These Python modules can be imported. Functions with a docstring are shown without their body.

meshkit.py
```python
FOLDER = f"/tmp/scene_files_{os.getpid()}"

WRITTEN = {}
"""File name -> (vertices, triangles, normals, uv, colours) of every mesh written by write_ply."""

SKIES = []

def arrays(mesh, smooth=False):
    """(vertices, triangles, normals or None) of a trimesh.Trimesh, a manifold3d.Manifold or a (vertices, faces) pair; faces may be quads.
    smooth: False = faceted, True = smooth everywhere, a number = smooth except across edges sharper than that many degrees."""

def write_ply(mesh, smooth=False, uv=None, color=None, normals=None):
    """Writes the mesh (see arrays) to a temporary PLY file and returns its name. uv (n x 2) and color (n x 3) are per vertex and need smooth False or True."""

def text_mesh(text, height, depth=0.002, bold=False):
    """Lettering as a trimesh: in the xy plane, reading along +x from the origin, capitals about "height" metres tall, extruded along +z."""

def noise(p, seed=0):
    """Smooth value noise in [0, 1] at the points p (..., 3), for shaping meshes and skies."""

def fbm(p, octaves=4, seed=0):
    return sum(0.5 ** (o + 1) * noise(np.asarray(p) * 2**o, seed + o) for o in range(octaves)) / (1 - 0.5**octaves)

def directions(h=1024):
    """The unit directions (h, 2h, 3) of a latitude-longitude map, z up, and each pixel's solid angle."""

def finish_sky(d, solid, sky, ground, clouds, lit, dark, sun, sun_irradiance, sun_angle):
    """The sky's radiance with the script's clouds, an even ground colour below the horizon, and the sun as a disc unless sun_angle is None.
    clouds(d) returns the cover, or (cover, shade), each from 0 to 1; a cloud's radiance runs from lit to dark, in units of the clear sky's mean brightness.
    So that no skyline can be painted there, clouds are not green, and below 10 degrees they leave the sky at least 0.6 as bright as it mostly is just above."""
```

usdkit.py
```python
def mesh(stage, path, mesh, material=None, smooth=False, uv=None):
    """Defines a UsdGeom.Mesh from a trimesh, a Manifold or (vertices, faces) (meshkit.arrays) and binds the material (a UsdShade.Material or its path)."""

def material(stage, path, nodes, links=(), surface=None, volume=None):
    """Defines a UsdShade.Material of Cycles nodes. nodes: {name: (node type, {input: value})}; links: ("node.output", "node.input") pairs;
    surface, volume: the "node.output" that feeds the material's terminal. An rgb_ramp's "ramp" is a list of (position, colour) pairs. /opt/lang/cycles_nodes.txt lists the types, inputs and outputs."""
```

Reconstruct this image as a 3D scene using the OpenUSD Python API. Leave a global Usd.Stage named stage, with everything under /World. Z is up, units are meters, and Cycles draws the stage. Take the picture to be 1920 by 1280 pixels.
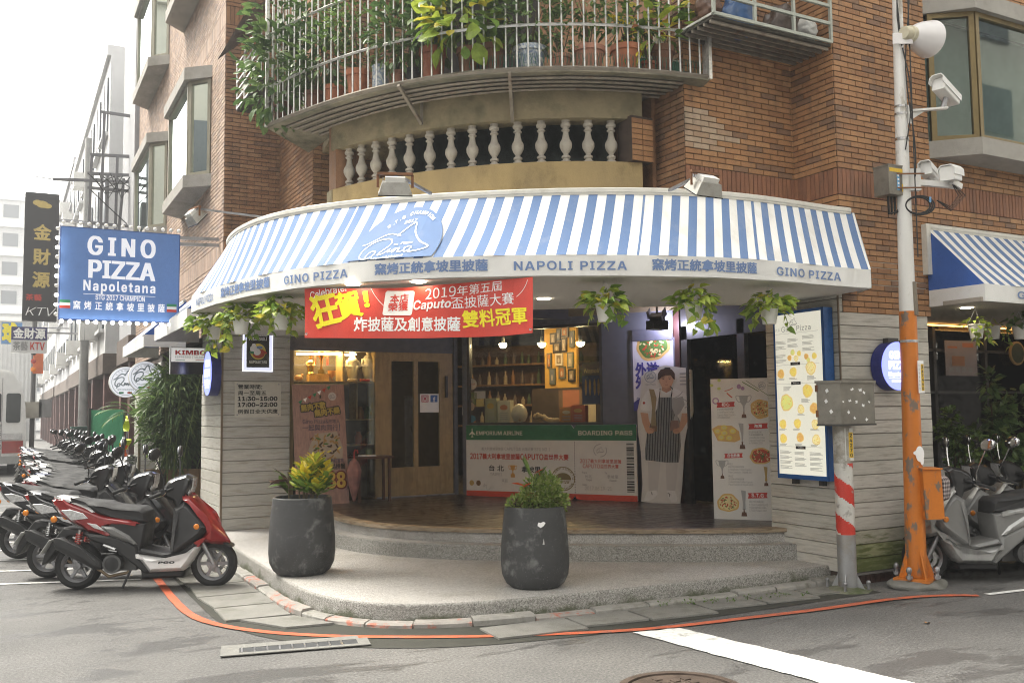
import math, random, glob, shapely
import numpy as np, trimesh, usdkit, meshkit
from pxr import Usd, UsdGeom, UsdLux, UsdShade, Gf, Sdf
from shapely import affinity, union_all
from shapely.geometry import Polygon, MultiPolygon, LineString, Point, box as sbox
from scipy.interpolate import CubicSpline

stage = Usd.Stage.CreateInMemory()
UsdGeom.SetStageUpAxis(stage, 'Z'); UsdGeom.SetStageMetersPerUnit(stage, 1.0)
UsdGeom.Xform.Define(stage, '/World'); UsdGeom.Scope.Define(stage, '/World/Looks')

# ---------------------------------------------------------------- camera, sky, sun, exposure
# x runs along the right-hand street, y along the left-hand street, the camera stands at the crossing
FPX, EYE, YAW, PITCH, ROLL = 1750.0, 1.58, math.radians(28.5), math.atan(132/1750), 0.012
fh = np.array([math.sin(YAW), math.cos(YAW), 0]); rt = np.array([math.cos(YAW), -math.sin(YAW), 0])
CF = fh*math.cos(PITCH)+np.array([0, 0, math.sin(PITCH)]); u0 = np.cross(rt, CF)
CR = math.cos(ROLL)*rt-math.sin(ROLL)*u0; CU = math.sin(ROLL)*rt+math.cos(ROLL)*u0
E0 = np.array([0, 0, EYE])
cam = UsdGeom.Camera.Define(stage, '/World/camera')
cam.CreateHorizontalApertureAttr(36.0); cam.CreateFocalLengthAttr(36.0*FPX/1920)
cam.CreateVerticalApertureAttr(24.0); cam.CreateClippingRangeAttr(Gf.Vec2f(0.05, 3000))
EXPOSURE = 2.85
cam.CreateExposureAttr(EXPOSURE)
m4 = Gf.Matrix4d(*CR, 0, *CU, 0, *(-CF), 0, *E0, 1)
cam.AddTransformOp().Set(m4)
SUN_EL, SUN_AZ = math.radians(58), math.radians(-40)     # azimuth measured from +y towards +x
SKY_STRENGTH, SUN_INT = 0.10, 0.13
sky = UsdLux.DomeLight.Define(stage, '/World/sky')
sky.GetPrim().SetCustomDataByKey('kind', 'structure')
skym = usdkit.material(stage, '/World/Looks/sky', {
    'sky': ('sky_texture', {'sky_type': 'single_scattering', 'sun_disc': False, 'sun_elevation': SUN_EL, 'sun_rotation': SUN_AZ, 'altitude': 0.0, 'air_density': 1.0, 'aerosol_density': 3.0}),
    'bw': ('rgb_to_bw', {}), 'grey': ('combine_color', {}),
    'tc': ('texture_coordinate', {}), 'n': ('noise_texture', {'scale': 2.2, 'detail': 5.0}),
    'r': ('rgb_ramp', {'ramp': [(0.3, (0.94, 0.915, 0.85)), (0.7, (1.0, 0.975, 0.915))]}),
    'tint': ('mix', {'mix_type': 'mix', 'fac': 0.95}),
    'sc': ('mix', {'mix_type': 'multiply', 'fac': 1.0}), 'sc2': ('mix', {'mix_type': 'multiply', 'fac': 1.0}),
    'bg': ('background_shader', {'strength': SKY_STRENGTH})},
    [('sky.color', 'bw.color'), ('bw.val', 'grey.r'), ('bw.val', 'grey.g'), ('bw.val', 'grey.b'),
     ('tc.generated', 'n.vector'), ('n.fac', 'r.fac'), ('sky.color', 'tint.color1'), ('grey.color', 'sc.color1'), ('r.color', 'sc.color2'), ('sc.color', 'tint.color2'), ('tint.color', 'bg.color')], surface='bg.background')
UsdShade.MaterialBindingAPI.Apply(sky.GetPrim()).Bind(skym)
sun = UsdLux.DistantLight.Define(stage, '/World/sun')
sun.CreateNormalizeAttr(True); sun.CreateIntensityAttr(SUN_INT); sun.CreateAngleAttr(25.0); sun.CreateColorAttr(Gf.Vec3f(1.0, 0.94, 0.82))
sd = np.array([math.sin(SUN_AZ)*math.cos(SUN_EL), math.cos(SUN_AZ)*math.cos(SUN_EL), math.sin(SUN_EL)])
zx = sd; xx = np.cross([0, 0, 1], zx); xx /= np.linalg.norm(xx); yx = np.cross(zx, xx)
sun.AddTransformOp().Set(Gf.Matrix4d(*xx, 0, *yx, 0, *zx, 0, 0, 0, 30, 1))

# ---------------------------------------------------------------- helpers
rng = np.random.default_rng(7); rnd = random.Random(7)
def ray(u, v): return CF+(u-960)/FPX*CR-(v-640)/FPX*CU
def az(u, v, z): d = ray(u, v); return E0+d*((z-EYE)/d[2])
def ay(u, v, y): d = ray(u, v); return E0+d*(y/d[1])
def ax(u, v, x): d = ray(u, v); return E0+d*(x/d[0])
def ad(u, v, dep): d = ray(u, v); return E0+d*(dep/(d@fh))
_names = {}
def numbered(path):
    k = _names.get(path, -1)+1; _names[path] = k
    return path if k == 0 else '%s_%03d' % (path, k)
def tag(p, label=None, cat=None, group=None, kind=None):
    p = p.GetPrim() if hasattr(p, 'GetPrim') else p
    for k, v in (('label', label), ('category', cat), ('group', group), ('kind', kind)):
        if v: p.SetCustomDataByKey(k, v)
    return p
def thing(name, label=None, cat=None, loc=(0, 0, 0), rz=0.0, group=None, kind=None, scale=None):
    x = UsdGeom.Xform.Define(stage, numbered('/World/'+name))
    x.AddTranslateOp().Set(Gf.Vec3d(*map(float, loc)))
    if rz: x.AddRotateZOp().Set(math.degrees(rz))
    if scale: x.AddScaleOp().Set(Gf.Vec3f(*[float(s) for s in np.broadcast_to(scale, 3)]))
    return tag(x, label, cat, group, kind)
def copy(src, label, loc, rz=0.0, group=None, cat=None, scale=None):
    was = src.GetCustomData(); base = src.GetName()
    if base[-4:-3] == '_' and base[-3:].isdigit(): base = base[:-4]
    r = thing(base, label, cat or was['category'], loc, rz, group or was.get('group'), scale=scale)
    r.GetReferences().AddInternalReference(src.GetPath()); r.SetInstanceable(True)
    return r
def P(parent, name, mesh, mat, smooth=False, label=None, kind=None, group=None, cat=None):
    base = '/World' if parent is None else str(parent.GetPath())
    if isinstance(mesh, MB): mesh = mesh.mesh()
    m = usdkit.mesh(stage, numbered(base+'/'+name), mesh, mat, smooth)
    return tag(m, label, cat, group, kind)
T4 = trimesh.transformations
def frame(o, ex, ey):
    ex = np.asarray(ex, float); ey = np.asarray(ey, float); ex = ex/np.linalg.norm(ex)
    ez = np.cross(ex, ey); ez /= np.linalg.norm(ez); ey = np.cross(ez, ex)
    M = np.eye(4); M[:3, 0], M[:3, 1], M[:3, 2], M[:3, 3] = ex, ey, ez, o
    return M
class MB:
    def __init__(s): s.v, s.f, s.n = [], [], 0
    def add(s, m, M=None):
        v = np.array(m.vertices if hasattr(m, 'vertices') else m[0], float); f = np.array(m.faces if hasattr(m, 'faces') else m[1], int)
        if f.ndim == 2 and f.shape[1] == 4: f = np.vstack([f[:, [0, 1, 2]], f[:, [0, 2, 3]]])
        if M is not None: v = v@M[:3, :3].T+M[:3, 3]
        s.v.append(v); s.f.append(f+s.n); s.n += len(v); return s
    def box(s, c, size, rz=0, M=None):
        b = trimesh.creation.box(size)
        if rz: b.apply_transform(T4.rotation_matrix(rz, [0, 0, 1]))
        b.apply_translation(c); return s.add(b, M)
    def bb(s, x0, x1, y0, y1, z0, z1): return s.box(((x0+x1)/2, (y0+y1)/2, (z0+z1)/2), (abs(x1-x0), abs(y1-y0), abs(z1-z0)))
    def bar(s, a, b, w, h=None, up=(0, 0, 1)):
        a, b = np.asarray(a, float), np.asarray(b, float); d = b-a; L = np.linalg.norm(d); d = d/L
        up = np.asarray(up, float)
        if abs(d@up) > .95: up = np.array([1., 0, 0]) if abs(d[0]) < .9 else np.array([0, 1., 0])
        M = frame((a+b)/2, d, np.cross(up, d)); return s.add(trimesh.creation.box((L, w, h or w)), M)
    def cyl(s, a, b, r, n=12, r2=None):
        return s.tube([a, b], [r, r if r2 is None else r2], n)
    def tube(s, pts, r, n=8, cap=True, closed=False):
        p = np.asarray(pts, float); k = len(p); r = np.broadcast_to(r, (k,)).astype(float)
        t = np.gradient(p, axis=0)
        if closed: t = np.roll(p, -1, 0)-np.roll(p, 1, 0)
        t /= np.linalg.norm(t, axis=1, keepdims=True)+1e-12
        a = np.zeros_like(p); ref = np.array([0, 0, 1.]) if abs(t[0, 2]) < .9 else np.array([1., 0, 0])
        for i in range(k):
            a[i] = ref-t[i]*(ref@t[i]); a[i] /= np.linalg.norm(a[i])+1e-12; ref = a[i]
        b = np.cross(t, a); g = np.arange(n)*2*np.pi/n
        v = (p[:, None]+r[:, None, None]*(np.cos(g)[None, :, None]*a[:, None]+np.sin(g)[None, :, None]*b[:, None])).reshape(-1, 3)
        f = []
        for i in range(k if closed else k-1):
            i2 = (i+1) % k
            for j in range(n): f.append([i*n+j, i*n+(j+1) % n, i2*n+(j+1) % n, i2*n+j])
        f = np.array(f); f = np.vstack([f[:, [0, 1, 2]], f[:, [0, 2, 3]]])
        if cap and not closed:
            c = len(v); v = np.vstack([v, p[0], p[-1]])
            f = np.vstack([f, [[c, (j+1) % n, j] for j in range(n)], [[c+1, (k-1)*n+j, (k-1)*n+(j+1) % n] for j in range(n)]])
        return s.add((v, f))
    def lathe(s, prof, c=(0, 0, 0), n=24, M=None):
        pr = np.asarray(prof, float); g = np.arange(n)*2*np.pi/n; k = len(pr)
        v = np.stack([pr[:, None, 0]*np.cos(g), pr[:, None, 0]*np.sin(g), np.broadcast_to(pr[:, None, 1], (k, n))], -1).reshape(-1, 3)+np.asarray(c, float)*(M is None)
        f = [[i*n+j, i*n+(j+1) % n, (i+1)*n+(j+1) % n, (i+1)*n+j] for i in range(k-1) for j in range(n)]
        f = np.array(f); f = np.vstack([f[:, [0, 1, 2]], f[:, [0, 2, 3]]])
        return s.add((v, f), M)
    def poly(s, pg, depth, M=None):
        """shapely polygon(s) in the xy plane, extruded along +z by depth"""
        for g in getattr(pg, 'geoms', [pg]):
            if g.is_empty or g.area < 1e-9: continue
            s.add(trimesh.creation.extrude_polygon(g, depth, engine='earcut'), M)
        return s
    def quad(s, a, b, c, d): return s.add((np.array([a, b, c, d], float), np.array([[0, 1, 2], [0, 2, 3]])))
    def strip(s, A, B):
        A, B = np.asarray(A, float), np.asarray(B, float); n = len(A)
        f = np.array([[i, i+1, n+i+1, n+i] for i in range(n-1)])
        return s.add((np.vstack([A, B]), f))
    def ell(s, c, r, sub=2, M=None):
        m = trimesh.creation.icosphere(sub, 1.0); m.vertices = m.vertices*np.broadcast_to(r, 3)
        if M is None: m.vertices = m.vertices+np.asarray(c, float)
        return s.add(m, M)
    def mesh(s): return (np.vstack(s.v), np.vstack(s.f))
def slab(poly, hw, bevel=0.012, wf=None, xf=None, step=0.03):
    """side outline (x,z) made into a body of half width hw with bevelled flanks; wf(x,z) scales the width"""
    pg = Polygon(poly).buffer(0); pg = pg.segmentize(step)
    if pg.geom_type != 'Polygon': pg = max(pg.geoms, key=lambda g: g.area)
    c = np.array(pg.exterior.coords)[:-1]
    if Polygon(c).exterior.is_ccw is False: c = c[::-1]
    t = np.roll(c, -1, 0)-np.roll(c, 1, 0); t /= np.linalg.norm(t, axis=1, keepdims=True)+1e-9
    inn = c-bevel*np.stack([t[:, 1], -t[:, 0]], 1)
    n = len(c); w = np.array([wf(*q) for q in c]) if wf else np.ones(n)
    L = [(inn, -hw*w), (c, -(hw*w-bevel)), (c, hw*w-bevel), (inn, hw*w)]
    v = np.vstack([np.stack([q[:, 0], y, q[:, 1]], 1) for q, y in L])
    f = []
    for k in range(3):
        for j in range(n): f.append([k*n+j, k*n+(j+1) % n, (k+1)*n+(j+1) % n, (k+1)*n+j])
    f = np.array(f); f = np.vstack([f[:, [0, 1, 2]], f[:, [0, 2, 3]]])
    pv, pf = trimesh.creation.triangulate_polygon(Polygon(c), engine='earcut')
    # map the triangulation's vertices back to outline indices
    from scipy.spatial import cKDTree
    idx = cKDTree(c).query(pv)[1]; pf = idx[pf]
    f = np.vstack([f, pf, pf[:, ::-1]+3*n])
    if xf is not None: v = xf(v)
    return v, f
def rbox(sx, sy, sz, r=0.02, seg=3):
    import manifold3d as m3
    s = m3.Manifold.sphere(r, 4*seg)
    pts = [s.translate((x*(sx/2-r), y*(sy/2-r), z*(sz/2-r))) for x in (-1, 1) for y in (-1, 1) for z in (-1, 1)]
    mm = m3.Manifold.batch_hull(pts).to_mesh()
    return np.array(mm.vert_properties[:, :3], float), np.array(mm.tri_verts)
# lettering -----------------------------------------------------------------
from PIL import Image, ImageDraw, ImageFont
_FD = glob.glob('/opt/blender-*/*/datafiles/fonts/')[0]; _fonts, _glyphs = {}, {}
def _font(kind):
    if kind not in _fonts:
        f = ImageFont.truetype(_FD+('Noto Sans CJK Regular.woff2' if kind == 'cjk' else 'Inter.woff2'), 96)
        if kind.startswith('inter'): f.set_variation_by_axes([32, int(kind[5:])])
        _fonts[kind] = f
    return _fonts[kind]
def _glyph(ch, kind, bold, simp):
    key = (ch, kind, bold, simp)
    if key not in _glyphs:
        f = _font(kind); x0, y0, x1, y1 = f.getbbox(ch, anchor='ls', stroke_width=bold)
        adv = f.getlength(ch)
        if x1 <= x0 or y1 <= y0: _glyphs[key] = (None, adv); return _glyphs[key]
        im = Image.new('L', (int(x1-x0)+8, int(y1-y0)+8)); ImageDraw.Draw(im).text((4-x0, 4-y0), ch, 255, f, anchor='ls', stroke_width=bold)
        on = np.pad(np.asarray(im) > 127, ((0, 0), (1, 1))).astype(np.int8)
        r, st = np.nonzero(np.diff(on, axis=1) == 1); en = np.nonzero(np.diff(on, axis=1) == -1)[1]
        if not len(r): _glyphs[key] = (None, adv); return _glyphs[key]
        g = union_all(shapely.box(st, -r-1, en, -r)).buffer(.6).buffer(-.6).simplify(simp)
        _glyphs[key] = (affinity.translate(g, x0-4, 4-y0), adv)
    return _glyphs[key]
def txt(s, h, kind=None, bold=0, space=0.0, w=None, align='l', serif=False, slant=0.0, simp=1.0, contrast=0):
    """lettering as shapely geometry, baseline at y=0; h = capital height (or the square height of Chinese characters)"""
    out, x = [], 0.0
    for ch in s:
        k = kind or ('cjk' if ord(ch) > 0x2000 else 'inter600')
        g, adv = _glyph(ch, k, bold, simp); sc = (h/86.0) if k == 'cjk' else (h/70.0)
        if k == 'cjk' and ord(ch) < 0x2000: sc = h/70.0
        if g is not None:
            if contrast: g = union_all([affinity.translate(g, d, 0) for d in np.linspace(-contrast, contrast, 5)]).buffer(.1)
            gg = affinity.scale(g, sc, sc, origin=(0, 0))
            if k == 'cjk' and ord(ch) > 0x2000: gg = affinity.translate(gg, 0, 0.09*h)
            out.append(affinity.translate(gg, x, 0))
        x += adv*sc+space*h
    if not out: return Polygon()
    g = union_all(out); x -= space*h
    if w: g = affinity.scale(g, w/x, 1, origin=(0, 0)); x = w
    if slant: g = affinity.skew(g, xs=slant, origin=(0, 0))
    return affinity.translate(g, {'l': 0, 'c': -x/2, 'r': -x}[align], 0)
def cells(g, sx, sy):
    x0, y0, x1, y1 = g.bounds; out = []
    for a in np.arange(math.floor(x0/sx)*sx, x1, sx):
        col = g.intersection(sbox(a, y0-1, a+sx, y1+1))
        if col.is_empty: continue
        for c in np.arange(math.floor(y0/sy)*sy, y1, sy):
            q = col.intersection(sbox(a, c, a+sx, c+sy))
            out += [p for p in getattr(q, 'geoms', [q]) if p.geom_type == 'Polygon' and p.area > 1e-8]
    return out
def stroke(pts, w, n=None):
    p = np.asarray(pts, float)
    if n: t = np.r_[0, np.cumsum(np.linalg.norm(np.diff(p, axis=0), axis=1))]; p = CubicSpline(t, p)(np.linspace(0, t[-1], n))
    return LineString(p).buffer(w/2)
def rect(x, y, w, h): return sbox(x, y, x+w, y+h)
def disc(x, y, r, ry=None, n=24):
    g = np.arange(n)*2*np.pi/n; return Polygon(np.stack([x+r*np.cos(g), y+(ry or r)*np.sin(g)], 1))
# ---------------------------------------------------------------- materials
_m = {}
def M(name, col, rough=0.6, metal=0.0, var=0.0, vs=6.0, bump=0.0, bs=60.0, dirt=None, coat=0.0, spec=0.5, island=0.0, emit=None, es=0.0, stretch=None, speck=None, trans=0.0, alpha=None):
    """a principled material: base colour with large noise variation, dirt tint, per-piece variation, fine bump"""
    if name in _m: return _m[name]
    col = np.array(col, float)
    pr = {'base_color': tuple(col), 'roughness': rough, 'metallic': metal, 'specular_ior_level': spec, 'coat_weight': coat, 'coat_roughness': 0.08}
    if emit is not None: pr['emission_color'] = emit; pr['emission_strength'] = es
    nodes, links = {'p': ('principled_bsdf', pr)}, []
    last = None
    if var or dirt is not None or bump or speck is not None:
        nodes['g'] = ('geometry', {}); src = 'g.position'
        if stretch: nodes['mp'] = ('mapping', {'scale': stretch}); links.append(('g.position', 'mp.vector')); src = 'mp.vector'
    if var:
        nodes['n'] = ('noise_texture', {'scale': vs, 'detail': 6.0, 'roughness': 0.6}); links.append((src, 'n.vector'))
        nodes['r'] = ('rgb_ramp', {'ramp': [(0.25, tuple(np.clip(col*(1-var), 0, 1))), (0.5, tuple(col)), (0.75, tuple(np.clip(col*(1+var), 0, 1)))]})
        links.append(('n.fac', 'r.fac')); last = 'r.color'
        nodes['rr'] = ('map_range', {'from_min': 0.3, 'from_max': 0.7, 'to_min': max(rough-.12, .03), 'to_max': min(rough+.12, 1), 'clamp': True}); links += [('n.fac', 'rr.value'), ('rr.result', 'p.roughness')]
    def mixin(nm, fac_socket, c, mode='mix'):
        nonlocal last
        nodes[nm] = ('mix', {'mix_type': mode, 'color1': tuple(col), 'color2': tuple(c)})
        links.append((fac_socket, nm+'.fac'))
        if last: links.append((last, nm+'.color1'))
        last = nm+'.color'
    if speck is not None:   # (colour, scale, lo, hi)
        nodes['sn'] = ('noise_texture', {'scale': speck[1], 'detail': 2.0}); links.append(('g.position', 'sn.vector'))
        nodes['sr'] = ('map_range', {'from_min': speck[2], 'from_max': speck[3], 'clamp': True}); links.append(('sn.fac', 'sr.value')); mixin('sm', 'sr.result', speck[0])
    if dirt is not None:    # (colour, scale, lo, hi, amount)
        nodes['dn'] = ('noise_texture', {'scale': dirt[1], 'detail': 7.0, 'roughness': 0.65}); links.append((src, 'dn.vector'))
        nodes['dr'] = ('map_range', {'from_min': dirt[2], 'from_max': dirt[3], 'to_max': dirt[4], 'clamp': True}); links.append(('dn.fac', 'dr.value')); mixin('dm', 'dr.result', dirt[0])
    if island:
        nodes['gi'] = ('geometry', {}); nodes['ir'] = ('map_range', {'to_min': 1-island, 'to_max': 1+island}); links.append(('gi.random_per_island', 'ir.value'))
        nodes['ic'] = ('combine_color', {}); links += [('ir.result', 'ic.'+c) for c in 'rgb']
        nodes['im'] = ('mix', {'mix_type': 'multiply', 'fac': 1.0, 'color1': tuple(col)}); links.append(('ic.color', 'im.color2'))
        if last: links.append((last, 'im.color1'))
        last = 'im.color'
    if last: links.append((last, 'p.base_color'))
    if bump:
        nodes['bn'] = ('noise_texture', {'scale': bs, 'detail': 4.0}); links.append((src, 'bn.vector'))
        nodes['b'] = ('bump', {'strength': min(bump, 1.0), 'distance': 0.006}); links += [('bn.fac', 'b.height'), ('b.normal', 'p.normal')]
    if trans:
        nodes['tl'] = ('translucent_bsdf', {'color': tuple(np.clip(col*1.3, 0, 1))}); nodes['mx'] = ('mix_closure', {'fac': trans})
        links += [('p.BSDF', 'mx.closure1'), ('tl.BSDF', 'mx.closure2')]
        if last: links.append((last, 'tl.color'))
    _m[name] = usdkit.material(stage, '/World/Looks/'+name, nodes, links, surface='mx.closure' if trans else 'p.BSDF')
    return _m[name]
def glow(name, col, strength):
    if name not in _m: _m[name] = usdkit.material(stage, '/World/Looks/'+name, {'e': ('emission', {'color': tuple(col), 'strength': strength})}, surface='e.emission')
    return _m[name]
def pane(name, tint=(0.9, 0.95, 0.93), ior=1.5, rough=0.0):
    if name not in _m:
        _m[name] = usdkit.material(stage, '/World/Looks/'+name, {'f': ('fresnel', {'IOR': ior}), 't': ('transparent_bsdf', {'color': tint}), 'g': ('glossy_bsdf', {'color': (1, 1, 1), 'roughness': rough}), 'm': ('mix_closure', {})},
            [('f.fac', 'm.fac'), ('t.BSDF', 'm.closure1'), ('g.BSDF', 'm.closure2')], surface='m.closure')
    return _m[name]
SG = lambda r, g, b: tuple(((c/255/12.92) if c/255 <= .04045 else ((c/255+.055)/1.055)**2.4) for c in (r, g, b))
white = M('white_paint', (.72, .71, .68), .45, var=.06)
black = M('black_plastic', (.018, .018, .019), .45, var=.2, vs=9)
blackgl = M('black_gloss', (.014, .014, .015), .18, coat=.6)
rubber = M('rubber', (.02, .02, .02), .8, bump=.3, bs=90)
steel = M('steel', (.55, .55, .55), .28, 1.0, var=.1)
greysteel = M('dull_steel', (.32, .32, .33), .4, .9, var=.2)
bluefab = M('blue_fabric', (.115, .19, .355), .8, var=.10, vs=3, bump=.2, bs=300, stretch=(1, 1, .3), dirt=((.30, .34, .42), 4.0, .55, .8, .5))
whitefab = M('white_fabric', (.76, .75, .72), .8, var=.05, vs=2.5, bump=.2, bs=300, stretch=(1, 1, .3), dirt=((.5, .46, .36), 4.0, .5, .75, .5))
bluelet = M('blue_print', (.13, .20, .37), .6, var=.06)
whitelet = M('white_print', (.8, .8, .79), .55)
blacklet = M('black_print', (.03, .03, .03), .6)
# ================================================================ ground
asphalt = usdkit.material(stage, '/World/Looks/asphalt', {
    'g': ('geometry', {}), 'n1': ('noise_texture', {'scale': .55, 'detail': 8.0, 'roughness': .62}), 'n2': ('noise_texture', {'scale': 55.0, 'detail': 6.0, 'roughness': .8}),
    'n3': ('noise_texture', {'scale': 1.25, 'detail': 9.0, 'roughness': .72, 'distortion': .5}), 'mp': ('mapping', {'scale': (.5, 1.6, 1)}),
    'r1': ('rgb_ramp', {'ramp': [(.3, (.088, .086, .083)), (.5, (.118, .115, .110)), (.7, (.155, .151, .144))]}),
    'r3': ('map_range', {'from_min': .535, 'from_max': .572, 'to_max': .62, 'clamp': True}),
    'wet': ('mix', {'mix_type': 'mix', 'color2': (.050, .049, .048)}),
    'r2': ('rgb_ramp', {'ramp': [(.34, (.42, .42, .42)), (.5, (1, 1, 1)), (.66, (1.8, 1.8, 1.8))]}), 'mu': ('mix', {'mix_type': 'multiply', 'fac': 1.0}),
    'v': ('voronoi_texture', {'scale': 130.0}), 'b': ('bump', {'strength': .5, 'distance': .004}),
    'ro': ('map_range', {'from_min': .0, 'from_max': .55, 'to_min': .68, 'to_max': .42, 'clamp': True}),
    'p': ('principled_bsdf', {})},
    [('g.position', 'n1.vector'), ('g.position', 'n2.vector'), ('g.position', 'mp.vector'), ('mp.vector', 'n3.vector'), ('n1.fac', 'r1.fac'), ('n3.fac', 'r3.value'), ('r3.result', 'wet.fac'), ('r1.color', 'wet.color1'),
     ('n2.fac', 'r2.fac'), ('wet.color', 'mu.color1'), ('r2.color', 'mu.color2'), ('mu.color', 'p.base_color'), ('g.position', 'v.vector'), ('v.distance', 'b.height'), ('b.normal', 'p.normal'), ('r3.result', 'ro.value'), ('ro.result', 'p.roughness')], surface='p.BSDF')
gr = MB(); gr.quad((-120, -60, 0), (200, -60, 0), (200, 300, 0), (-120, 300, 0))
P(None, 'road', gr, asphalt, kind='structure')
redpaint = M('red_road_paint', (.52, .115, .05), .6, var=.18, vs=5, bump=.4, bs=150, dirt=((.13, .11, .1), 8, .54, .68, .8))
whitepaint = M('white_road_paint', (.75, .75, .72), .6, var=.08, vs=4, bump=.4, bs=150, dirt=((.26, .26, .25), 11, .53, .68, .75))
def ground_poly(pts, z): return (np.array([(x, y, z) for x, y in pts]), None)
def curve(pts, n):
    p = np.asarray(pts, float); t = np.r_[0, np.cumsum(np.linalg.norm(np.diff(p, axis=0), axis=1))]
    return CubicSpline(t, p)(np.linspace(0, t[-1], n))
def smooth_curve(pts, n, deg=4):
    """least-squares smooth curve through noisy plan points"""
    p = np.asarray(pts, float); t = np.r_[0, np.cumsum(np.linalg.norm(np.diff(p, axis=0), axis=1))]; t /= t[-1]; s = np.linspace(0, 1, 400)
    q = np.stack([np.polyval(np.polyfit(t, p[:, k], deg), s) for k in (0, 1)], 1)
    L = np.r_[0, np.cumsum(np.linalg.norm(np.diff(q, axis=0), axis=1))]; a = np.linspace(0, L[-1], n)
    return np.stack([np.interp(a, L, q[:, k]) for k in (0, 1)], 1)
def ribbon(pts, w, z, n=60, wob=.0):
    c = curve(pts, n); t = np.gradient(c, axis=0); t /= np.linalg.norm(t, axis=1, keepdims=True); nn = np.stack([-t[:, 1], t[:, 0]], 1)
    w = np.broadcast_to(w, (n,))*(1+wob*rng.standard_normal(n)); zz = np.broadcast_to(z, (n,))
    a = np.c_[c+nn*w[:, None]/2, zz]; b = np.c_[c-nn*w[:, None]/2, zz]
    m = MB(); m.strip(b, a); return m
red_pts = [(1.42, 16.0), (1.36, 12.0), (1.34, 9.6), (1.32, 8.3), (1.40, 7.55), (1.68, 7.0), (2.07, 6.6), (2.45, 6.33), (2.84, 6.10), (3.4, 5.84), (4.02, 5.62), (4.97, 5.49), (5.8, 5.42), (6.33, 5.41), (7.19, 5.13)]
tag(P(None, 'red_kerb_line', ribbon(red_pts, .072, .009, 90, .04), redpaint), kind='structure')
wl = MB()
for q in [[(3.97, 5.56), (4.34, 5.50), (4.86, 2.2), (4.40, 2.2)]]:
    e_ = Polygon(q).segmentize(.05); c_ = np.array(e_.exterior.coords)[:-1]; c_ = c_+rng.normal(0, .0045, c_.shape); v, f = trimesh.creation.triangulate_polygon(Polygon(c_).buffer(0), engine='earcut'); wl.add((np.c_[v, np.full(len(v), .008)], f))
tag(P(None, 'white_stop_line', wl, whitepaint), kind='structure')
wl = MB()   # scooter bay lines on the left, edge line at the far right
wl.strip([(-.35, 10.35, .006), (-.35, 30, .006)], [(-.25, 10.35, .006), (-.25, 30, .006)])
for k in range(10):
    y = 10.35+k*.85; wl.strip([(-.25, y, .006), (1.2, y-.55, .006)], [(-.25, y+.07, .006), (1.2, y-.48, .006)])
wl.strip([(7.3, 5.1, .006), (12, 4.6, .006)], [(7.3, 5.16, .006), (12, 4.68, .006)])
tag(P(None, 'white_parking_lines', wl, whitepaint), kind='structure')
conc = M('old_concrete', (.205, .20, .182), .85, var=.22, vs=4, bump=.5, bs=120, dirt=((.10, .10, .075), 3.0, .5, .72, .8), speck=((.38, .37, .35), 220, .6, .75))
concd = M('joint_dirt', (.04, .04, .032), .95, var=.3)
moss = M('mossy_concrete', (.17, .17, .12), .9, var=.3, vs=6, bump=.5, bs=100, dirt=((.055, .08, .018), 5.0, .45, .62, .8))
kerbm = M('kerb_paint', (.30, .28, .255), .85, var=.25, vs=9, bump=.6, bs=70, dirt=((.42, .12, .07), 7.0, .52, .60, .85))
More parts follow.
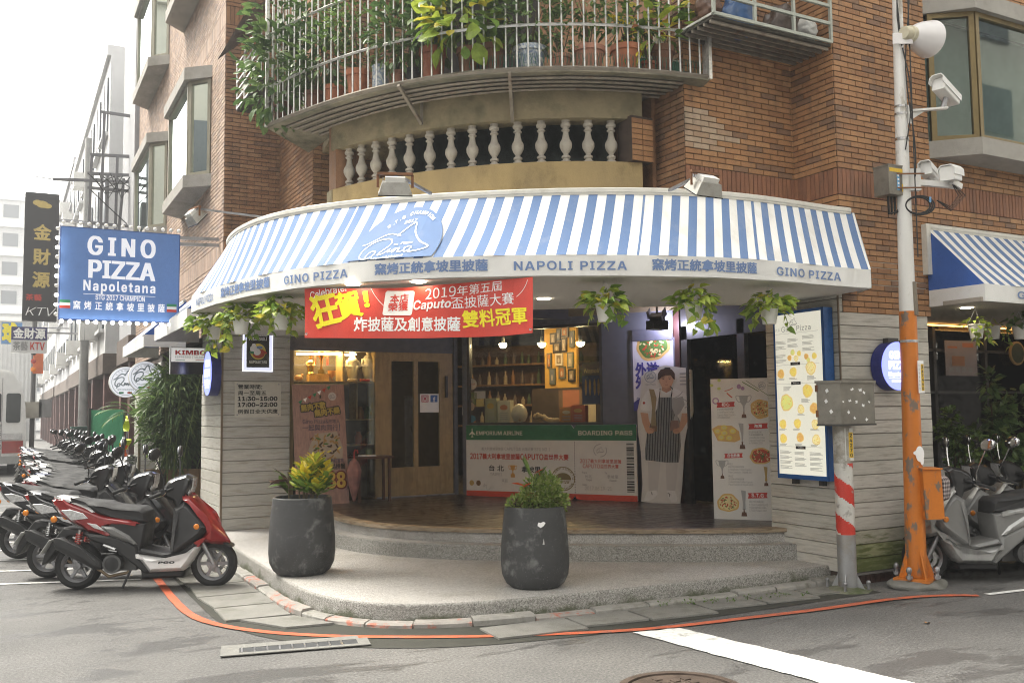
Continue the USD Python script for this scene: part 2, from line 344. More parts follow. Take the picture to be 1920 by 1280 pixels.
kerbw = M('kerb_plain', (.30, .29, .265), .85, var=.25, vs=9, bump=.6, bs=70, dirt=((.07, .07, .04), 6.0, .52, .70, .7))
# platform outline (plan)
PE = curve([(2.22, 13.6), (2.22, 11.0), (2.205, 9.6), (2.18, 8.2), (2.24, 7.35), (2.48, 6.86), (2.98, 6.53), (3.6, 6.40), (4.58, 6.30), (5.66, 6.25), (6.66, 6.23)], 70)
def offset_curve(c, d):
    t = np.gradient(c, axis=0); t /= np.linalg.norm(t, axis=1, keepdims=True); return c+d*np.stack([-t[:, 1], t[:, 0]], 1)
# gutter slabs between the red line and the kerb stones, and the kerb stones themselves
pv = thing('gutter', kind='structure')
out = offset_curve(PE, -.155)      # outer edge of the kerb stones (towards the road)
k_in = offset_curve(PE, -.05)
base = MB(); far = offset_curve(PE, -.72); far[:, 0] = np.maximum(far[:, 0], 1.47); far[:, 1] = np.maximum(far[:, 1], 5.66)
base.strip(np.c_[far, np.full(70, .004)], np.c_[offset_curve(PE, .05), np.full(70, .004)])
P(pv, 'bed', base, concd)
for i, (y0, y1) in enumerate([(6.98, 7.42), (7.44, 7.95), (7.97, 8.50), (8.52, 9.10), (9.12, 9.75), (9.77, 10.4), (10.42, 11.1), (11.12, 12.0), (12.02, 13.0)]):
    m = MB(); x1 = 2.03 if y0 > 7.5 else (2.02 if y0 > 7.3 else 2.08)
    a = [(1.50+.03*(i % 2), y1), (1.50+.02*(i % 3), y0), (x1, y0-.03), (x1-.0, y1-.03)]
    if i == 0: a = [(1.62, 7.42), (1.86, 6.98), (2.22, 6.93), (2.03, 7.36)]
    m.poly(Polygon(a).buffer(-.004), .014, frame((0, 0, .006), (1, 0, 0), (0, 1, 0))); P(pv, 'slab', m, conc)
for i, (x0, x1) in enumerate([(3.05, 3.75), (3.77, 4.3), (4.32, 4.9), (4.92, 5.45), (5.47, 6.0), (6.02, 6.6)]):
    m = MB(); f = lambda x: 6.38-.045*(x-3.05)-.10*max(0, 1-(x-3.05)/1.0)*0
    w0 = [.40, .36, .42, .34, .36, .30][i]
    a = [(x0, f(x0)-.16-w0*.9), (x1, f(x1)-.16-w0), (x1+.02, f(x1)-.17), (x0+.02, f(x0)-.17)]
    m.poly(Polygon(a).buffer(-.004), .014, frame((0, 0, .006), (1, 0, 0), (0, 1, 0))); P(pv, 'slab', m, conc)
kb = thing('kerb', kind='structure')
L = np.r_[0, np.cumsum(np.linalg.norm(np.diff(out, axis=0), axis=1))]
s0 = 2.0; i = 0
while s0 < L[-1]-.1:
    ln = .34 if 3.5 < s0 < 7 else .44
    ln *= rng.uniform(.85, 1.15); s1 = min(s0+ln, L[-1]); s = np.linspace(s0+.006, s1-.006, 6)
    o = np.stack([np.interp(s, L, out[:, k]) for k in (0, 1)], 1)
    tt = np.gradient(o, axis=0); tt /= np.linalg.norm(tt, axis=1, keepdims=True); nn = np.stack([-tt[:, 1], tt[:, 0]], 1)
    h = .045+.008*rng.standard_normal(); pr = [(0, 0), (0, h*.7), (.018, h), (.10, h+.004), (.115, h*.7), (.115, 0)]
    v = np.vstack([np.c_[o+nn*q+rng.normal(0, .002, (6, 1)), np.full(6, z)] for q, z in pr]).reshape(6, 6, 3)
    m = MB()
    for k in range(5): m.strip(v[k], v[k+1])
    for e in (0, 5): m.add((v[:, e], np.array([[0, 1, 2], [0, 2, 3], [0, 3, 4], [0, 4, 5]])))
    P(kb, 'kerb_stone', m, kerbm if (4.2 < s0 < 8.4 and i % 4) else kerbw, smooth=40); s0 = s1; i += 1
# drain: concrete rim, dark grate bars
dr = thing('drain', 'concrete framed drain grate in the road at the kerb corner', 'drain')
A, B = az(478, 1222, .01), az(655, 1208, .01); e = (B-A)/np.linalg.norm(B-A); nrm = np.array([-e[1], e[0], 0]); LL = np.linalg.norm(B-A)
Mf = frame(A, e, nrm)
m = MB(); m.poly(rect(-.22, -.05, LL+.36, .05).union(rect(-.22, .13, LL+.3, .10)).union(rect(-.22, -.05, .12, .2)).union(rect(LL+.06, -.05, .08, .2)), .006, Mf); P(dr, 'rim', m, M('pale_concrete', (.20, .197, .182), .85, var=.2, vs=7, bump=.5, bs=90))
m = MB(); m.poly(rect(-.1, .0, LL+.16, .13), .004, Mf); P(dr, 'pit', m, M('drain_dark', (.05, .052, .055), .8))
for k in range(9):
    m = MB(); m.poly(rect(-.09+k*(LL+.12)/9, .002, .012, .126), .008, Mf); P(dr, 'grate_bar', m, greysteel)
# manhole cover at the lower edge of the picture
mh = thing('manhole_cover', 'rusty round cast iron manhole cover in the asphalt at the bottom', 'manhole cover', az(1278, 1296, 0))
iron = M('cast_iron', (.10, .075, .06), .6, .6, var=.35, vs=12, bump=.5, bs=60)
m = MB(); m.lathe([(.0, .012), (.30, .012), (.30, 0)], n=48); P(mh, 'cover', m, iron)
m = MB(); m.lathe([(.315, 0), (.315, .018), (.36, .018), (.365, 0)], n=48); P(mh, 'rim', m, iron)
m = MB()
for a in range(-3, 4):
    for b in range(-3, 4):
        if a*a+b*b < 10: m.box((a*.075, b*.075, .014), (.045, .045, .008))
P(mh, 'studs', m, iron)
# ---------------------------------------------------------------- raised platform, steps, deck
terr = usdkit.material(stage, '/World/Looks/pebble_dash', {
    'g': ('geometry', {}), 'v': ('voronoi_texture', {'scale': 170.0}), 'r': ('rgb_ramp', {'ramp': [(0, (.25, .24, .225)), (.25, (.36, .345, .325)), (.6, (.46, .445, .42)), (.85, (.57, .55, .53)), (1, (.65, .63, .61))]}),
    'sc': ('separate_color', {}), 'n': ('noise_texture', {'scale': 1.6, 'detail': 6.0, 'roughness': .65}), 'dr': ('map_range', {'from_min': .5, 'from_max': .72, 'to_max': .5, 'clamp': True}),
    'd': ('mix', {'mix_type': 'multiply', 'color2': (.55, .52, .43)}), 'b': ('bump', {'strength': .45, 'distance': .004, 'invert': True}), 'p': ('principled_bsdf', {'roughness': .75})},
    [('g.position', 'v.vector'), ('v.color', 'sc.color'), ('sc.r', 'r.fac'), ('g.position', 'n.vector'), ('n.fac', 'dr.value'), ('dr.result', 'd.fac'), ('r.color', 'd.color1'), ('d.color', 'p.base_color'), ('v.distance', 'b.height'), ('b.normal', 'p.normal')], surface='p.BSDF')
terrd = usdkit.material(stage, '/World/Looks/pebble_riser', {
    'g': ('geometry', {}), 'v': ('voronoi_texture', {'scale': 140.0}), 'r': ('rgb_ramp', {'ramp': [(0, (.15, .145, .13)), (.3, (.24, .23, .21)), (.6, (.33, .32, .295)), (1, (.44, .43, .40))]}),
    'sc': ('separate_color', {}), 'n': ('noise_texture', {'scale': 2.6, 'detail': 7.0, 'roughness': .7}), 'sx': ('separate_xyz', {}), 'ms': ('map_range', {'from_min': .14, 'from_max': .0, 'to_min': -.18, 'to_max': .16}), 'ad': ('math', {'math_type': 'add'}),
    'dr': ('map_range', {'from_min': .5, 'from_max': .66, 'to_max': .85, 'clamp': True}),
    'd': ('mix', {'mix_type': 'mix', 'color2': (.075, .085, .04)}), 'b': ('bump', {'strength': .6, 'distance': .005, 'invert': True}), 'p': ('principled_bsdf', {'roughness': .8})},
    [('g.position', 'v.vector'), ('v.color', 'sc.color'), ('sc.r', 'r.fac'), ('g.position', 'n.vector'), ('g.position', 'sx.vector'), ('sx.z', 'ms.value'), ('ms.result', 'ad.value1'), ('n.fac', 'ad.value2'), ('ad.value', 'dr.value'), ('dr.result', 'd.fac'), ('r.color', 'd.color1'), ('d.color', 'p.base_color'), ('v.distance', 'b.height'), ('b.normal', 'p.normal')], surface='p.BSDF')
Z1, Z2, Z3 = .15, .30, .43
def plateau(curve_, z0, z1, back, r=.018, lip=0):
    """solid with a rounded nosing along a plan curve; back: plan points closing the outline"""
    c = np.asarray(curve_); tt = np.gradient(c, axis=0); tt /= np.linalg.norm(tt, axis=1, keepdims=True); nn = np.stack([-tt[:, 1], tt[:, 0]], 1)
    side = MB(); rings = [np.c_[c, np.full(len(c), z0)]]
    for a in np.linspace(0, np.pi/2, 4): rings.append(np.c_[c+nn*(r-r*math.cos(a)), np.full(len(c), z1-r+r*math.sin(a))])
    for k in range(4): side.strip(rings[k], rings[k+1])
    top = MB(); pl = Polygon(np.vstack([rings[-1][:, :2], back])); v, f = trimesh.creation.triangulate_polygon(pl.buffer(0), engine='earcut')
    f = np.array(f); a2 = np.cross(v[f[:, 1]]-v[f[:, 0]], v[f[:, 2]]-v[f[:, 0]])
    f[a2 < 0] = f[a2 < 0][:, ::-1]; top.add((np.c_[v, np.full(len(v), z1)], f)); return side, top
st = thing('platform', kind='structure')
s_, t_ = plateau(PE, 0, Z1, [(6.66, 9), (6.0, 13.6)]); P(st, 'riser', s_, terrd, smooth=50); P(st, 'top', t_, terr)
SC = smooth_curve([(3.08, 11.95), (3.17, 10.3), (3.30, 9.25), (3.92, 8.40), (4.52, 7.92), (4.95, 7.56), (5.91, 6.95), (6.66, 6.62)], 60, 5)
s_, t_ = plateau(SC, Z1, Z2, [(6.66, 9), (6.0, 11.95)]); P(st, 'riser', s_, terrd, smooth=50); P(st, 'top', t_, terr)
DC = offset_curve(SC, .16); DC[:, 0] = np.minimum(DC[:, 0], 6.66)
s_, t_ = plateau(DC, Z2, Z3-.035, [(6.66, 9), (6.0, 11.95)]); P(st, 'riser', s_, terr, smooth=50)
# wooden deck boards running along x, with a bleached front edge board
deckm = [M('deck_board_%s' % n, c, .33, var=.35, vs=5, stretch=(.6, 9, 9), bump=.25, bs=40, coat=.15) for n, c in (('umber', (.060, .045, .030)), ('walnut', (.074, .055, .037)), ('sepia', (.052, .040, .028)))]
dk = thing('deck', kind='structure')
inner = offset_curve(DC, .10); inner[:, 0] = np.minimum(inner[:, 0], 7.4)
dp = Polygon(np.vstack([inner, [(7.6, 6.95), (7.6, 9.4), (5.85, 12.1), (3.2, 12.1)]])).buffer(0)
y = 6.6; i = 0
while y < 12.1:
    for x0 in ([2.9, 5.0+.5*(i % 3)], [5.0+.5*(i % 3), 7.6]):
        g = dp.intersection(sbox(x0[0] if False else min(x0), y+.002, max(x0)-.002, y+.118))
        if g.area > 1e-3:
            m = MB(); m.poly(g, .03, frame((0, 0, Z3-.03), (1, 0, 0), (0, 1, 0))); P(dk, 'board', m, deckm[(i*7+int(x0[0]*3)) % 3])
    y += .12; i += 1
lipm = M('bleached_wood', (.30, .235, .16), .6, var=.4, vs=5, stretch=(1, 1, 6), bump=.4, bs=50, dirt=((.14, .085, .04), 7, .5, .62, .8))
oc = offset_curve(DC, -.035)
for a, b in ((0, 21), (20, 41), (40, 60)):
    A_, B_ = oc[a:b], inner[a:b]; m = MB()
    m.strip(np.c_[A_, np.full(len(A_), Z3+.004)], np.c_[B_, np.full(len(A_), Z3+.004)]); m.strip(np.c_[A_, np.full(len(A_), Z3-.032)], np.c_[A_, np.full(len(A_), Z3+.004)]); m.strip(np.c_[B_, np.full(len(A_), Z3-.032)], np.c_[A_, np.full(len(A_), Z3-.032)])
    P(dk, 'edge_board', m, lipm)
# ================================================================ the brick building
BX, BY = 2.39, 6.0                                 # planes of the left and of the right street front
PITCH_, BLEN = .0535, .187
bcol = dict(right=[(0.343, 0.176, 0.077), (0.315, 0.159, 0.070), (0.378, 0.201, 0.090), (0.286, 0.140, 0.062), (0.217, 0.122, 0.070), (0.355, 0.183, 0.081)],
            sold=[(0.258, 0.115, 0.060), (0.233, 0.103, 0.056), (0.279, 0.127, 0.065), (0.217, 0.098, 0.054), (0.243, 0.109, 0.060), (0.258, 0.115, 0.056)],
            left=[(0.407, 0.295, 0.222), (0.372, 0.265, 0.201), (0.432, 0.317, 0.245), (0.336, 0.236, 0.178), (0.311, 0.236, 0.193), (0.396, 0.280, 0.207)],  # same brick made paler: the hazy veil is put into the colour
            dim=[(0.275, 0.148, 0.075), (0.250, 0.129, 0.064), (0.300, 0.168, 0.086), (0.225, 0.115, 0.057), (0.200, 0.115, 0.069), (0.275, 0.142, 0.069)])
bcol['chalky'] = [(.40, .30, .21), (.4, .3, .2), (.36, .24, .15), (.4, .3, .2), (.4, .3, .2), (.38, .27, .18)]
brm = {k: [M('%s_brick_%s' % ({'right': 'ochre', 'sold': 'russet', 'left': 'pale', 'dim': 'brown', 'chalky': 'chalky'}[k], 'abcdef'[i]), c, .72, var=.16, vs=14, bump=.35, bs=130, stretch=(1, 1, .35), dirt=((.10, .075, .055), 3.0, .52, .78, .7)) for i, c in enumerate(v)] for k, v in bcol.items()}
mortar = M('dark_mortar', (.065, .045, .035), .95, var=.25, vs=8)
mortarl = M('grey_mortar', (.075, .062, .055), .95, var=.2, vs=8)
bb = thing('brick_building', 'brown brick corner building with a round balcony above the pizza shop', 'building')
def sub(parent, name, label=None):
    x = UsdGeom.Xform.Define(stage, numbered(str(parent.GetPath())+'/'+name)); return tag(x, label)
def brick_box(a0, a1, z0, z1, d, c=.0025):
    v = np.array([(a0, 0, z0), (a1, 0, z0), (a1, 0, z1), (a0, 0, z1), (a0, d-c, z0), (a1, d-c, z0), (a1, d-c, z1), (a0, d-c, z1),
                  (a0+c, d, z0+c), (a1-c, d, z0+c), (a1-c, d, z1-c), (a0+c, d, z1-c)], float)
    q = [[0, 1, 5, 4], [1, 2, 6, 5], [2, 3, 7, 6], [3, 0, 4, 7], [4, 5, 9, 8], [5, 6, 10, 9], [6, 7, 11, 10], [7, 4, 8, 11], [8, 9, 10, 11]]
    return v, np.array(q)
single_bricks = []        # filled in by the wall nearest the camera
def brick_wall(o, ex, n, s0, s1, z0, z1, pal, holes=(), bands=(), single=0, focus=None, mort=None, depth=.009, back=.16, ph=0.0):
    w = sub(bb, 'wall'); o, ex, n = (np.asarray(q, float) for q in (o, ex, n)); ez = np.array([0, 0, 1.])
    M_ = np.eye(4); M_[:3, 0], M_[:3, 1], M_[:3, 2], M_[:3, 3] = ex, n, ez, o
    pg = sbox(s0, z0, s1, z1)
    for h in holes: pg = pg.difference(sbox(h[0], h[2], h[1], h[3]))
    F = frame(o, ex, ez)
    F[:3, 2] = -n; F[:3, 0], F[:3, 1] = ex, ez
    m = MB(); m.poly(pg, back, F); P(w, 'backing', m, mort or mortar)
    todo = []
    def inhole(a, b, c, d): return any(a < h[1]-1e-4 and b > h[0]+1e-4 and c < h[3]-1e-4 and d > h[2]+1e-4 for h in holes)
    edges = sorted({z0, z1, *[q for b in bands for q in b[:2]]})
    for za, zb in zip(edges[:-1], edges[1:]):
        sold = any(abs(b[0]-za) < 1e-6 for b in bands)
        if sold:
            p = PITCH_
            for k in range(int((s1-s0)/p+.999)):
                a, b = s0+k*p+.003, min(s0+(k+1)*p-.003, s1)
                if not inhole(a, b, za, zb) and b-a > .01: todo.append((a, b, za+.004, zb-.004, 'sold' if pal == 'right' else pal))
            continue
        rows = max(1, round((zb-za)/PITCH_)); p = (zb-za)/rows
        for r in range(rows):
            c, d = za+r*p+.004, za+(r+1)*p-.004
            cuts = [(h[0], h[1]) for h in holes if c < h[3] and d > h[2]]
            x = s0-(BLEN/2 if r % 2 else 0)-ph
            while x < s1:
                a, b = max(x+.003, s0), min(x+BLEN-.003, s1); x += BLEN
                segs = [(a, b)]
                for h0, h1 in cuts:
                    segs = [q for sg in segs for q in ((sg[0], min(sg[1], h0-.004)), (max(sg[0], h1+.004), sg[1])) if q[1]-q[0] > .012]
                todo += [(a_, b_, c, d, pal) for a_, b_ in segs if b_-a_ > .012]
    r_ = random.Random(int(s0*100+z0*10)+len(todo))
    if single:
        todo.sort(key=lambda t: math.hypot((t[0]+t[1])/2-focus[0], 1.3*((t[2]+t[3])/2-focus[1])))
    bulk = {}
    for i, t in enumerate(todo):
        k = ('chalky', r_.choice([0, 2, 5])) if pal == 'right' and abs(o[1]-6.53) < .01 and s0 < 5.4 and 3.93 < t[2] < 4.32 and t[0] < 5.35+.55*(1-abs(t[2]-4.1)/.3)+r_.uniform(-.1, .1) else (t[4], r_.choice([0, 1, 1, 2, 2, 3, 5, 5, 4] if t[4] == 'right' else range(6)))
        g = brick_box(t[0], t[1], t[2], t[3], depth+r_.uniform(-.0015, .0015))
        if i < single: P(w, 'brick', MB().add(g, M_), brm[k[0]][k[1]])
        else: bulk.setdefault(k, MB()).add(g, M_)
    for k, m in bulk.items(): P(w, 'brickwork', m, brm[k[0]][k[1]], kind='stuff')
    return w
band = [(3.54, 3.79)]
RW = (7.98, 10.35, 4.19, 5.56)          # bay window opening on the right front
brick_wall((0, BY, 0), (1, 0, 0), (0, -1, 0), 6.69, 12.5, 2.45, 8.2, 'right', holes=[RW, (7.9, 12.6, 2.3, 2.62)], bands=band, single=300, focus=(7.5, 4.2))
brick_wall((6.69, 0, 0), (0, 1, 0), (-1, 0, 0), BY, 6.53, 2.62, 8.2, 'right', bands=band, back=.02)
brick_wall((0, 6.53, 0), (1, 0, 0), (0, -1, 0), 5.35, 6.68, 2.66, 8.2, 'right', bands=band, back=.12)
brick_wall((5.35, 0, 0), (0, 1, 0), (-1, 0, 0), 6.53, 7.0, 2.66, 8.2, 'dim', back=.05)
LWIN = [(12.95, 15.3, 4.86, 6.22), (16.9, 19.6, 4.86, 6.38), (12.95, 15.3, 7.9, 9.3), (16.9, 19.6, 7.9, 9.5)]
lb = [(3.54, 3.79), (6.62, 6.87), (9.6, 9.85)]
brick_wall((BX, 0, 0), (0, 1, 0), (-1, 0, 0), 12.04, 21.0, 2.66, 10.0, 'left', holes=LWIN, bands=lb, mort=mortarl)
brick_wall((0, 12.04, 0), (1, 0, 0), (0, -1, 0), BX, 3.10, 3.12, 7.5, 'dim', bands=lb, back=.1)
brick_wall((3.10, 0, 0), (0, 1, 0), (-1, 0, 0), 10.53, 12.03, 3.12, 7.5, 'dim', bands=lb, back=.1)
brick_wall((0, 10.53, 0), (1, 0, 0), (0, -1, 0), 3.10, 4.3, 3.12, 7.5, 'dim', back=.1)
# ---- bay windows: sloped concrete lintel and sill, olive frame, glass
sillm = M('grey_render', (.30, .285, .255), .85, var=.18, vs=6, bump=.4, bs=80, dirt=((.12, .11, .09), 3, .5, .75, .7))
framem = M('bronze_frame', (.17, .125, .05), .42, .35, var=.12)
frameg = M('olive_frame', (.24, .225, .17), .45, .2, var=.12)
winpane = usdkit.material(stage, '/World/Looks/window_glass', {'f': ('fresnel', {'IOR': 1.75}), 't': ('transparent_bsdf', {'color': (.55, .66, .63)}), 'g': ('glossy_bsdf', {'color': (.9, 1, .97), 'roughness': .02}), 'm': ('mix_closure', {})}, [('f.fac', 'm.fac'), ('t.BSDF', 'm.closure1'), ('g.BSDF', 'm.closure2')], surface='m.closure')
curt = M('pale_curtain', (.30, .36, .34), .9, var=.15, vs=3)
def bay(o, ex, n, s0, s1, z0, z1, prj, chm, fm, curtain=True):
    """trapezoid bay: s along the wall, prj = how far the front pane stands out, chm = run of the slanted side panes"""
    w = sub(bb, 'bay_window'); o, ex, n = (np.asarray(q, float) for q in (o, ex, n))
    pt = lambda s, d, z: o+ex*s+n*d+np.array([0, 0, z])
    out = [(s0, 0), (s0+chm, prj), (s1-chm, prj), (s1, 0)]
    Mx = np.eye(4); Mx[:3, 0], Mx[:3, 1], Mx[:3, 2], Mx[:3, 3] = ex, n, (0, 0, 1), o
    for nm, za, zb in (('sill', z0-.17, z0), ('lintel', z1, z1+.17)):
        q = [(s0-.08, -.02), (s0-.04+chm*.9, prj+.09), (s1+.04-chm*.9, prj+.09), (s1+.08, -.02)]
        m = MB(); m.poly(Polygon(q), zb-za, Mx@T4.translation_matrix((0, 0, za))); P(w, nm, m, sillm)
    for (a, b) in zip(out[:-1], out[1:]):
        A, B = pt(a[0], a[1], 0), pt(b[0], b[1], 0); e = (B-A)/np.linalg.norm(B-A); up = np.array([0, 0, 1.]); L_ = np.linalg.norm(B-A)
        fr = MB(); t = .05
        for zz in (z0+t/2, z1-t/2): fr.bar(A+up*zz, B+up*zz, .06, t)
        for q in (A+e*t/2, B-e*t/2): fr.bar(q+up*(z0+t), q+up*(z1-t), .06, t, up=e)
        f = P(w, 'window_frame', fr, fm)
        g = MB(); g.quad(A+e*t+up*(z0+t), B-e*t+up*(z0+t), B-e*t+up*(z1-t), A+e*t+up*(z1-t)); P(w, 'pane', g, winpane)
    m = MB(); c_ = [pt(s0-.15, -.20, -.3), pt(s1+.15, -.20, -.3)]; z1 += .75
    m.quad(c_[0]+[0, 0, z0], c_[1]+[0, 0, z0], c_[1]+[0, 0, z1], c_[0]+[0, 0, z1]); P(w, 'curtain', m, curt if curtain else M('dark_room', (.02, .02, .02), .9))
    return w
bay((0, BY, 0), (1, 0, 0), (0, -1, 0), 8.03, 10.3, 4.20, 5.50, .26, .36, framem)
for h in LWIN: bay((BX, 0, 0), (0, 1, 0), (-1, 0, 0), h[0], h[1], h[2], h[3]-.02, .24, .3, frameg)
# ---- plank-clad pillars
plk = [M('limewashed_plank_%s' % q, c, .75, var=.14, vs=4, stretch=(1.5, 1.5, 16), bump=.4, bs=30, dirt=((.25, .22, .165), 2.2, .5, .7, .6)) for q, c in (('ash', (.46, .445, .40)), ('bone', (.50, .485, .44)), ('chalk', (.43, .415, .37)))]
plkr = [M('grey_plank_%s' % q, c, .8, var=.16, vs=4, stretch=(1.5, 1.5, 16), bump=.4, bs=30, dirt=((.20, .185, .145), 2.2, .5, .7, .6)) for q, c in (('ash', (.49, .475, .425)), ('bone', (.53, .51, .46)), ('chalk', (.46, .445, .395)))]
plkg = [M('mossy_plank_%s' % q, c, .85, var=.3, vs=4, stretch=(1.5, 1.5, 10), bump=.4, bs=30, dirt=((.085, .105, .022), 3.2, a, a+.14, .92)) for q, c, a in (('pale', (.33, .32, .25), .54), ('mid', (.24, .25, .13), .44), ('deep', (.15, .17, .07), .38))]
grainm = M('wood_knot', (.22, .20, .165), .8)
def planks(pil, A, B, z0, z1, pitch, mats, moss=0, th=.02, gap=.006):
    A, B = np.asarray(A, float), np.asarray(B, float); e = B-A; L_ = np.linalg.norm(e); e = e/L_; k = int(round((z1-z0)/pitch))
    n = np.cross(e, [0, 0, 1.])
    for i in range(k):
        a, b = z0+i*pitch+gap/2, z0+(i+1)*pitch-gap/2; j = rnd.uniform(-.002, .002)
        M_ = np.eye(4); M_[:3, 0], M_[:3, 1], M_[:3, 2], M_[:3, 3] = e, n, (0, 0, 1), A
        m = MB().add(brick_box(.002, L_-.002, a, b, th+j, .004), M_)
        mt = plkg[2] if moss and i == 0 else plkg[1] if moss and i == 1 else plkg[0] if moss and i == 2 else mats[rnd.randrange(3)]
        P(pil, 'plank', m, mt)
trim = M('brown_trim', (.16, .115, .075), .6, var=.2)
pl = sub(bb, 'pillar')
m = MB(); m.bb(BX+.02, 3.24, 12.06, 13.4, Z1, 2.9); P(pl, 'core', m, mortar)
planks(pl, (BX, 12.06, 0), (3.25, 12.06, 0), Z1, Z1+.143*19, .143, plk); planks(pl, (BX+.02, 13.42, 0), (BX+.02, 12.06, 0), Z1, Z1+.143*19, .143, plk)
m = MB(); m.bb(BX-.012, BX+.012, 12.03, 12.055, Z1, 2.85); P(pl, 'corner_trim', m, trim)
pr_ = sub(bb, 'pillar')
m = MB(); m.bb(6.67, 7.84, 6.02, 6.95, 0, 2.94); P(pr_, 'core', m, mortar)
planks(pr_, (6.65, 6.02, 0), (7.85, 6.02, 0), .105, .105+.1237*23, .1237, plkr, moss=1); planks(pr_, (6.67, 6.95, 0), (6.67, 6.02, 0), .105, .105+.1237*21, .1237, plkr)
m = MB(); m.bb(6.64, 6.652, 6.004, 6.018, .1, 2.6); P(pr_, 'corner_trim', m, trim)
m = MB(); m.bb(6.66, 7.84, 5.985, 6.03, .085, .104); P(pr_, 'ledge', m, M('plinth_ledge', (.16, .15, .14), .8, var=.2))
tilem = M('dark_plinth_tile', (.055, .030, .024), .4, var=.3)
for k in range(18):
    m = MB().add(brick_box(6.66+k*.0655+.003, 6.66+(k+1)*.0655-.003, .0, .082, .012), np.array([[1, 0, 0, 0], [0, -1, 0, 6.02], [0, 0, 1, 0], [0, 0, 0, 1.]])); P(pr_, 'tile', m, tilem)
# ---- round balcony with balusters
stucco = M('ochre_render', (.36, .265, .125), .85, var=.22, vs=2.4, bump=.45, bs=70, stretch=(1, 1, .6), dirt=((.13, .095, .04), 2.6, .5, .72, .75))
stuccod = M('aged_render', (.26, .215, .13), .85, var=.28, vs=3, bump=.4, bs=60, dirt=((.085, .085, .045), 2.2, .48, .7, .85))
PC = smooth_curve([(2.87, 9.09), (2.99, 8.83), (3.23, 8.39), (3.41, 8.02), (3.67, 7.74), (4.02, 7.44), (4.40, 7.17), (4.72, 7.0), (5.12, 6.87)], 50, 3)
def thickwall(c, th, z0, z1):
    i_ = offset_curve(c, th); m = MB(); F_ = lambda q, z: np.c_[q, np.full(len(q), z)]
    m.strip(F_(c, z0), F_(c, z1)); m.strip(F_(c, z1), F_(i_, z1)); m.strip(F_(i_, z1), F_(i_, z0)); m.strip(F_(i_, z0), F_(c, z0))
    for k in (0, -1): m.quad(np.r_[c[k], z0], np.r_[i_[k], z0], np.r_[i_[k], z1], np.r_[c[k], z1])
    return m
bal = sub(bb, 'balcony')
PZ0, PZ1, BZ = 3.3, 3.86, 4.26
P(bal, 'parapet', thickwall(PC, .16, 3.12, PZ1), stucco, smooth=30)
P(bal, 'beam', thickwall(offset_curve(PC, -.02), .22, BZ, 4.62), stuccod, smooth=30)
m = MB(); q = np.r_[PC[0], 0]; m.bb(2.87, 4.2, 9.1, 9.26, 3.12, PZ1); P(bal, 'return_wall', m, stuccod)
m = MB(); m.bb(2.89, 3.15, 9.02, 9.25, PZ1, 4.62); P(bal, 'pier', m, brm['dim'][3])
wq = sub(bal, 'pier') if False else None
m = MB(); m.bb(4.98, 5.22, 6.83, 7.05, PZ1, BZ+.02); P(bal, 'pier', m, mortar)
for r in range(8):
    for c in range(2):
        P(bal, 'pier_brick', MB().add(brick_box(4.98+c*.12+.003, 4.98+(c+1)*.12-.003, PZ1+r*.05+.003, PZ1+(r+1)*.05-.003, .008), np.array([[1, 0, 0, 0], [0, -1, 0, 6.83], [0, 0, 1, 0], [0, 0, 0, 1.]])), brm['right'][r % 4])
m = MB(); pg = Polygon(np.vstack([offset_curve(PC, .02), [(5.3, 7.6), (5.3, 10.5), (3.2, 10.5), (3.0, 9.3)]])).buffer(0)
m.poly(pg, .12, frame((0, 0, PZ0-.13), (1, 0, 0), (0, 1, 0))); m.poly(pg, .1, frame((0, 0, 4.63), (1, 0, 0), (0, 1, 0))); P(bal, 'slab', m, stuccod)
m = MB(); m.poly(Polygon(np.vstack([offset_curve(PC, .75), offset_curve(PC, .79)[::-1]])).buffer(0), 1.3, frame((0, 0, PZ0), (1, 0, 0), (0, 1, 0))); P(bal, 'room_wall', m, M('teal_glass_wall', (.035, .05, .045), .25, var=.4, vs=3))
m = MB(); m.bb(5.3, 5.36, 6.95, 9, 3.12, 7); P(bal, 'side_wall', m, brm['dim'][1])
balm = M('baluster_stone', (.42, .385, .33), .8, var=.15, vs=9, bump=.3, bs=90, dirt=((.20, .165, .11), 9, .52, .75, .6))
H_ = BZ-PZ1
prof = [(.0, 0), (.052, 0), (.052, .035), (.036, .04), (.036, .07), (.047, .075), (.05, .09), (.047, .105), (.03, .12), (.026, .14), (.05, .19), (.066, .24), (.068, .285), (.062, .315), (.043, .36), (.033, .42), (.029, .46), (.032, .475), (.046, .485), (.046, .50), (.032, .51), (.034, .535), (.052, .55), (.055, .57), (.052, .59), (.04, .60), (.045, .64), (.0, .64)]
prof = [(r*.86, z/.64*H_) for r, z in prof]
pc0 = offset_curve(PC, .075)
# place the balusters where the picture shows them along the parapet
bu = [655, 678, 705, 735, 768, 806, 846, 886, 927, 971, 1015, 1061, 1103, 1146]
pu = np.array([960+FPX*((np.r_[q, 4.0]-E0)@CR)/((np.r_[q, 4.0]-E0)@CF) for q in pc0])
for u in bu:
    q = [np.interp(u, pu, pc0[:, k]) for k in (0, 1)]
    P(bal, 'baluster', MB().lathe(prof, (q[0], q[1], PZ1), 18), balm, smooth=35)
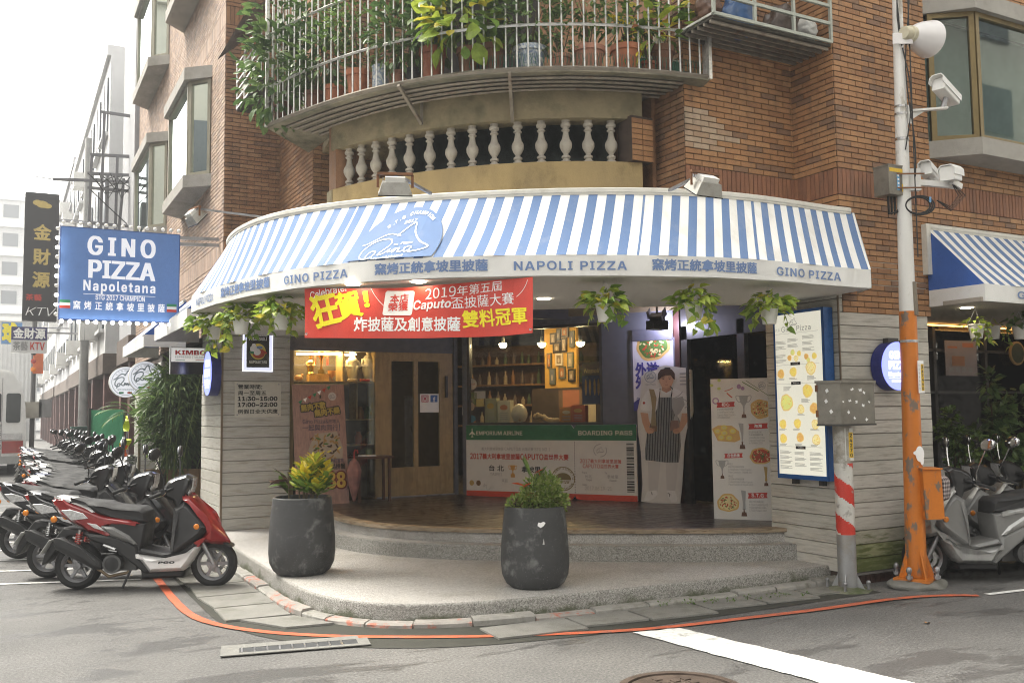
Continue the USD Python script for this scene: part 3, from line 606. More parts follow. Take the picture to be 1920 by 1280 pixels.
# ================================================================ shop front under the round corner
SOF = 2.6
sof = M('soffit_paint', (.52, .50, .46), .8, var=.05)
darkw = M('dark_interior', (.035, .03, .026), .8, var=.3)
greyblue = M('slate_blue_wall', (.105, .108, .125), .7, var=.08, vs=3)
woodf = M('pine_frame', (.30, .215, .10), .5, var=.2, vs=4, stretch=(6, 6, .8))
darkf = M('dark_frame', (.03, .027, .024), .45)
shopglass = pane('shop_glass', (.93, .95, .93), 1.5)
DA = np.array([5.72, 11.94]); DB = np.array([7.44, 9.31]); dd = (DB-DA)/np.linalg.norm(DB-DA); dn = np.array([-.836, -.548]); dn = np.array([dd[1], -dd[0]]); DL = np.linalg.norm(DB-DA)
if dn@DA > 0: dn = -dn
def onpl(u, v, p0, n): d = ray(u, v); n = np.r_[n, 0]; return E0+d*(((np.r_[p0, 0]-E0)@n)/(d@n))
def diag(u, v, off=0.0):      # (s, z) on the slanted shop wall, off in front of it
    q = onpl(u, v, DA+dn*off, dn); return (q[:2]-DA)@dd, q[2]
sh = sub(bb, 'shopfront')
# slanted wall with the big window
a0, zb = diag(877, 797); a1, _ = diag(1131, 797); _, zt = diag(1000, 612)
zt = max(zt, 2.6)
Fd = frame(np.r_[DA, 0], np.r_[dd, 0], (0, 0, 1)); Fd[:3, 2] = np.r_[dn, 0]
pg = sbox(-.05, Z3, DL, 3.06).difference(sbox(a0, zb, a1, zt))
m = MB(); m.poly(pg, .12, Fd@T4.translation_matrix((0, 0, -.12))); P(sh, 'slanted_wall', m, greyblue)
m = MB(); t = .035
m.poly(sbox(a0, zb, a1, zt).difference(sbox(a0+t, zb+t, a1-t, zt-t)), .09, Fd@T4.translation_matrix((0, 0, -.08))); P(sh, 'window_frame', m, darkf)
m = MB(); m.poly(sbox(a0+t, zb+t, a1-t, zt-t), .006, Fd@T4.translation_matrix((0, 0, -.05))); P(sh, 'window_pane', m, shopglass)
# wall with shelves and door on the left
YD = 12.12
dx = [ay(u, 800, YD)[0] for u in (547, 705, 848, 870)]
zt2 = 2.62
gp = MB(); gp.bb(dx[2]+.01, 5.66, YD-.06, YD+.1, Z3, 3.06); P(sh, 'post', gp, greyblue)
m = MB(); m.bb(3.25, 5.62, YD-.03, YD+.1, 2.42, 3.06); P(sh, 'header', m, greyblue)
dr_ = sub(sh, 'door'); D0, D1 = dx[1]+.03, dx[2]
px = [ay(u, 800, YD)[0] for u in (733, 775, 783, 823)]; pz = [ay(750, v, YD)[2] for v in (876, 645)]
dpg = sbox(D0, Z3+.02, D1, 2.42).difference(sbox(px[0], pz[0], px[1], 2.30)).difference(sbox(px[2], pz[0], px[3], 2.30))
Fy = np.eye(4); Fy[:3, 1], Fy[:3, 2], Fy[:3, 3] = (0, 0, 1), (0, -1, 0), (0, YD+.02, 0)
m = MB(); m.poly(dpg, .045, Fy); P(dr_, 'door_leaf', m, woodf)
for a, b in ((px[0], px[1]), (px[2], px[3])):
    m = MB(); m.poly(sbox(a, pz[0], b, 2.30), .006, Fy@T4.translation_matrix((0, 0, .018))); P(dr_, 'door_pane', m, shopglass)
m = MB(); hx = ay(834, 730, YD)[0]; m.bb(hx-.015, hx+.015, YD-.07, YD-.03, ay(834, 745, YD)[2], ay(834, 705, YD)[2]); P(dr_, 'handle', m, darkf)
m = MB(); m.bb(D0-.03, D1+.02, YD-.05, YD+.05, Z3, Z3+.02); P(dr_, 'threshold', m, greysteel)
for a in (3.26, D0-.05): P(sh, 'display_frame', (lambda q: (q.bb(a, a+.05, YD-.03, YD+.3, Z3, 2.42), q)[1])(MB()), woodf)
# shelves behind the glass
zs = [ay(620, 715, YD+.1)[2], ay(680, 785, YD+.1)[2], ay(680, 832, YD+.1)[2]]
m = MB(); m.bb(3.31, D0-.05, YD+.02, YD+.34, zs[0]-.02, zs[0]); P(sh, 'shelf', m, woodf)
xm = ay(655, 780, YD+.1)[0]
for z in zs[1:]: m = MB(); m.bb(xm-.2, D0-.05, YD+.02, YD+.34, z-.018, z); P(sh, 'shelf', m, woodf)
m = MB(); q = ay(643, 690, YD+.05)[0]; m.bb(q-.014, q+.014, YD+.02, YD+.32, zs[0], 2.42); P(sh, 'divider', m, woodf)
m = MB(); q = ay(668, 750, YD+.05)[0]; m.bb(q-.012, q+.012, YD+.02, YD+.32, zs[1], zs[0]-.02); P(sh, 'divider', m, woodf)
m = MB(); m.bb(3.31, D0-.05, YD-.004, YD+.002, Z3+.05, 2.42); P(sh, 'display_pane', m, shopglass)
m = MB(); m.bb(3.25, 4.9, YD+.36, YD+.4, Z3, 2.7); P(sh, 'display_back', m, M('display_back', (.05, .04, .03), .7))
# entrance on the right: dark door leaves with glass in a dark frame
XE = 7.46
m = MB()
for y0, y1 in ((9.12, 9.26), (8.1, 8.22), (6.95, 7.05)): m.bb(XE-.04, XE+.04, y0, y1, Z3, 2.62)
m.bb(XE-.04, XE+.04, 6.95, 9.26, 2.45, 3.06); P(sh, 'entrance_frame', m, darkf)
for y0, y1 in ((8.22, 9.12), (7.05, 8.1)):
    m = MB(); m.bb(XE-.005, XE+.001, y0, y1, Z3+.05, 2.45); P(sh, 'entrance_pane', m, shopglass)
m = MB(); m.bb(XE-.06, XE+.08, 9.24, 9.36, Z3, 3.06); P(sh, 'entrance_post', m, M('oxblood_frame', (.05, .018, .014), .5))
# interior shell
inn = sub(bb, 'interior')
ipg = Polygon([(3.0, 12.2), (5.72, 12.2), (5.82, 12.0), (7.54, 9.35), (7.54, 6.98), (7.9, 6.98), (7.9, 7.25), (12.5, 7.25), (12.5, 17), (3.0, 17)])
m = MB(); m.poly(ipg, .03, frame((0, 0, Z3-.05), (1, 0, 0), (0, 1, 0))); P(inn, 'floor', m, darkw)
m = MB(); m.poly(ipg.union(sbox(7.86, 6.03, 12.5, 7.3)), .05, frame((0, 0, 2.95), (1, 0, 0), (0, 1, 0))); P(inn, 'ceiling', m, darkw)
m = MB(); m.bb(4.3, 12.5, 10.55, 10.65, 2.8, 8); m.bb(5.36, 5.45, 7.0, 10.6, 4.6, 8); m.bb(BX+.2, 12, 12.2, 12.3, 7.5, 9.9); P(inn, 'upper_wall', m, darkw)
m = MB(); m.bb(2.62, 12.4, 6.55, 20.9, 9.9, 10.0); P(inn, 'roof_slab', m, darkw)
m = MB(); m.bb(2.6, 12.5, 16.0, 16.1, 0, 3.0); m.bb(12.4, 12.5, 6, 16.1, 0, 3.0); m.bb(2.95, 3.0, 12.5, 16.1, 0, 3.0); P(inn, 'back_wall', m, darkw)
m = MB(); m.bb(9.2, 12.4, 8.4, 8.5, 0, 2.95); P(inn, 'partition', m, M('partition', (.07, .055, .035), .7, var=.3))
# soffit under the awning, with the warm cove line along the back
TB = [(1.62, 9.72), (1.68, 8.88), (1.79, 8.31), (1.93, 7.81), (2.12, 7.35), (2.35, 7.0), (2.56, 6.77), (2.84, 6.50), (3.15, 6.29), (3.50, 6.09), (4.13, 5.79), (4.63, 5.63), (5.0, 5.56), (5.4, 5.53), (5.8, 5.53), (6.53, 5.53)]
BC = smooth_curve(TB, 140, 7); BC[-1] = (6.53, 5.53)
TT = [(2.02, 9.95), (1.99, 9.05), (2.06, 8.56), (2.24, 8.15), (2.46, 7.78), (2.78, 7.44), (3.11, 7.11), (3.42, 6.84), (4.10, 6.43), (5.18, 5.98), (5.98, 5.96), (6.84, 5.955)]
TC = smooth_curve(TT, 140, 6); TC[-1] = (6.84, 5.955)
lipc = offset_curve(DC, .04); lipc[:, 0] = np.minimum(lipc[:, 0], 6.64)
pg = Polygon(np.vstack([offset_curve(BC, .02), [(6.6, 5.98), (6.64, 6.5)], lipc[::-1], [(3.2, 12.05), (2.41, 12.02), (2.41, 9.95)]])).buffer(0)
m = MB(); m.poly(pg, .05, frame((0, 0, SOF), (1, 0, 0), (0, 1, 0))); P(sh, 'soffit', m, sof)
F_ = lambda q, z: np.c_[q, np.full(len(q), z)]
m = MB(); li = offset_curve(lipc, -.03); m.strip(F_(lipc, SOF-.004), F_(lipc, SOF+.10)); m.strip(F_(li, SOF+.10), F_(lipc, SOF+.10)); P(sh, 'cove_rail', m, M('cove_rail', (.42, .36, .27), .6))
ZC = 3.06
ig = Polygon([(2.41, 12.2), (3.0, 9.2), (3.4, 7.9), (4.6, 6.6), (6.67, 6.4), (6.67, 6.95), (7.6, 6.95), (7.6, 9.4), (5.9, 12.2)]).buffer(0)
m = MB(); m.poly(ig, .04, frame((0, 0, ZC), (1, 0, 0), (0, 1, 0))); P(sh, 'inner_ceiling', m, M('inner_ceiling', (.30, .235, .14), .8))
m = MB(); lc2 = offset_curve(lipc, -.07); m.strip(F_(lc2[3:-3], SOF+.075), F_(offset_curve(lipc, -.10)[3:-3], SOF+.075)); P(sh, 'cove_lamp', m, glow('cove_glow', (1, .55, .16), 14))
band_m = M('cove_band', (.17, .135, .08), .7)
m = MB(); m.poly(rect(-.02, 2.84, DL+.02, ZC-2.84), .03, Fd@T4.translation_matrix((0, 0, .002))); m.bb(3.26, 5.60, YD-.07, YD-.035, 2.84, ZC); m.bb(XE-.10, XE-.045, 6.95, 9.2, 2.84, ZC); P(sh, 'upper_band', m, band_m)
for u, v in ((662, 533), (785, 528), (1020, 560)):
    q = az(u, v, SOF-.003); m = MB(); m.lathe([(0, 0), (.055, 0), (.06, .006), (.06, .01)], (q[0], q[1], SOF-.010), 20); P(sh, 'downlight', m, glow('downlight_glow', (1, .86, .66), 6))
# ================================================================ awnings
railm = M('awning_rail', (.62, .60, .54), .5, var=.1, vs=5, dirt=((.35, .31, .22), 6, .55, .75, .6))
def arclen(c): return np.r_[0, np.cumsum(np.linalg.norm(np.diff(c, axis=0), axis=1))]
def uof(p): p = np.asarray(p, float)-E0; return 960+FPX*(p@CR)/(p@CF)
class Canopy:
    """striped canopy between a plan curve at the top rail and one at the valance"""
    def __init__(s, root, TC, BC, zt, zb, zv, stripe, seams, phase=0.0):
        s.TC, s.BC, s.zt, s.zb, s.zv = TC, BC, zt, zb, zv
        s.Lb = arclen(BC); s.Lt = arclen(TC); s.L = s.Lb[-1]; s.root = root
        s.us = np.array([uof(np.r_[q, (zb+zv)/2]) for q in BC])
        edges = [0.0]; x = 0.0; col = []; k = 0; si = 0; seams = list(seams)+[1e9]
        while x < s.L-1e-4:
            w = stripe
            if x+w > seams[si]-.012 and x < seams[si]: w = max(seams[si]-x, .02); si += 1
            x = min(x+w, s.L); edges.append(x); col.append(k % 2); k += 1
        mb = [MB(), MB()]
        for a, b, c in zip(edges[:-1], edges[1:], col):
            q = np.linspace(a, b, 4)
            for h0, h1 in ((0, .25), (.25, .5), (.5, .75), (.75, 1)):
                mb[c].strip([s.at(x_, h0) for x_ in q], [s.at(x_, h1) for x_ in q])
        P(root, 'white_canopy_stripes', mb[0], whitefab); P(root, 'blue_canopy_stripes', mb[1], bluefab)
        m = MB(); q = np.linspace(0, s.L, 160); m.strip([s.val(x_, zv, 0) for x_ in q], [s.val(x_, zb, 0) for x_ in q]); P(root, 'valance', m, valm, smooth=40)
        m = MB(); m.tube(np.c_[TC, np.full(len(TC), zt+.02)][::3], .028, 6); m.tube(np.c_[TC, np.full(len(TC), zt-.005)][::3], .02, 6); P(root, 'top_rail', m, railm, smooth=40)
        m = MB(); bi = offset_curve(BC, .02); m.tube(np.c_[bi, np.full(len(BC), zb-.012)][::3], .014, 6); m.tube(np.c_[bi, np.full(len(BC), zv+.016)][::3], .012, 6); P(root, 'bottom_rail', m, railm, smooth=40)
    def at(s, x, h, off=0.0):
        """x = arc length along the valance, h = 0 at the valance .. 1 at the rail"""
        b = np.array([np.interp(x, s.Lb, s.BC[:, k]) for k in (0, 1)]); t = np.array([np.interp(x/s.L*s.Lt[-1], s.Lt, s.TC[:, k]) for k in (0, 1)])
        sag = -.024*math.sin(math.pi*h)*(.35+.9*abs(math.sin(math.pi*x/1.12)))
        p = np.r_[b+(t-b)*h, s.zb+(s.zt-s.zb)*h+sag]
        if off:
            d = np.array([np.interp(min(x+.02, s.L), s.Lb, s.BC[:, k]) for k in (0, 1)])-np.array([np.interp(max(x-.02, 0), s.Lb, s.BC[:, k]) for k in (0, 1)])
            n = np.array([d[1], -d[0]]); n /= np.linalg.norm(n); p = p+np.r_[n, .55]*off
        return p
    def val(s, x, z, off=.003):
        b = np.array([np.interp(x, s.Lb, s.BC[:, k]) for k in (0, 1)]); d = np.array([np.interp(min(x+.02, s.L), s.Lb, s.BC[:, k]) for k in (0, 1)])-np.array([np.interp(max(x-.02, 0), s.Lb, s.BC[:, k]) for k in (0, 1)])
        n = np.array([d[1], -d[0]]); n /= np.linalg.norm(n); return np.r_[b+n*(off+.005*math.sin(x*9)+.003*math.sin(x*23)), z]
    def s_at(s, u): return float(np.interp(u, s.us, s.Lb))
    def write(s, text, u0, u1, h, z, mat, **kw):
        a, b = s.s_at(u0), s.s_at(u1); g = txt(text, h, w=b-a, **kw); m = MB()
        for q in getattr(g, 'geoms', [g]):
            v, f = trimesh.creation.triangulate_polygon(q.segmentize(.02), engine='earcut')
            m.add((np.array([s.val(a+x, z+y, .005) for x, y in v]), f))
        P(s.root, 'lettering', m, mat)
    def wrap(s, g, off, step=.06):
        m = MB()
        for p in cells(g, .06, .125):
            v, f = trimesh.creation.triangulate_polygon(p, engine='earcut')
            if len(f): m.add((np.array([s.at(x, min(max(y, .0), 1), off) for x, y in v]), f))
        return m
valm = M('valance_fabric', (.66, .655, .63), .8, var=.06, vs=3, bump=.2, bs=300, dirt=((.45, .42, .34), 4.0, .55, .78, .4))
BC = smooth_curve(TB, 140, 7); BC[-1] = (6.53, 5.53)
TC = smooth_curve(TT, 140, 6); TC[-1] = (6.84, 5.955)
aw = thing('awning', 'large curved blue and white striped awning over the pizza shop corner entrance', 'awning')
ca = Canopy(aw, TC, BC, 3.37, 2.765, 2.605, .078, [.9, 1.75, 2.62, 3.02, 4.12, 5.15, 6.2])
CH = '窯烤正統拿坡里披薩'
for t_, a, b in (('NAPOLI PIZZA', 369, 401), (CH, 414, 506), ('GINO PIZZA', 533, 653), (CH, 703, 915), ('NAPOLI PIZZA', 962, 1175), (CH, 1222, 1420), ('GINO PIZZA', 1454, 1575)):
    ca.write(t_, a, b, .083 if t_ == CH else .068, 2.652 if t_ == CH else 2.648, bluelet, **(dict(kind='cjk', bold=3) if t_ == CH else dict(kind='inter700', space=.12)))
m = MB(); m.quad(np.r_[BC[-1], 2.605], (6.84, 5.955, 2.62), (6.84, 5.955, 2.765), np.r_[BC[-1], 2.765]); m.add((np.array([np.r_[BC[-1], 2.765], (6.84, 5.955, 2.765), (6.84, 5.955, 3.37)]), np.array([[0, 1, 2]]))); P(aw, 'end_panel', m, valm)
m = MB(); m.quad(np.r_[BC[0], 2.605], (BX, 9.95, 2.61), (BX, 9.95, 2.765), np.r_[BC[0], 2.765]); m.add((np.array([np.r_[BC[0], 2.765], np.r_[TC[0], 2.765], np.r_[TC[0], 3.37]]), np.array([[0, 1, 2]]))); P(aw, 'end_panel', m, M('blue_side_fabric', (.04, .11, .38), .8, var=.08))
m = MB(); pg = Polygon(np.vstack([offset_curve(TC, .01), [(6.66, 5.99), (6.6, 6.53), (5.3, 6.6), (5.2, 7.0), (4.6, 7.2), (3.3, 8.4), (2.9, 9.2), (2.42, 10)]])).buffer(0); m.poly(pg, .02, frame((0, 0, 3.30), (1, 0, 0), (0, 1, 0))); P(aw, 'flat_roof', m, railm)
# logo on the canopy: blue disc cut off by the valance, white line drawing and lettering (s along, h up)
LS0, LS1 = ca.s_at(648), ca.s_at(812); LW = LS1-LS0; HS = 1/.70       # canopy slope length about .70 m
cx = (LS0+LS1)/2
lg = lambda px, py: (LS0+(px-645)/(812-645)*LW, (490-py)/(490-378.0))
dg = Polygon([lg(728+84*math.cos(a), 467-74*math.sin(a)) for a in np.linspace(-.55, math.pi+.55, 50)]).intersection(sbox(0, .012, 99, 1))
P(aw, 'logo_disc', ca.wrap(dg, .010), bluefab)
z8 = lambda pts: [lg(640+x/9.6, 380+y/9.6) for x, y in pts]
def lstroke(pts, w, n=30):       # stroke in picture-like space, then to (s,h)
    g = stroke([(640+x/9.6, -(380+y/9.6)) for x, y in pts], w/9.6, n)
    return affinity.affine_transform(g, [LW/167, 0, 0, 1/112.0, LS0-645*LW/167, 490/112.0])
draw = [([(215, 750), (320, 715), (450, 640), (560, 590), (640, 575), (720, 585), (800, 615), (860, 630)], 20), ([(800, 615), (870, 540), (940, 470), (1035, 415), (1080, 520), (1150, 640), (1250, 740), (1380, 810), (1470, 860), (1400, 905), (1180, 925)], 24),
        ([(380, 1090), (420, 960), (450, 905), (550, 905), (540, 980), (470, 1030), (380, 1035), (300, 1000), (275, 930), (310, 810), (400, 720), (520, 675), (640, 665), (740, 700), (765, 750), (720, 840), (640, 930), (625, 970), (680, 965), (770, 900), (800, 870)], 22),
        ([(800, 870), (790, 930), (830, 920), (880, 880), (900, 870), (880, 940)], 20), ([(885, 920), (940, 870), (975, 870), (965, 930), (1000, 940), (1060, 870)], 20), ([(1190, 880), (1130, 850), (1075, 890), (1090, 940), (1150, 920), (1190, 870)], 18), ([(840, 790), (895, 800)], 26)]
wg = union_all([lstroke(p, w, 8*len(p) if len(p) > 3 else None) for p, w in draw])
def ltext(text, px, py, h, w=None, rot=0, **kw):
    g = txt(text, h, w=w, align='c', **kw); g = affinity.rotate(g, rot, origin=(0, 0)); g = affinity.translate(g, px, -py)
    return affinity.affine_transform(g, [LW/167, 0, 0, 1/112.0, LS0-645*LW/167, 490/112.0])
parts = [ltext('Pizza', 640+1055/9.6, 380+800/9.6, 4.6, 23, kind='inter700', slant=12), ltext('Napoletana', 640+825/9.6, 380+1050/9.6, 5, 60, 5, kind='inter800', slant=8), ltext('2017', 640+915/9.6, 380+405/9.6, 6, 24, 4, kind='inter800')]
for ch, x, y, r in zip('S.T.GCHAMPION', [545, 605, 640, 695, 745, 860, 930, 1000, 1075, 1145, 1200, 1250, 1300], [455, 405, 385, 345, 320, 275, 262, 262, 275, 292, 318, 345, 385], [42, 38, 33, 28, 22, 6, 0, -3, -10, -16, -22, -28, -34]):
    parts.append(ltext(ch, 640+x/9.6, 380+y/9.6, 6.6, None, r, kind='inter700'))
P(aw, 'logo_drawing', ca.wrap(union_all([wg]+parts).intersection(sbox(0, .01, 99, 1)), .014, .06), whitelet)
# awning along the right-hand street
ar = thing('awning', 'straight striped awning with solid blue side over the right-hand shop window', 'awning')
q = ay(1733, 528, 5.55)
T2 = np.c_[np.linspace(7.86, 12.4, 60), np.full(60, 5.98)]; B2 = np.c_[np.linspace(7.90, 12.44, 60), np.full(60, 5.42)]
zt2_, zb2, zv2 = ay(1755, 430, 5.98)[2], ay(1792, 527, 5.42)[2], ay(1792, 560, 5.42)[2]
c2 = Canopy(ar, T2, B2, zt2_, zb2, zv2, .078, [1.4, 2.8], 0)
m = MB(); m.add((np.array([(7.90, 5.42, zb2), (7.86, 5.98, zt2_), (7.86, 5.98, zb2)]), np.array([[0, 1, 2]]))); P(ar, 'side_panel', m, M('blue_side_fabric', (.04, .11, .38), .8, var=.08))
m = MB(); m.quad((7.90, 5.42, zv2), (7.86, 5.98, zv2), (7.86, 5.98, zb2), (7.90, 5.42, zb2)); P(ar, 'end_valance', m, valm)
m = MB(); m.bb(7.80, 7.86, 5.93, 5.99, zb2+.15, zt2_+.03); P(ar, 'wall_bracket', m, railm)
c2.write('GINO PIZZA', 1908, 2040, .068, zv2+.045, bluelet, kind='inter700', space=.12)
m = MB(); m.bb(7.87, 12.4, 5.44, 7.2, zv2+.0, zv2+.04); P(ar, 'soffit', m, M('dim_soffit', (.30, .27, .22), .8))
q = az(1813, 577, zv2-.004); m = MB(); m.lathe([(0, 0), (.055, 0), (.06, .006)], (q[0], q[1], zv2-.008), 18); P(ar, 'downlight', m, glow('downlight_glow', (1, .86, .66), 6))
m = MB(); m.bb(7.9, 12.4, 7.1, 7.13, zv2-.03, zv2-.015); P(ar, 'cove_lamp', m, glow('cove_glow_soft', (1, .5, .13), .8))
# two awnings further up the left-hand street
def awning_left(y0, y1, label):
    w = thing('awning', label, 'awning')
    T3 = np.c_[np.full(20, BX-.03), np.linspace(y1, y0, 20)]; B3 = np.c_[np.full(20, BX-.62), np.linspace(y1, y0, 20)]
    c = Canopy(w, T3, B3, 3.30, 2.78, 2.60, .10, [], 0)
    for k, yy in ((0, y1), (1, y0)):
        m = MB(); m.add((np.array([(BX-.62, yy, 2.78), (BX-.03, yy, 3.30), (BX-.03, yy, 2.78)]), np.array([[0, 1, 2]]))); P(w, 'side_panel', m, M('blue_side_fabric', (.04, .11, .38), .8, var=.08))
        m = MB(); m.quad((BX-.62, yy, 2.6), (BX-.03, yy, 2.6), (BX-.03, yy, 2.78), (BX-.62, yy, 2.78)); P(w, 'end_valance', m, valm)
    c.write('GINO PIZZA', 300, 330, .07, 2.65, bluelet, kind='inter700') if False else None
awning_left(10.9, 13.5, 'blue sided striped awning just behind the left end of the large corner awning')
awning_left(14.6, 17.4, 'far striped awning along the left street, above the two round signs')
# ================================================================ red banner under the awning
bn = thing('banner', 'red celebration banner with yellow and white Chinese lettering hung below the awning', 'banner')
BU = [(570, 540, 633), (640, 541, 634), (720, 540, 634), (800, 537, 634), (880, 529, 632), (950, 523, 629), (999, 519, 624)]
# banner plane: hangs along the soffit a little inside the valance
bA, bB = az(570, 540, 2.58), az(999, 519, 2.58); bA[:2] += (.10, .14); bB[:2] += (.04, .10)
bd = (bB-bA)[:2]; BL = np.linalg.norm(bd); bd /= BL; bnn = np.array([bd[1], -bd[0]])
def bz(u, v): q = onpl(u, v, bA[:2], bnn); return (q[:2]-bA[:2])@bd, q[2]
tb = np.array([[*bz(u, t), bz(u, b)[1]] for u, t, b in BU])
def bpt(px, py, off=0.0):
    """px,py in the banner's own 1920x555 layout"""
    x, y = px, py
    u, v = 560+x*450/1920, 510+y*450/1920
    s, z = bz(u, v); w = .012*math.sin(s*7.0)+.010*math.sin(s*13+z*5)
    return np.r_[bA[:2]+bd*s+bnn*(w+off), z]
sg = Polygon([((u-560)*1920/450, -(t-510)*1920/450) for u, t, b in BU]+[((u-560)*1920/450, -(b-510)*1920/450) for u, t, b in BU[::-1]])
def bsurf(name, g, mat, off, step=60):
    m = MB()
    for p in cells(g, 40, 80):
        if p.area < 1: continue
        v, t = trimesh.creation.triangulate_polygon(p, engine='earcut')
        if len(t): m.add((np.array([bpt(x, -y, off) for x, y in v]), t))
    P(bn, name, m, mat, smooth=30 if name == 'cloth' else False)
redcloth = M('red_vinyl', (.55, .045, .025), .45, var=.08, vs=3); yel = M('yellow_print', (.80, .68, .01), .5); redp = M('red_print', (.55, .04, .025), .5)
bsurf('cloth', sg, redcloth, 0, 40)
def bt(text, x, y, h, w, rot=0, **kw): return affinity.translate(affinity.rotate(txt(text, h, w=w, **kw), rot, origin=(0, 0)), x, -y)
bsurf('yellow_lettering', union_all([bt('狂', 130, 455, 250, 235, 14, kind='cjk', bold=3), bt('賀', 330, 385, 200, 200, 14, kind='cjk', bold=3), affinity.scale(bt('!', 520, 285, 130, 60, 8, kind='inter900'), 1, 1), bt('雙料冠軍', 1312, 445, 130, 525, 4, kind='cjk', bold=2)]).intersection(sg), yel, .004)
bsurf('white_lettering', union_all([bt('Celebrate!', 95, 222, 58, 300, 14, kind='inter500', slant=6), bt('炸披薩及創意披薩', 440, 470, 105, 860, 0, kind='cjk', bold=2), bt('2019年第五屆', 1015, 222, 78, 620, 7, kind='cjk', bold=0, slant=8), bt('Caputo', 905, 302, 72, 318, 3, kind='inter700', slant=14), bt('盃披薩大賽', 1225, 297, 92, 505, 5, kind='cjk', bold=0),
    affinity.skew(sbox(690, -328, 885, -168).buffer(18), xs=8, origin=(690, -328)), stroke([(580, -130), (620, -200), (680, -268)], 4, 12), stroke([(1830, -60), (1800, -130), (1742, -195)], 4, 12)]).intersection(sg), whitelet, .003)
bsurf('red_lettering', union_all([bt('本店', 728, 248, 66, 150, 3, kind='cjk', bold=2, slant=6), bt('榮獲', 712, 312, 62, 160, 3, kind='cjk', bold=2, slant=6)]), redp, .006)
for x, y in ((57, 493), (1855, 458)):
    q = bpt(x, y, .004); m = MB(); m.lathe([(.004, 0), (.009, .003), (.011, 0)], n=12, M=frame(q, np.r_[bd, 0], (0, 0, 1))); P(bn, 'eyelet', m, steel)
# ================================================================ balcony cage on the second floor
CZ = 4.55
cgp = [az(u, v, CZ)[:2] for u, v in [(501, 237), (530, 224), (560, 213), (600, 199), (650, 184), (700, 170), (747, 158), (800, 149), (850, 142), (900, 137), (954, 134), (1010, 131), (1070, 130), (1130, 131), (1200, 134), (1260, 139), (1331, 147)]]
CG = smooth_curve(cgp, 90, 5); CL_ = arclen(CG)
alu = M('aluminium_bar', (.62, .61, .58), .35, .75, var=.12, vs=12); rusty = M('weathered_steel', (.25, .22, .18), .6, .5, var=.3, vs=10, dirt=((.16, .08, .04), 9, .55, .75, .8))
cg = thing('balcony_cage', 'curved metal balcony cage full of potted plants above the balusters', 'balcony cage')
def cpt(s, z=0, off=0.0):
    p = np.array([np.interp(s, CL_, CG[:, k]) for k in (0, 1)]); d = np.array([np.interp(min(s+.03, CL_[-1]), CL_, CG[:, k]) for k in (0, 1)])-np.array([np.interp(max(s-.03, 0), CL_, CG[:, k]) for k in (0, 1)]); n = np.array([d[1], -d[0]])/np.linalg.norm(d)
    return np.r_[p+n*off, z]
nb = int(CL_[-1]/.098)
for k in range(nb+1):
    p = cpt(k*CL_[-1]/nb, 0); m = MB(); m.cyl(p+[0, 0, CZ+.02], p+[0, 0, CZ+2.0], .0085, 7); P(cg, 'bar', m, alu, smooth=40)
for z, w in ((CZ+.40, .028), (CZ+.95, .028), (CZ+1.45, .028), (CZ+2.0, .03)):
    m = MB(); m.tube(np.c_[offset_curve(CG, -.012), np.full(90, z)], .014, 4); P(cg, 'rail', m, alu)
m = MB(); m.tube(np.c_[CG, np.full(90, CZ+.012)], .020, 4); P(cg, 'sill_rail', m, rusty)
for p in (CG[0], CG[-1]):
    m = MB(); m.bar(np.r_[p, CZ-.01], np.r_[p, CZ+2.0], .035, .035); P(cg, 'corner_post', m, alu)
e1 = ay(1318, 150, 6.5)[:2]; e0 = np.array([2.95, 10.2])
for c_, e_ in ((CG[-1], e1), (CG[0], e0)):
    for k in range(1, 7):
        q = c_+(e_-c_)*k/7; m = MB(); m.cyl(np.r_[q, CZ], np.r_[q, CZ+2.0], .0085, 7); P(cg, 'side_bar', m, alu, smooth=40)
    for z in (CZ+.01, CZ+.4, CZ+.95): m = MB(); m.bar(np.r_[c_, z], np.r_[e_, z], .02, .025); P(cg, 'side_rail', m, alu)
floorm = M('cage_floor', (.20, .18, .13), .8, var=.4, vs=3, dirt=((.06, .065, .04), 2.2, .45, .7, .9))
fp = Polygon(np.vstack([CG, [e1, (5.3, 7.2), (4.7, 7.15), (4.0, 7.6), (3.4, 8.2), (3.0, 9.2), e0]])).buffer(0)
m = MB(); m.poly(fp, .012, frame((0, 0, CZ-.02), (1, 0, 0), (0, 1, 0))); P(cg, 'floor', m, floorm)
for off in (.10, .2, .3, .4, .5):
    m = MB(); m.tube(np.c_[offset_curve(CG, off), np.full(90, CZ-.035)][4:-4], .014, 4); P(cg, 'floor_rib', m, rusty)
for u, v, u2, v2 in ((747, 160, 800, 240), (955, 136, 968, 236)):
    a = az(u, v, CZ-.02); sa = np.argmin(np.linalg.norm(pc0-a[:2], axis=1)); 
    b = onpl(u2, v2, pc0[np.argmin(np.abs(pu-u2))], np.array([-.7, -.7])); b[:2] -= .09
    m = MB(); m.bar(a, b, .028, .028); m.bar((b[0], b[1], CZ-.03), b, .022, .022); P(cg, 'bracket', m, rusty)
mesh_green = M('green_netting', (.03, .14, .09), .7)
m = MB()
for s_ in np.arange(2.6, CL_[-1]-.05, .035):
    m.tube([cpt(s_, CZ+.03, -.03), cpt(s_+.02, CZ+.16, -.03)], .0022, 3); m.tube([cpt(s_+.02, CZ+.03, -.03), cpt(s_, CZ+.16, -.03)], .0022, 3)
P(cg, 'netting', m, mesh_green, kind='stuff')
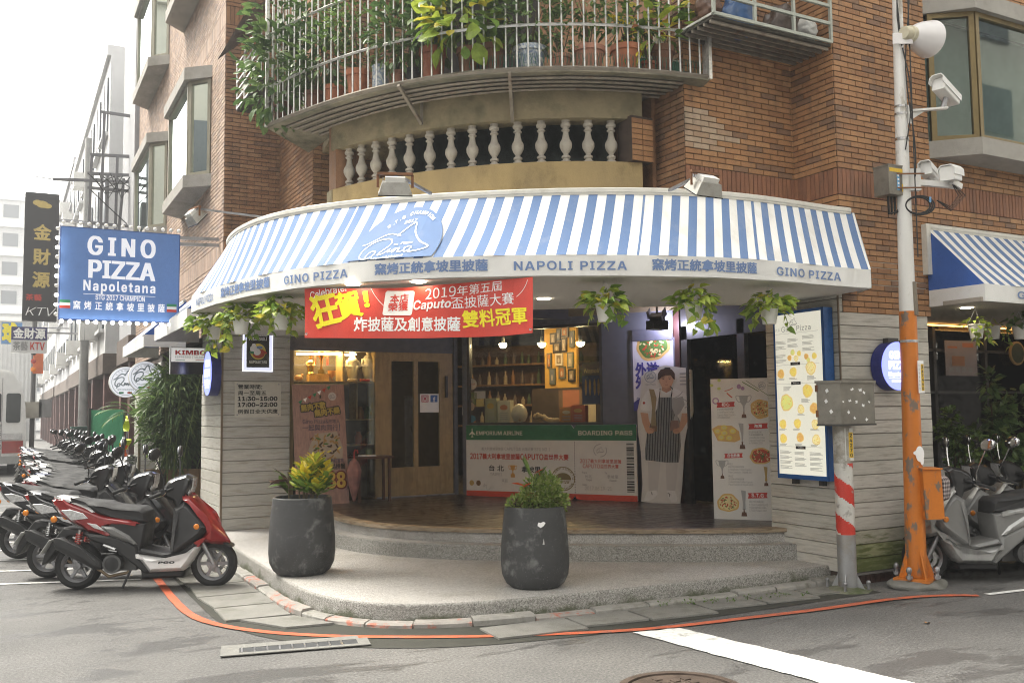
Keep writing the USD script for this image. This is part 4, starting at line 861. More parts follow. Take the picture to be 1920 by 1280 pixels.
# small window cage in the upper right recess, and one on the left
wc = thing('window_cage', 'grey metal window cage stuffed with blue bags in the upper right recess', 'window cage')
z0c = ay(1555, 78, BY-.02)[2]; xl = ay(1338, 20, BY-.02)[0]
for z in (z0c, z0c+.17, z0c+.34, z0c+.51, z0c+.9): m = MB(); m.bar((xl, BY-.02, z), (6.665, BY-.02, z), .025, .028); P(wc, 'rail', m, M('cage_paint', (.36, .38, .33), .55, .1, var=.12))
for x in np.linspace(xl, 6.655, 4): m = MB(); m.bar((x, BY-.02, z0c), (x, BY-.02, z0c+1.2), .026, .026); P(wc, 'post', m, M('cage_paint', (.36, .38, .33), .55))
m = MB(); m.bb(xl, 6.66, BY-.01, 6.5, z0c-.04, z0c-.02)
P(wc, 'floor', m, M('cage_floor_dark', (.045, .04, .03), .9, var=.4, vs=4))
for k in range(6): m = MB(); m.bb(xl, 6.66, BY+.02+k*.08, BY+.04+k*.08, z0c-.07, z0c-.042); P(wc, 'floor_rib', m, rusty)
for z in (z0c, z0c+.34, z0c+.68): P(wc, 'side_rail', MB().bar((xl, BY, z), (xl, 6.5, z), .02, .02), alu)
def lump(c, r, seed, sub=3, amp=.35):
    m = trimesh.creation.icosphere(sub, 1.0); n = meshkit.fbm(m.vertices*2.2+seed*7.3, 4, seed); m.vertices = m.vertices*(1+amp*(n[:, None]-.5)*2)*np.asarray(r)+np.asarray(c); return m
for i, (fx, c, nm, lab) in enumerate([(.35, (.03, .09, .22), 'blue_bag', 'crumpled blue plastic bag in the window cage, left of the brown heap'), (.72, (.06, .04, .03), 'brown_bag', 'dark brown heap of bags in the window cage'), (.93, (.55, .55, .52), 'white_bag', 'small white bag at the right end of the window cage'), (.1, (.10, .05, .03), 'red_brown_bag', 'dark reddish bag at the left end of the window cage')]):
    m = MB(); m.add(lump((xl+(6.66-xl)*fx, BY+.22, z0c+.16), (.16 if i < 2 else .10, .14, .20 if i < 2 else .12), i+3)); P(None, nm, m, M(nm+'_plastic', c, .35, var=.3, vs=9), smooth=60, label=lab, cat='bag')
lc = thing('window_cage', 'narrow white barred window cage under a dark hood on the left notch wall', 'window cage')
p0, p1 = ax(444, 205, 2.42), ax(489, 143, 2.42); zl = p0[2]; ya, yb = p0[1], p1[1]
for k in range(6): m = MB(); m.bar((2.42, ya, zl+.11*k), (2.42, yb, zl+.11*k), .018, .022); P(lc, 'rail', m, alu)
for k in range(4): y_ = ya+(yb-ya)*k/3; m = MB(); m.bar((2.42, y_, zl), (2.42, y_, zl+.62), .018, .018); P(lc, 'post', m, alu)
m = MB(); m.bb(2.42, 3.05, min(ya, yb), max(ya, yb), zl-.03, zl-.01); P(lc, 'floor', m, M('cage_floor_dark', (.045, .04, .03), .9))
m = MB(); m.quad((2.20, ya+.1, zl+.62), (2.20, yb-.1, zl+.62), (2.6, yb-.1, zl+1.0), (2.6, ya+.1, zl+1.0)); P(lc, 'hood', m, M('hood_sheet', (.10, .10, .10), .6))
# ================================================================ plants
def leafmat(name, c, tr=.35, var=.18):
    return M(name, c, .42, var=var, vs=25, trans=tr)
LG = {'pothos': [leafmat('leaf_pothos_'+n, c) for n, c in (('lime', (.36, .44, .06)), ('green', (.16, .27, .04)), ('fresh', (.26, .36, .045)), ('deep', (.09, .16, .025)), ('gold', (.52, .45, .05)))],
      'dark': [leafmat('leaf_dark_'+n, c, .25) for n, c in (('a', (.06, .11, .035)), ('b', (.09, .155, .045)), ('c', (.13, .20, .06)))],
      'fern': [leafmat('leaf_fern_'+n, c, .3) for n, c in (('a', (.10, .18, .03)), ('b', (.07, .13, .025)), ('c', (.14, .21, .045)))],
      'croton': [leafmat('leaf_croton_'+n, c) for n, c in (('yellow', (.62, .50, .03)), ('lime', (.36, .42, .04)), ('green', (.09, .16, .025)), ('green2', (.15, .24, .03)), ('rust', (.25, .085, .03)))],
      'bamboo': [leafmat('leaf_bamboo_'+n, c, .3) for n, c in (('a', (.10, .17, .045)), ('b', (.16, .23, .06)), ('c', (.06, .11, .03)))]}
def leaf(L, W, fold=.25, curl=.3, heart=False):
    """one leaf along +x, tip at L: eight triangles with a folded midrib and a curled tip"""
    xs = np.array([0, .18, .5, .8, 1.0]) if heart else np.array([0, .3, .6, .85, 1.0]); ws = np.array([.55, 1.0, .85, .35, 0]) if heart else np.array([.15, .8, 1.0, .55, 0])
    v = []
    for x, w in zip(xs, ws):
        z = -curl*L*x*x; v += [(x*L, -w*W/2, z+fold*w*W/2), (x*L, 0, z), (x*L, w*W/2, z+fold*w*W/2)]
    f = []
    for i in range(4):
        a = i*3; f += [[a, a+3, a+4], [a, a+4, a+1], [a+1, a+4, a+5], [a+1, a+5, a+2]]
    return np.array(v), np.array(f)
def orient(p, d, rg, roll=.6):
    d = np.asarray(d, float); d = d/np.linalg.norm(d); up = np.array([0, 0, 1.])+rg.normal(0, roll*.5, 3)
    y = np.cross(up, d); y /= np.linalg.norm(y)+1e-9; z = np.cross(d, y); Mx = np.eye(4); Mx[:3, 0], Mx[:3, 1], Mx[:3, 2], Mx[:3, 3] = d, y, z, p; return Mx
whitepot = M('white_plastic_pot', (.68, .67, .64), .45, var=.06)
wirem = M('hanger_wire', (.5, .5, .5), .4, .7)
def hanging(u, v, seed, label, nl=120, spread=(.17, .15), trail=5, vine=.28, off=.16, pos=None, size=.082, potr=.075, pal='pothos', hook=SOF, group=None):
    rg = np.random.default_rng(seed)
    if pos is None:
        ci = offset_curve(BC, off); us = np.array([uof(np.r_[q, 2.5]) for q in ci]); o = np.argsort(us)
        q = np.array([np.interp(u, us[o], ci[o, k]) for k in (0, 1)]); d = (np.r_[q, 0]-E0)@fh; pz = ad(u, v, d)[2]; c = np.r_[q, pz]
    else: c = np.asarray(pos, float)
    t = thing('hanging_plant', label, 'hanging plant', group=group)
    P(t, 'pot', MB().lathe([(0, -.13), (potr*.72, -.13), (potr, 0), (potr*1.08, 0), (potr*1.08, .012), (potr*.95, .012), (potr*.9, -.02), (0, -.02)], c, 20), whitepot, smooth=40)
    for k in range(3):
        a = 2.1*k+seed; m = MB(); m.tube([c+[potr*math.cos(a), potr*math.sin(a), .01], [c[0], c[1], max(hook-.0, c[2]+.12)]], .0022, 4); P(t, 'hanger', m, wirem)
    tips = []
    for k in range(nl):
        a = rg.uniform(0, 2*np.pi); r = rg.uniform(.25, 1); e = rg.uniform(-.1, 1)
        p = c+[math.cos(a)*spread[0]*r, math.sin(a)*spread[0]*r, .02+spread[1]*e*(1.1-r*.6)-.05*r]; tips.append((p, [math.cos(a), math.sin(a), rg.uniform(-.5, .6)]))
    for k in range(trail):
        a = rg.uniform(0, 2*np.pi); x = c+[math.cos(a)*potr*1.3, math.sin(a)*potr*1.3, .0]; L_ = vine*rg.uniform(.6, 1.1); n_ = int(L_/.045)
        pts = []
        for i in range(n_):
            x = x+[.012*math.cos(a+i)+.012*math.cos(a), .012*math.sin(a+i)+.012*math.sin(a), -.043]; pts.append(x.copy()); tips.append((x, [math.cos(a+2.4*i), math.sin(a+2.4*i), -.5]))
        if len(pts) > 2: m = MB(); m.tube(pts, .003, 4); P(t, 'vine', m, LG[pal][1])
    for p, d in tips:
        s_ = size*rg.uniform(.6, 1.25); m = MB(); m.add(leaf(s_, s_*.72, rg.uniform(.1, .5), rg.uniform(.1, .6), True), orient(p, d, rg, .9))
        P(t, 'leaf', m, LG[pal][int(rg.choice(len(LG[pal]), p=None if len(LG[pal]) != 5 else [.38, .16, .32, .07, .07]))])
hanging(398, 612, 11, 'bushy trailing pothos at the far left end of the awning, above the espresso sign', 150, (.24, .20), 7, .36, off=.22)
hanging(452, 600, 12, 'pothos in a white hanging pot above the black framed pizza poster', 130, (.20, .16), 5, .24)
hanging(527, 590, 13, 'pothos in a white hanging pot right beside the left edge of the red banner', 135, (.20, .17), 5, .22)
hanging(1134, 572, 14, 'yellowish pothos in a white hanging pot over the right end of the boarding pass board', 125, (.18, .14), 5, .22)
hanging(1300, 570, 15, 'pothos in a white hanging pot left of the lit menu board, above the chef cutout', 120, (.16, .15), 5, .24)
hanging(1441, 578, 16, 'wide leafy pothos in a white hanging pot over the top of the menu board', 130, (.19, .14), 4, .18)
for u, v, yy, s_, lb, kw in ((1830, 610, 5.9, 21, 'hanging plant with long drooping stems under the right awning, nearest the plank pillar', dict(nl=26, spread=(.15, .08), trail=5, vine=.26, size=.06)), (1862, 613, 6.3, 22, 'second hanging plant under the right awning, with a small sparse white pot', dict(nl=18, spread=(.11, .07), trail=3, vine=.22, size=.06)), (1912, 612, 5.9, 23, 'dense dark hanging plant at the right edge of the picture', dict(nl=44, spread=(.17, .15), trail=2, vine=.14))):
    hanging(0, 0, s_, lb, pos=ay(u, v, yy), hook=zv2, pal='pothos' if s_ < 23 else 'dark', **kw)
# ---- pots on the balcony
def foliage(t, c, rad, n, L_, W_, pal, rg, shape='dome', curl=.3, name='foliage'):
    by = {}
    for k in range(n):
        d = rg.normal(0, 1, 3); d /= np.linalg.norm(d); r = rg.uniform(.25, 1)**.5
        p = np.asarray(c)+d*r*np.asarray(rad); dirn = d*[1, 1, .6]+[0, 0, rg.uniform(-.5, .5)]; s_ = rg.uniform(.6, 1.25)
        by.setdefault(int(rg.integers(len(LG[pal]))), MB()).add(leaf(L_*s_, W_*s_, rg.uniform(.1, .4), rg.uniform(.05, .5)), orient(p, dirn, rg, .9))
    for i, m in by.items(): P(t, name, m, LG[pal][i], kind='stuff')
stemm = M('plant_stem', (.10, .075, .04), .8, var=.3)
terra = [M('terracotta_'+n, c, .75, var=.15, vs=9, dirt=((.35, .28, .22), 7, .55, .75, .4)) for n, c in (('orange', (.40, .145, .07)), ('rust', (.30, .095, .05)), ('pink', (.38, .18, .115)), ('umber', (.18, .085, .05)))]
glaze = usdkit.material(stage, '/World/Looks/blue_white_glaze', {'g': ('geometry', {}), 'n': ('noise_texture', {'scale': 16.0, 'detail': 5.0, 'distortion': 1.2}), 'r': ('rgb_ramp', {'ramp': [(.44, (.50, .52, .50)), (.52, (.16, .21, .32)), (.62, (.40, .44, .45))]}), 'p': ('principled_bsdf', {'roughness': .25, 'coat_weight': .4})}, [('g.position', 'n.vector'), ('n.fac', 'r.fac'), ('r.color', 'p.base_color')], surface='p.BSDF')
soil = M('potting_soil', (.035, .025, .018), .95, bump=.6, bs=60)
def potted(u, vb, wpx, hpx, mat, label, seed, pal='dark', rad=(.2, .2, .25), n=120, L_=.10, W_=.045, back=.16, lift=.25, straight=False, outw=0.0):
    rg = np.random.default_rng(seed)
    ci = offset_curve(CG, back); us = np.array([uof(np.r_[q, CZ]) for q in ci]); q = np.array([np.interp(u, us, ci[:, k]) for k in (0, 1)]); d = (np.r_[q, 0]-E0)@fh
    r = wpx/2*d/FPX*1.05; h = hpx*d/FPX*1.08; c = np.r_[q, CZ+.0]
    t = thing('potted_plant', label, 'potted plant')
    prof = [(0, 0), (r*.98, 0), (r, h*.1), (r, h*.92), (r*1.04, h*.93), (r*1.04, h), (r*.9, h), (r*.88, h*.9), (0, h*.9)] if straight else [(0, 0), (r*.68, 0), (r*.92, h*.8), (r*1.04, h*.82), (r*1.04, h), (r*.9, h), (r*.86, h*.88), (0, h*.88)]
    P(t, 'pot', MB().lathe(prof, c, 22), mat, smooth=35); P(t, 'soil', MB().lathe([(r*.88, h*.9), (0, h*.93)], c, 14), soil)
    for k in range(4):
        a = rg.uniform(0, 6.3); m = MB(); m.tube([c+[0, 0, h*.9], c+[.05*math.cos(a), .05*math.sin(a), h+lift*.6], c+[rad[0]*.5*math.cos(a), rad[1]*.5*math.sin(a), h+lift+rad[2]*.4]], [.007, .006, .003], 5); P(t, 'stem', m, stemm)
    nn = np.array([-.7, -.7, 0])*outw
    foliage(t, c+nn+[0, 0, h+lift], np.array(rad)*1.15, int(n*(1.5 if pal != 'pothos' else 1.1)), L_*1.1, W_*1.2, pal, rg)
    if pal == 'dark' and n > 60: foliage(t, c+nn+[0, 0, h+lift+.5], np.array(rad)*[1, 1, 1.3], int(n*.9), L_*1.1, W_*1.2, pal, rg)
PT = [(528, 205, 36, 46, 3, 'umber clay pot with a vine climbing the left end of the balcony cage', 'dark', (.35, .3, .5), 260, .11, .055, .3, .10),
 (589, 196, 36, 45, 3, 'dull brown pot, leftmost of the clay row in the balcony cage', 'dark', (.28, .22, .35), 170, .09, .035, .3, 0),
 (626, 184, 36, 42, 0, 'terracotta pot with thin dark shrub, second from the left in the balcony cage', 'dark', (.25, .2, .35), 150, .08, .03, .35, 0),
 (671, 172, 44, 56, 0, 'ribbed orange pot with a spindly bright green shrub in the balcony cage', 'fern', (.3, .22, .22), 230, .05, .018, .42, .05),
 (714, 163, 32, 54, 'g', 'tall blue and white porcelain pot with small succulent stump in the balcony cage', 'dark', (.09, .09, .08), 24, .06, .02, .05, 0),
 (746, 158, 25, 38, 2, 'small pink clay pot right of the tall porcelain pot', 'dark', (.22, .2, .3), 110, .12, .04, .3, .05),
 (775, 150, 30, 36, 'b', 'black pot in shade with dark leaves between small clay pots', 'dark', (.2, .2, .3), 130, .08, .03, .3, 0),
 (812, 146, 50, 66, 1, 'large rust red pot behind green netting left of the big pothos', 'dark', (.25, .2, .3), 120, .1, .04, .25, 0),
 (880, 140, 46, 55, 3, 'brown pot with a big pothos spilling out through the bars', 'pothos', (.34, .24, .26), 130, .15, .105, .22, .20),
 (922, 138, 52, 58, 3, 'grey brown pot right of the spilling pothos', 'dark', (.25, .2, .3), 110, .1, .045, .3, 0),
 (994, 130, 64, 50, 'g', 'wide blue and white glazed bowl with dark shrub in the middle of the cage', 'dark', (.33, .25, .34), 240, .07, .03, .32, 0),
 (1052, 128, 40, 36, 2, 'small pale terracotta pot beside the wide glazed bowl', 'dark', (.18, .18, .22), 110, .05, .03, .2, 0),
 (1105, 127, 60, 50, 2, 'large terracotta pot with draped garland relief and bushy fern', 'fern', (.34, .25, .2), 300, .06, .014, .38, .05),
 (1175, 130, 58, 55, 0, 'large bright orange terracotta pot with relief, right of the garland pot', 'dark', (.32, .22, .3), 200, .08, .03, .36, 0),
 (1216, 126, 30, 30, 1, 'small pot with a red and yellow leafed cordyline behind the bars', 'croton', (.14, .12, .2), 26, .2, .045, .22, .03),
 (1243, 128, 42, 60, 3, 'brown pot with broad bright leaves near the right end of the cage', 'pothos', (.24, .2, .26), 60, .12, .06, .2, .02)]
for i, (u, vb, w_, h_, mt, lab, pal, rad, n, L_, W_, lift, ow) in enumerate(PT):
    mat = glaze if mt == 'g' else black if mt == 'b' else terra[mt]
    potted(u, vb, w_, h_, mat, lab, 40+i, pal, rad, n, L_, W_, .17 if i != 8 else .14, lift, straight=(mt == 'g' and w_ < 40), outw=ow)
t = thing('planter_crate', 'green netted crate at the right end of the balcony cage', 'crate')
m = MB(); a, b = cpt(CL_[-1]-.62, CZ, -.28), cpt(CL_[-1]-.08, CZ, -.28); m.bar(a+[0, 0, .10], b+[0, 0, .10], .2, .18); P(t, 'crate', m, M('green_crate', (.045, .12, .075), .8, var=.3, vs=9))
m = MB(); m.bar(a+[0, 0, .20], b+[0, 0, .20], .22, .012); P(t, 'lid', m, M('crate_lid', (.33, .31, .24), .8, var=.2))
t = thing('ceramic_figure', 'floral painted ceramic figure standing on the green netted crate', 'figurine')
q = cpt(CL_[-1]-.38, CZ+.21, -.28); m = MB(); m.lathe([(0, 0), (.06, 0), (.075, .06), (.05, .13), (.055, .17), (.045, .22), (0, .24)], q, 18)
P(t, 'body', m, usdkit.material(stage, '/World/Looks/floral_glaze', {'g': ('geometry', {}), 'n': ('voronoi_texture', {'scale': 34.0}), 'r': ('rgb_ramp', {'ramp': [(.0, (.62, .55, .40)), (.45, (.62, .56, .42)), (.5, (.45, .16, .06)), (.62, (.6, .42, .1)), (.75, (.62, .58, .5))]}), 'sc': ('separate_color', {}), 'p': ('principled_bsdf', {'roughness': .3})}, [('g.position', 'n.vector'), ('n.color', 'sc.color'), ('sc.r', 'r.fac'), ('r.color', 'p.base_color')], surface='p.BSDF'), smooth=40)
for s_ in (-1, 1): m = MB(); m.ell(q+[.03*s_, .0, .235], (.018, .018, .025), 1); P(t, 'ear', m, M('cream_glaze', (.6, .52, .38), .35))
# ================================================================ planters on the platform
stonem = M('black_stone_pot', (.040, .041, .042), .62, var=.30, vs=3.5, bump=.35, bs=45, dirt=((.16, .165, .16), 6.5, .53, .66, .75), speck=((.3, .3, .3), 120, .68, .8))
def planter(c, r, h, label):
    t = thing('planter', label, 'planter', c)
    pr = [(0, 0), (r*.70, 0), (r*.85, h*.05), (r*.965, h*.15), (r, h*.28), (r*.985, h*.5), (r*.94, h*.75), (r*.885, h*.965), (r*.875, h*.99), (r*.85, h), (r*.80, h), (r*.785, h*.97), (r*.785, h*.92), (0, h*.92)]
    P(t, 'pot', MB().lathe(pr, n=64), stonem, smooth=35); P(t, 'soil', MB().lathe([(r*.785, h*.925), (r*.4, h*.955), (0, h*.96)], n=24), soil); return t
c1, c2 = az(556, 1081, Z1), az(1005, 1106, Z1)
d1, d2 = (c1-E0)@fh, (c2-E0)@fh
r1, r2 = 60.5*d1/FPX, 63*d2/FPX; h1, h2 = .685, .655
c1 = c1+np.r_[fh[:2]*r1*.72, 0]; c2 = c2+np.r_[fh[:2]*r2*.72, 0]; r1 *= 1.03; r2 *= 1.03
pa = planter(c1, r1, h1, 'black stone planter holding the yellow croton, beside the scooters'); pb = planter(c2, r2, h2, 'black stone planter with a peeling white sticker, at the platform front')
m = MB(); a = -yaw if False else 0
dirv = (E0-c2)[:2]; dirv /= np.linalg.norm(dirv); side = np.array([-dirv[1], dirv[0]])
def onpot(cc, r, ang, z): return np.r_[dirv*math.cos(ang)+side*math.sin(ang), 0]*r+[0, 0, z]
Fs = frame(onpot(c2, r2*.945, .22, .53), np.r_[side, 0], (0, 0, 1)); g = Polygon([(-.035, -.01), (-.01, -.028), (.015, -.012), (.03, .012), (.012, .022), (-.008, .012), (-.028, .016)])
P(pb, 'sticker', MB().poly(g, .004, Fs), whitelet)
P(pb, 'sticker', MB().poly(Polygon([(-.008, -.03), (.008, -.03), (.002, .02)]), .004, frame(onpot(c2, r2*.965, .26, .40), np.r_[side, 0], (0, 0, 1))), M('sticker_rest', (.45, .45, .43), .7))
cr = thing('croton', 'yellow and green croton growing in the left stone planter', 'shrub'); rg = np.random.default_rng(3)
ztop = c1[2]+h1*.95
for cx_, cy_, hh, n in ((-.08, 0, .20, 8), (0, .05, .29, 12), (.08, -.03, .33, 12), (.0, -.08, .25, 11), (.14, .05, .26, 10), (-.05, .1, .28, 9), (.17, -.08, .20, 9), (.07, .12, .22, 8), (.04, -.12, .2, 9), (.12, -.14, .14, 8)):
    bs_ = c1[:2]+rt[:2]*(cx_+.045)+fh[:2]*cy_; m = MB(); m.tube([np.r_[bs_*.6+c1[:2]*.4, ztop-.02], np.r_[bs_, ztop+hh]], [.008, .004], 5); P(cr, 'stem', m, stemm)
    for k in range(n*3):
        a = 2.4*k+rg.uniform(0, 1); f = k/(3*n); z = ztop+hh*(.35+.75*f); e = .45+1.2*f
        s_ = rg.uniform(.10, .155); lf = leaf(s_, s_*.38, .3, .25); d = [math.cos(a), math.sin(a), e]; q = f+rg.normal(0, .25)
        m = MB(); m.add(lf, orient(np.r_[bs_, z], d, rg)); P(cr, 'leaf', m, LG['croton'][0 if q > .75 else 1 if q > .5 else 3 if q > .2 else 2])
cd = thing('croton', 'dark bronze broad leafed croton at the left rim of the left stone planter', 'shrub')
for i, (a, e, L_, k) in enumerate(((2.6, 1.9, .20, 2), (3.0, .8, .22, 4), (3.5, .25, .2, 3), (2.2, 1.2, .18, 4), (4.0, .1, .19, 2), (3.3, 1.4, .2, 3), (2.9, -.05, .18, 4), (3.8, .7, .16, 2))):
    bs_ = np.r_[c1[:2]-rt[:2]*.13+fh[:2]*.02, ztop+.06+.02*i]; d3 = rt*math.cos(a)+fh*math.sin(a)*.6+np.array([0, 0, e]); m = MB(); m.add(leaf(L_, L_*.42, .2, .2), orient(bs_, d3, rg, .6))
    P(cd, 'leaf', m, [LG['croton'][0], LG['croton'][1], LG['croton'][2], LG['croton'][4], M('leaf_bronze', (.075, .045, .035), .4, var=.3, vs=30, trans=.2)][k if k != 3 else 4])
P(cd, 'stem', MB().tube([np.r_[c1[:2]-rt[:2]*.12, ztop-.03], np.r_[c1[:2]-rt[:2]*.13, ztop+.26]], .006, 5), stemm)
sx = thing('small_leaf_shrub', 'dense small leafed bright green shrub in the right stone planter', 'shrub'); rg = np.random.default_rng(9)
z2 = c2[2]+h2*.95
ccs = [(c2+rt*x+fh*y*.6+np.array([0, 0, h2*.95+z]), r) for x, y, z, r in ((.06, 0, .12, .13), (.13, .02, .13, .11), (-.02, -.04, .08, .10), (.10, -.06, .06, .11), (-.14, -.05, .02, .08), (.19, 0, .06, .08), (.03, .08, .15, .11), (.1, .0, .2, .09))]
by = {}
for k in range(2400):
    c_, r = ccs[int(rg.integers(len(ccs)))]; d = rg.normal(0, 1, 3); d /= np.linalg.norm(d); p = c_+d*r*1.15*rg.uniform(.6, 1.05)
    by.setdefault(int(rg.integers(3)), MB()).add(leaf(.030*rg.uniform(.7, 1.3), .020, .3, .2), orient(p, d+[0, 0, .4], rg, 1.2))
for i, m in by.items(): P(sx, 'foliage', m, [leafmat('leaf_boxy_lime', (.27, .36, .08)), leafmat('leaf_boxy_green', (.16, .25, .05)), leafmat('leaf_boxy_pale', (.36, .42, .15))][i], kind='stuff')
for k in range(6): c_, r = ccs[k]; P(sx, 'stem', MB().tube([np.r_[c2[:2]+(c_[:2]-c2[:2])*.3, z2-.02], c_], [.006, .003], 5), stemm)
an = thing('red_flower', 'orange red flower spathes with long leaves in the right stone planter', 'flower')
redsp = leafmat('spathe_orange', (.55, .085, .015)); purp = leafmat('bract_purple', (.20, .06, .07))
for px, py, dx_, dy_, L_, W_, mt in ((1000, 905, -18, 6, .10, .06, redsp), (985, 912, -26, -10, .12, .05, redsp), (1002, 888, 12, -8, .09, .04, redsp), (1008, 882, 2, 4, .07, .03, redsp), (978, 930, -20, 14, .09, .05, purp), (985, 938, -14, 16, .08, .05, purp), (992, 890, -6, -20, .16, .03, LG['fern'][0]), (996, 895, -10, -34, .2, .03, LG['fern'][2]), (1005, 900, 14, -22, .15, .035, LG['fern'][1])):
    p = ad(px, py, d2+r2*.55); d = rt*dx_-np.array([0, 0, dy_*1.0]); m = MB(); m.add(leaf(L_, W_, .4, .15), orient(p, d, rg, .5)); P(an, 'petal' if mt in (redsp, purp) else 'leaf', m, mt)
    if mt is not purp: P(an, 'stem', MB().tube([np.r_[c2[:2]-rt[:2]*.03, z2-.02], p], .003, 4), LG['fern'][1])
# ================================================================ flat printed things: helper working in a local (x right, y up) board frame
class Board:
    """a board with thickness; printed shapes are thin layers stacked in front of it"""
    def __init__(s, root, F): s.root, s.F, s.k = root, F, 0
    def body(s, name, g, th, mat, back=True):
        m = MB(); m.poly(g, th, s.F@T4.translation_matrix((0, 0, -th if back else 0))); return P(s.root, name, m, mat)
    def put(s, name, g, mat, lift=None, **kw):
        if g.is_empty: return
        if lift is None: s.k += 1; lift = .0012*s.k
        m = MB()
        for q in getattr(g, 'geoms', [g]):
            if q.geom_type == 'Polygon' and q.area > 1e-8:
                v, f = trimesh.creation.triangulate_polygon(q, engine='earcut')
                if len(f): m.add((np.c_[v, np.full(len(v), lift)], f), s.F)
        if m.v: return P(s.root, name, m, mat, **kw)
def at(g, x, y, rot=0): return affinity.translate(affinity.rotate(g, rot, origin=(0, 0)) if rot else g, x, y)
def flat(name, c): return M(name, c, .6, var=.05, vs=8)
crust = flat('print_crust', (.60, .38, .12)); sauce = flat('print_sauce', (.42, .10, .03)); cheese = flat('print_cheese', (.68, .58, .28)); herb = flat('print_herb', (.08, .16, .03)); tomato = flat('print_tomato', (.45, .06, .025)); yolk = flat('print_yolk', (.68, .55, .09)); greyp = flat('print_grey', (.26, .26, .26)); ochre_p = flat('print_ochre', (.42, .28, .08)); silver_p = flat('print_silver', (.34, .34, .33)); mint = flat('print_mint', (.48, .55, .16))
def pizza(b, x, y, r, ry, seed, base=sauce, tops=(herb, tomato, cheese), n=26, lay0=None, rim=None):
    rg = np.random.default_rng(seed); a = np.arange(30)*2*np.pi/30; w = 1+.05*np.sin(a*3+seed)+.03*np.sin(a*7+2*seed)
    L0 = lay0 or .0015
    b.put('pizza_picture', Polygon(np.c_[x+r*w*np.cos(a), y+ry*w*np.sin(a)]), rim or crust, L0); b.put('pizza_topping', Polygon(np.c_[x+r*.84*w*np.cos(a), y+ry*.82*w*np.sin(a)]), base, L0+.0012)
    for k, mt in enumerate(tops):
        gs = []
        for i in range(n):
            q = rg.uniform(0, 6.28); d = rg.uniform(0, .78)**.5; s_ = r*rg.uniform(.05, .13); gs.append(at(affinity.scale(disc(0, 0, s_, s_*.6, 7), 1, ry/r), x+r*.85*d*math.cos(q), y+ry*.85*d*math.sin(q), rg.uniform(0, 180)))
        b.put('pizza_topping', union_all(gs), mt, L0+.0012*(k+2))
def trophy(b, x, y, h, kind, L0=.003):
    g = []
    if kind == 'cup': g = [Polygon([(-.20, 1), (.20, 1), (.16, .72), (.05, .55), (.03, .40), (.03, .28), (-.03, .28), (-.03, .40), (-.05, .55), (-.16, .72)]), stroke([(-.17, .95), (-.33, .98), (-.28, .78), (-.13, .70)], .03, 12), stroke([(.17, .95), (.33, .98), (.28, .78), (.13, .70)], .03, 12)]
    elif kind == 'vase': g = [Polygon([(-.13, 1), (.06, .98), (.05, .6), (.02, .3), (.05, .25), (-.05, .25), (-.02, .3), (-.04, .6)])]
    else: g = [Polygon([(-.10, 1), (.09, .97), (.05, .5), (.06, .25), (-.06, .25), (-.04, .5)])]
    b.put('trophy_picture', affinity.translate(affinity.scale(union_all(g), h, h, origin=(0, 0)), x, y), silver_p if kind != 'gold' else ochre_p, L0)
    b.put('trophy_base', affinity.translate(affinity.scale(union_all([Polygon([(-.11, 0), (.11, 0), (.085, .16), (-.085, .16)]), Polygon([(-.03, .16), (.03, .16), (.02, .28), (-.02, .28)])]), h, h, origin=(0, 0)), x, y), flat('print_base', (.13, .06, .035)), L0+.0012)
def lines(x, y, w, n, dy, h, seed, ragged=.35):
    """small print too fine to read in the picture: short grey rules"""
    rg = np.random.default_rng(seed); return union_all([rect(x, y-i*dy, w*(1-ragged*rg.uniform()), h) for i in range(n)])
def flagstripe(b, x, y, w, h, lift=.004):
    b.put('flag_green', rect(x, y+2*h/3, w, h/3), flat('flag_green', (.03, .22, .10)), lift); b.put('flag_white', rect(x, y+h/3, w, h/3), whitelet, lift); b.put('flag_red', rect(x, y, w, h/3), flat('flag_red', (.50, .05, .03)), lift)
def gino_mark(w, sw, simple=False):
    """the line drawing of the shop mark: a mountain running out of the name, as one outline w wide"""
    pts = [([(0, .36), (.12, .44), (.24, .56), (.34, .62), (.44, .60), (.5, .56)], 1), ([(.46, .56), (.56, .70), (.64, .78), (.70, .62), (.80, .42), (.92, .30), (.98, .22), (.90, .17), (.76, .15)], 1), ([(.12, -.02), (.15, .12), (.18, .17), (.26, .17), (.24, .08), (.14, .05), (.06, .1), (.05, .2), (.12, .36), (.28, .46), (.42, .44), (.41, .30), (.32, .14), (.36, .10), (.46, .2)], 1), ([(.46, .2), (.46, .12), (.52, .2), (.53, .12), (.60, .2), (.61, .12), (.68, .18)], 1), ([(.76, .2), (.70, .15), (.76, .11), (.80, .17), (.76, .2)], 1)]
    return affinity.scale(union_all([stroke(p, sw/w, 10*len(p)) for p, _ in pts]), w, w, origin=(0, 0))
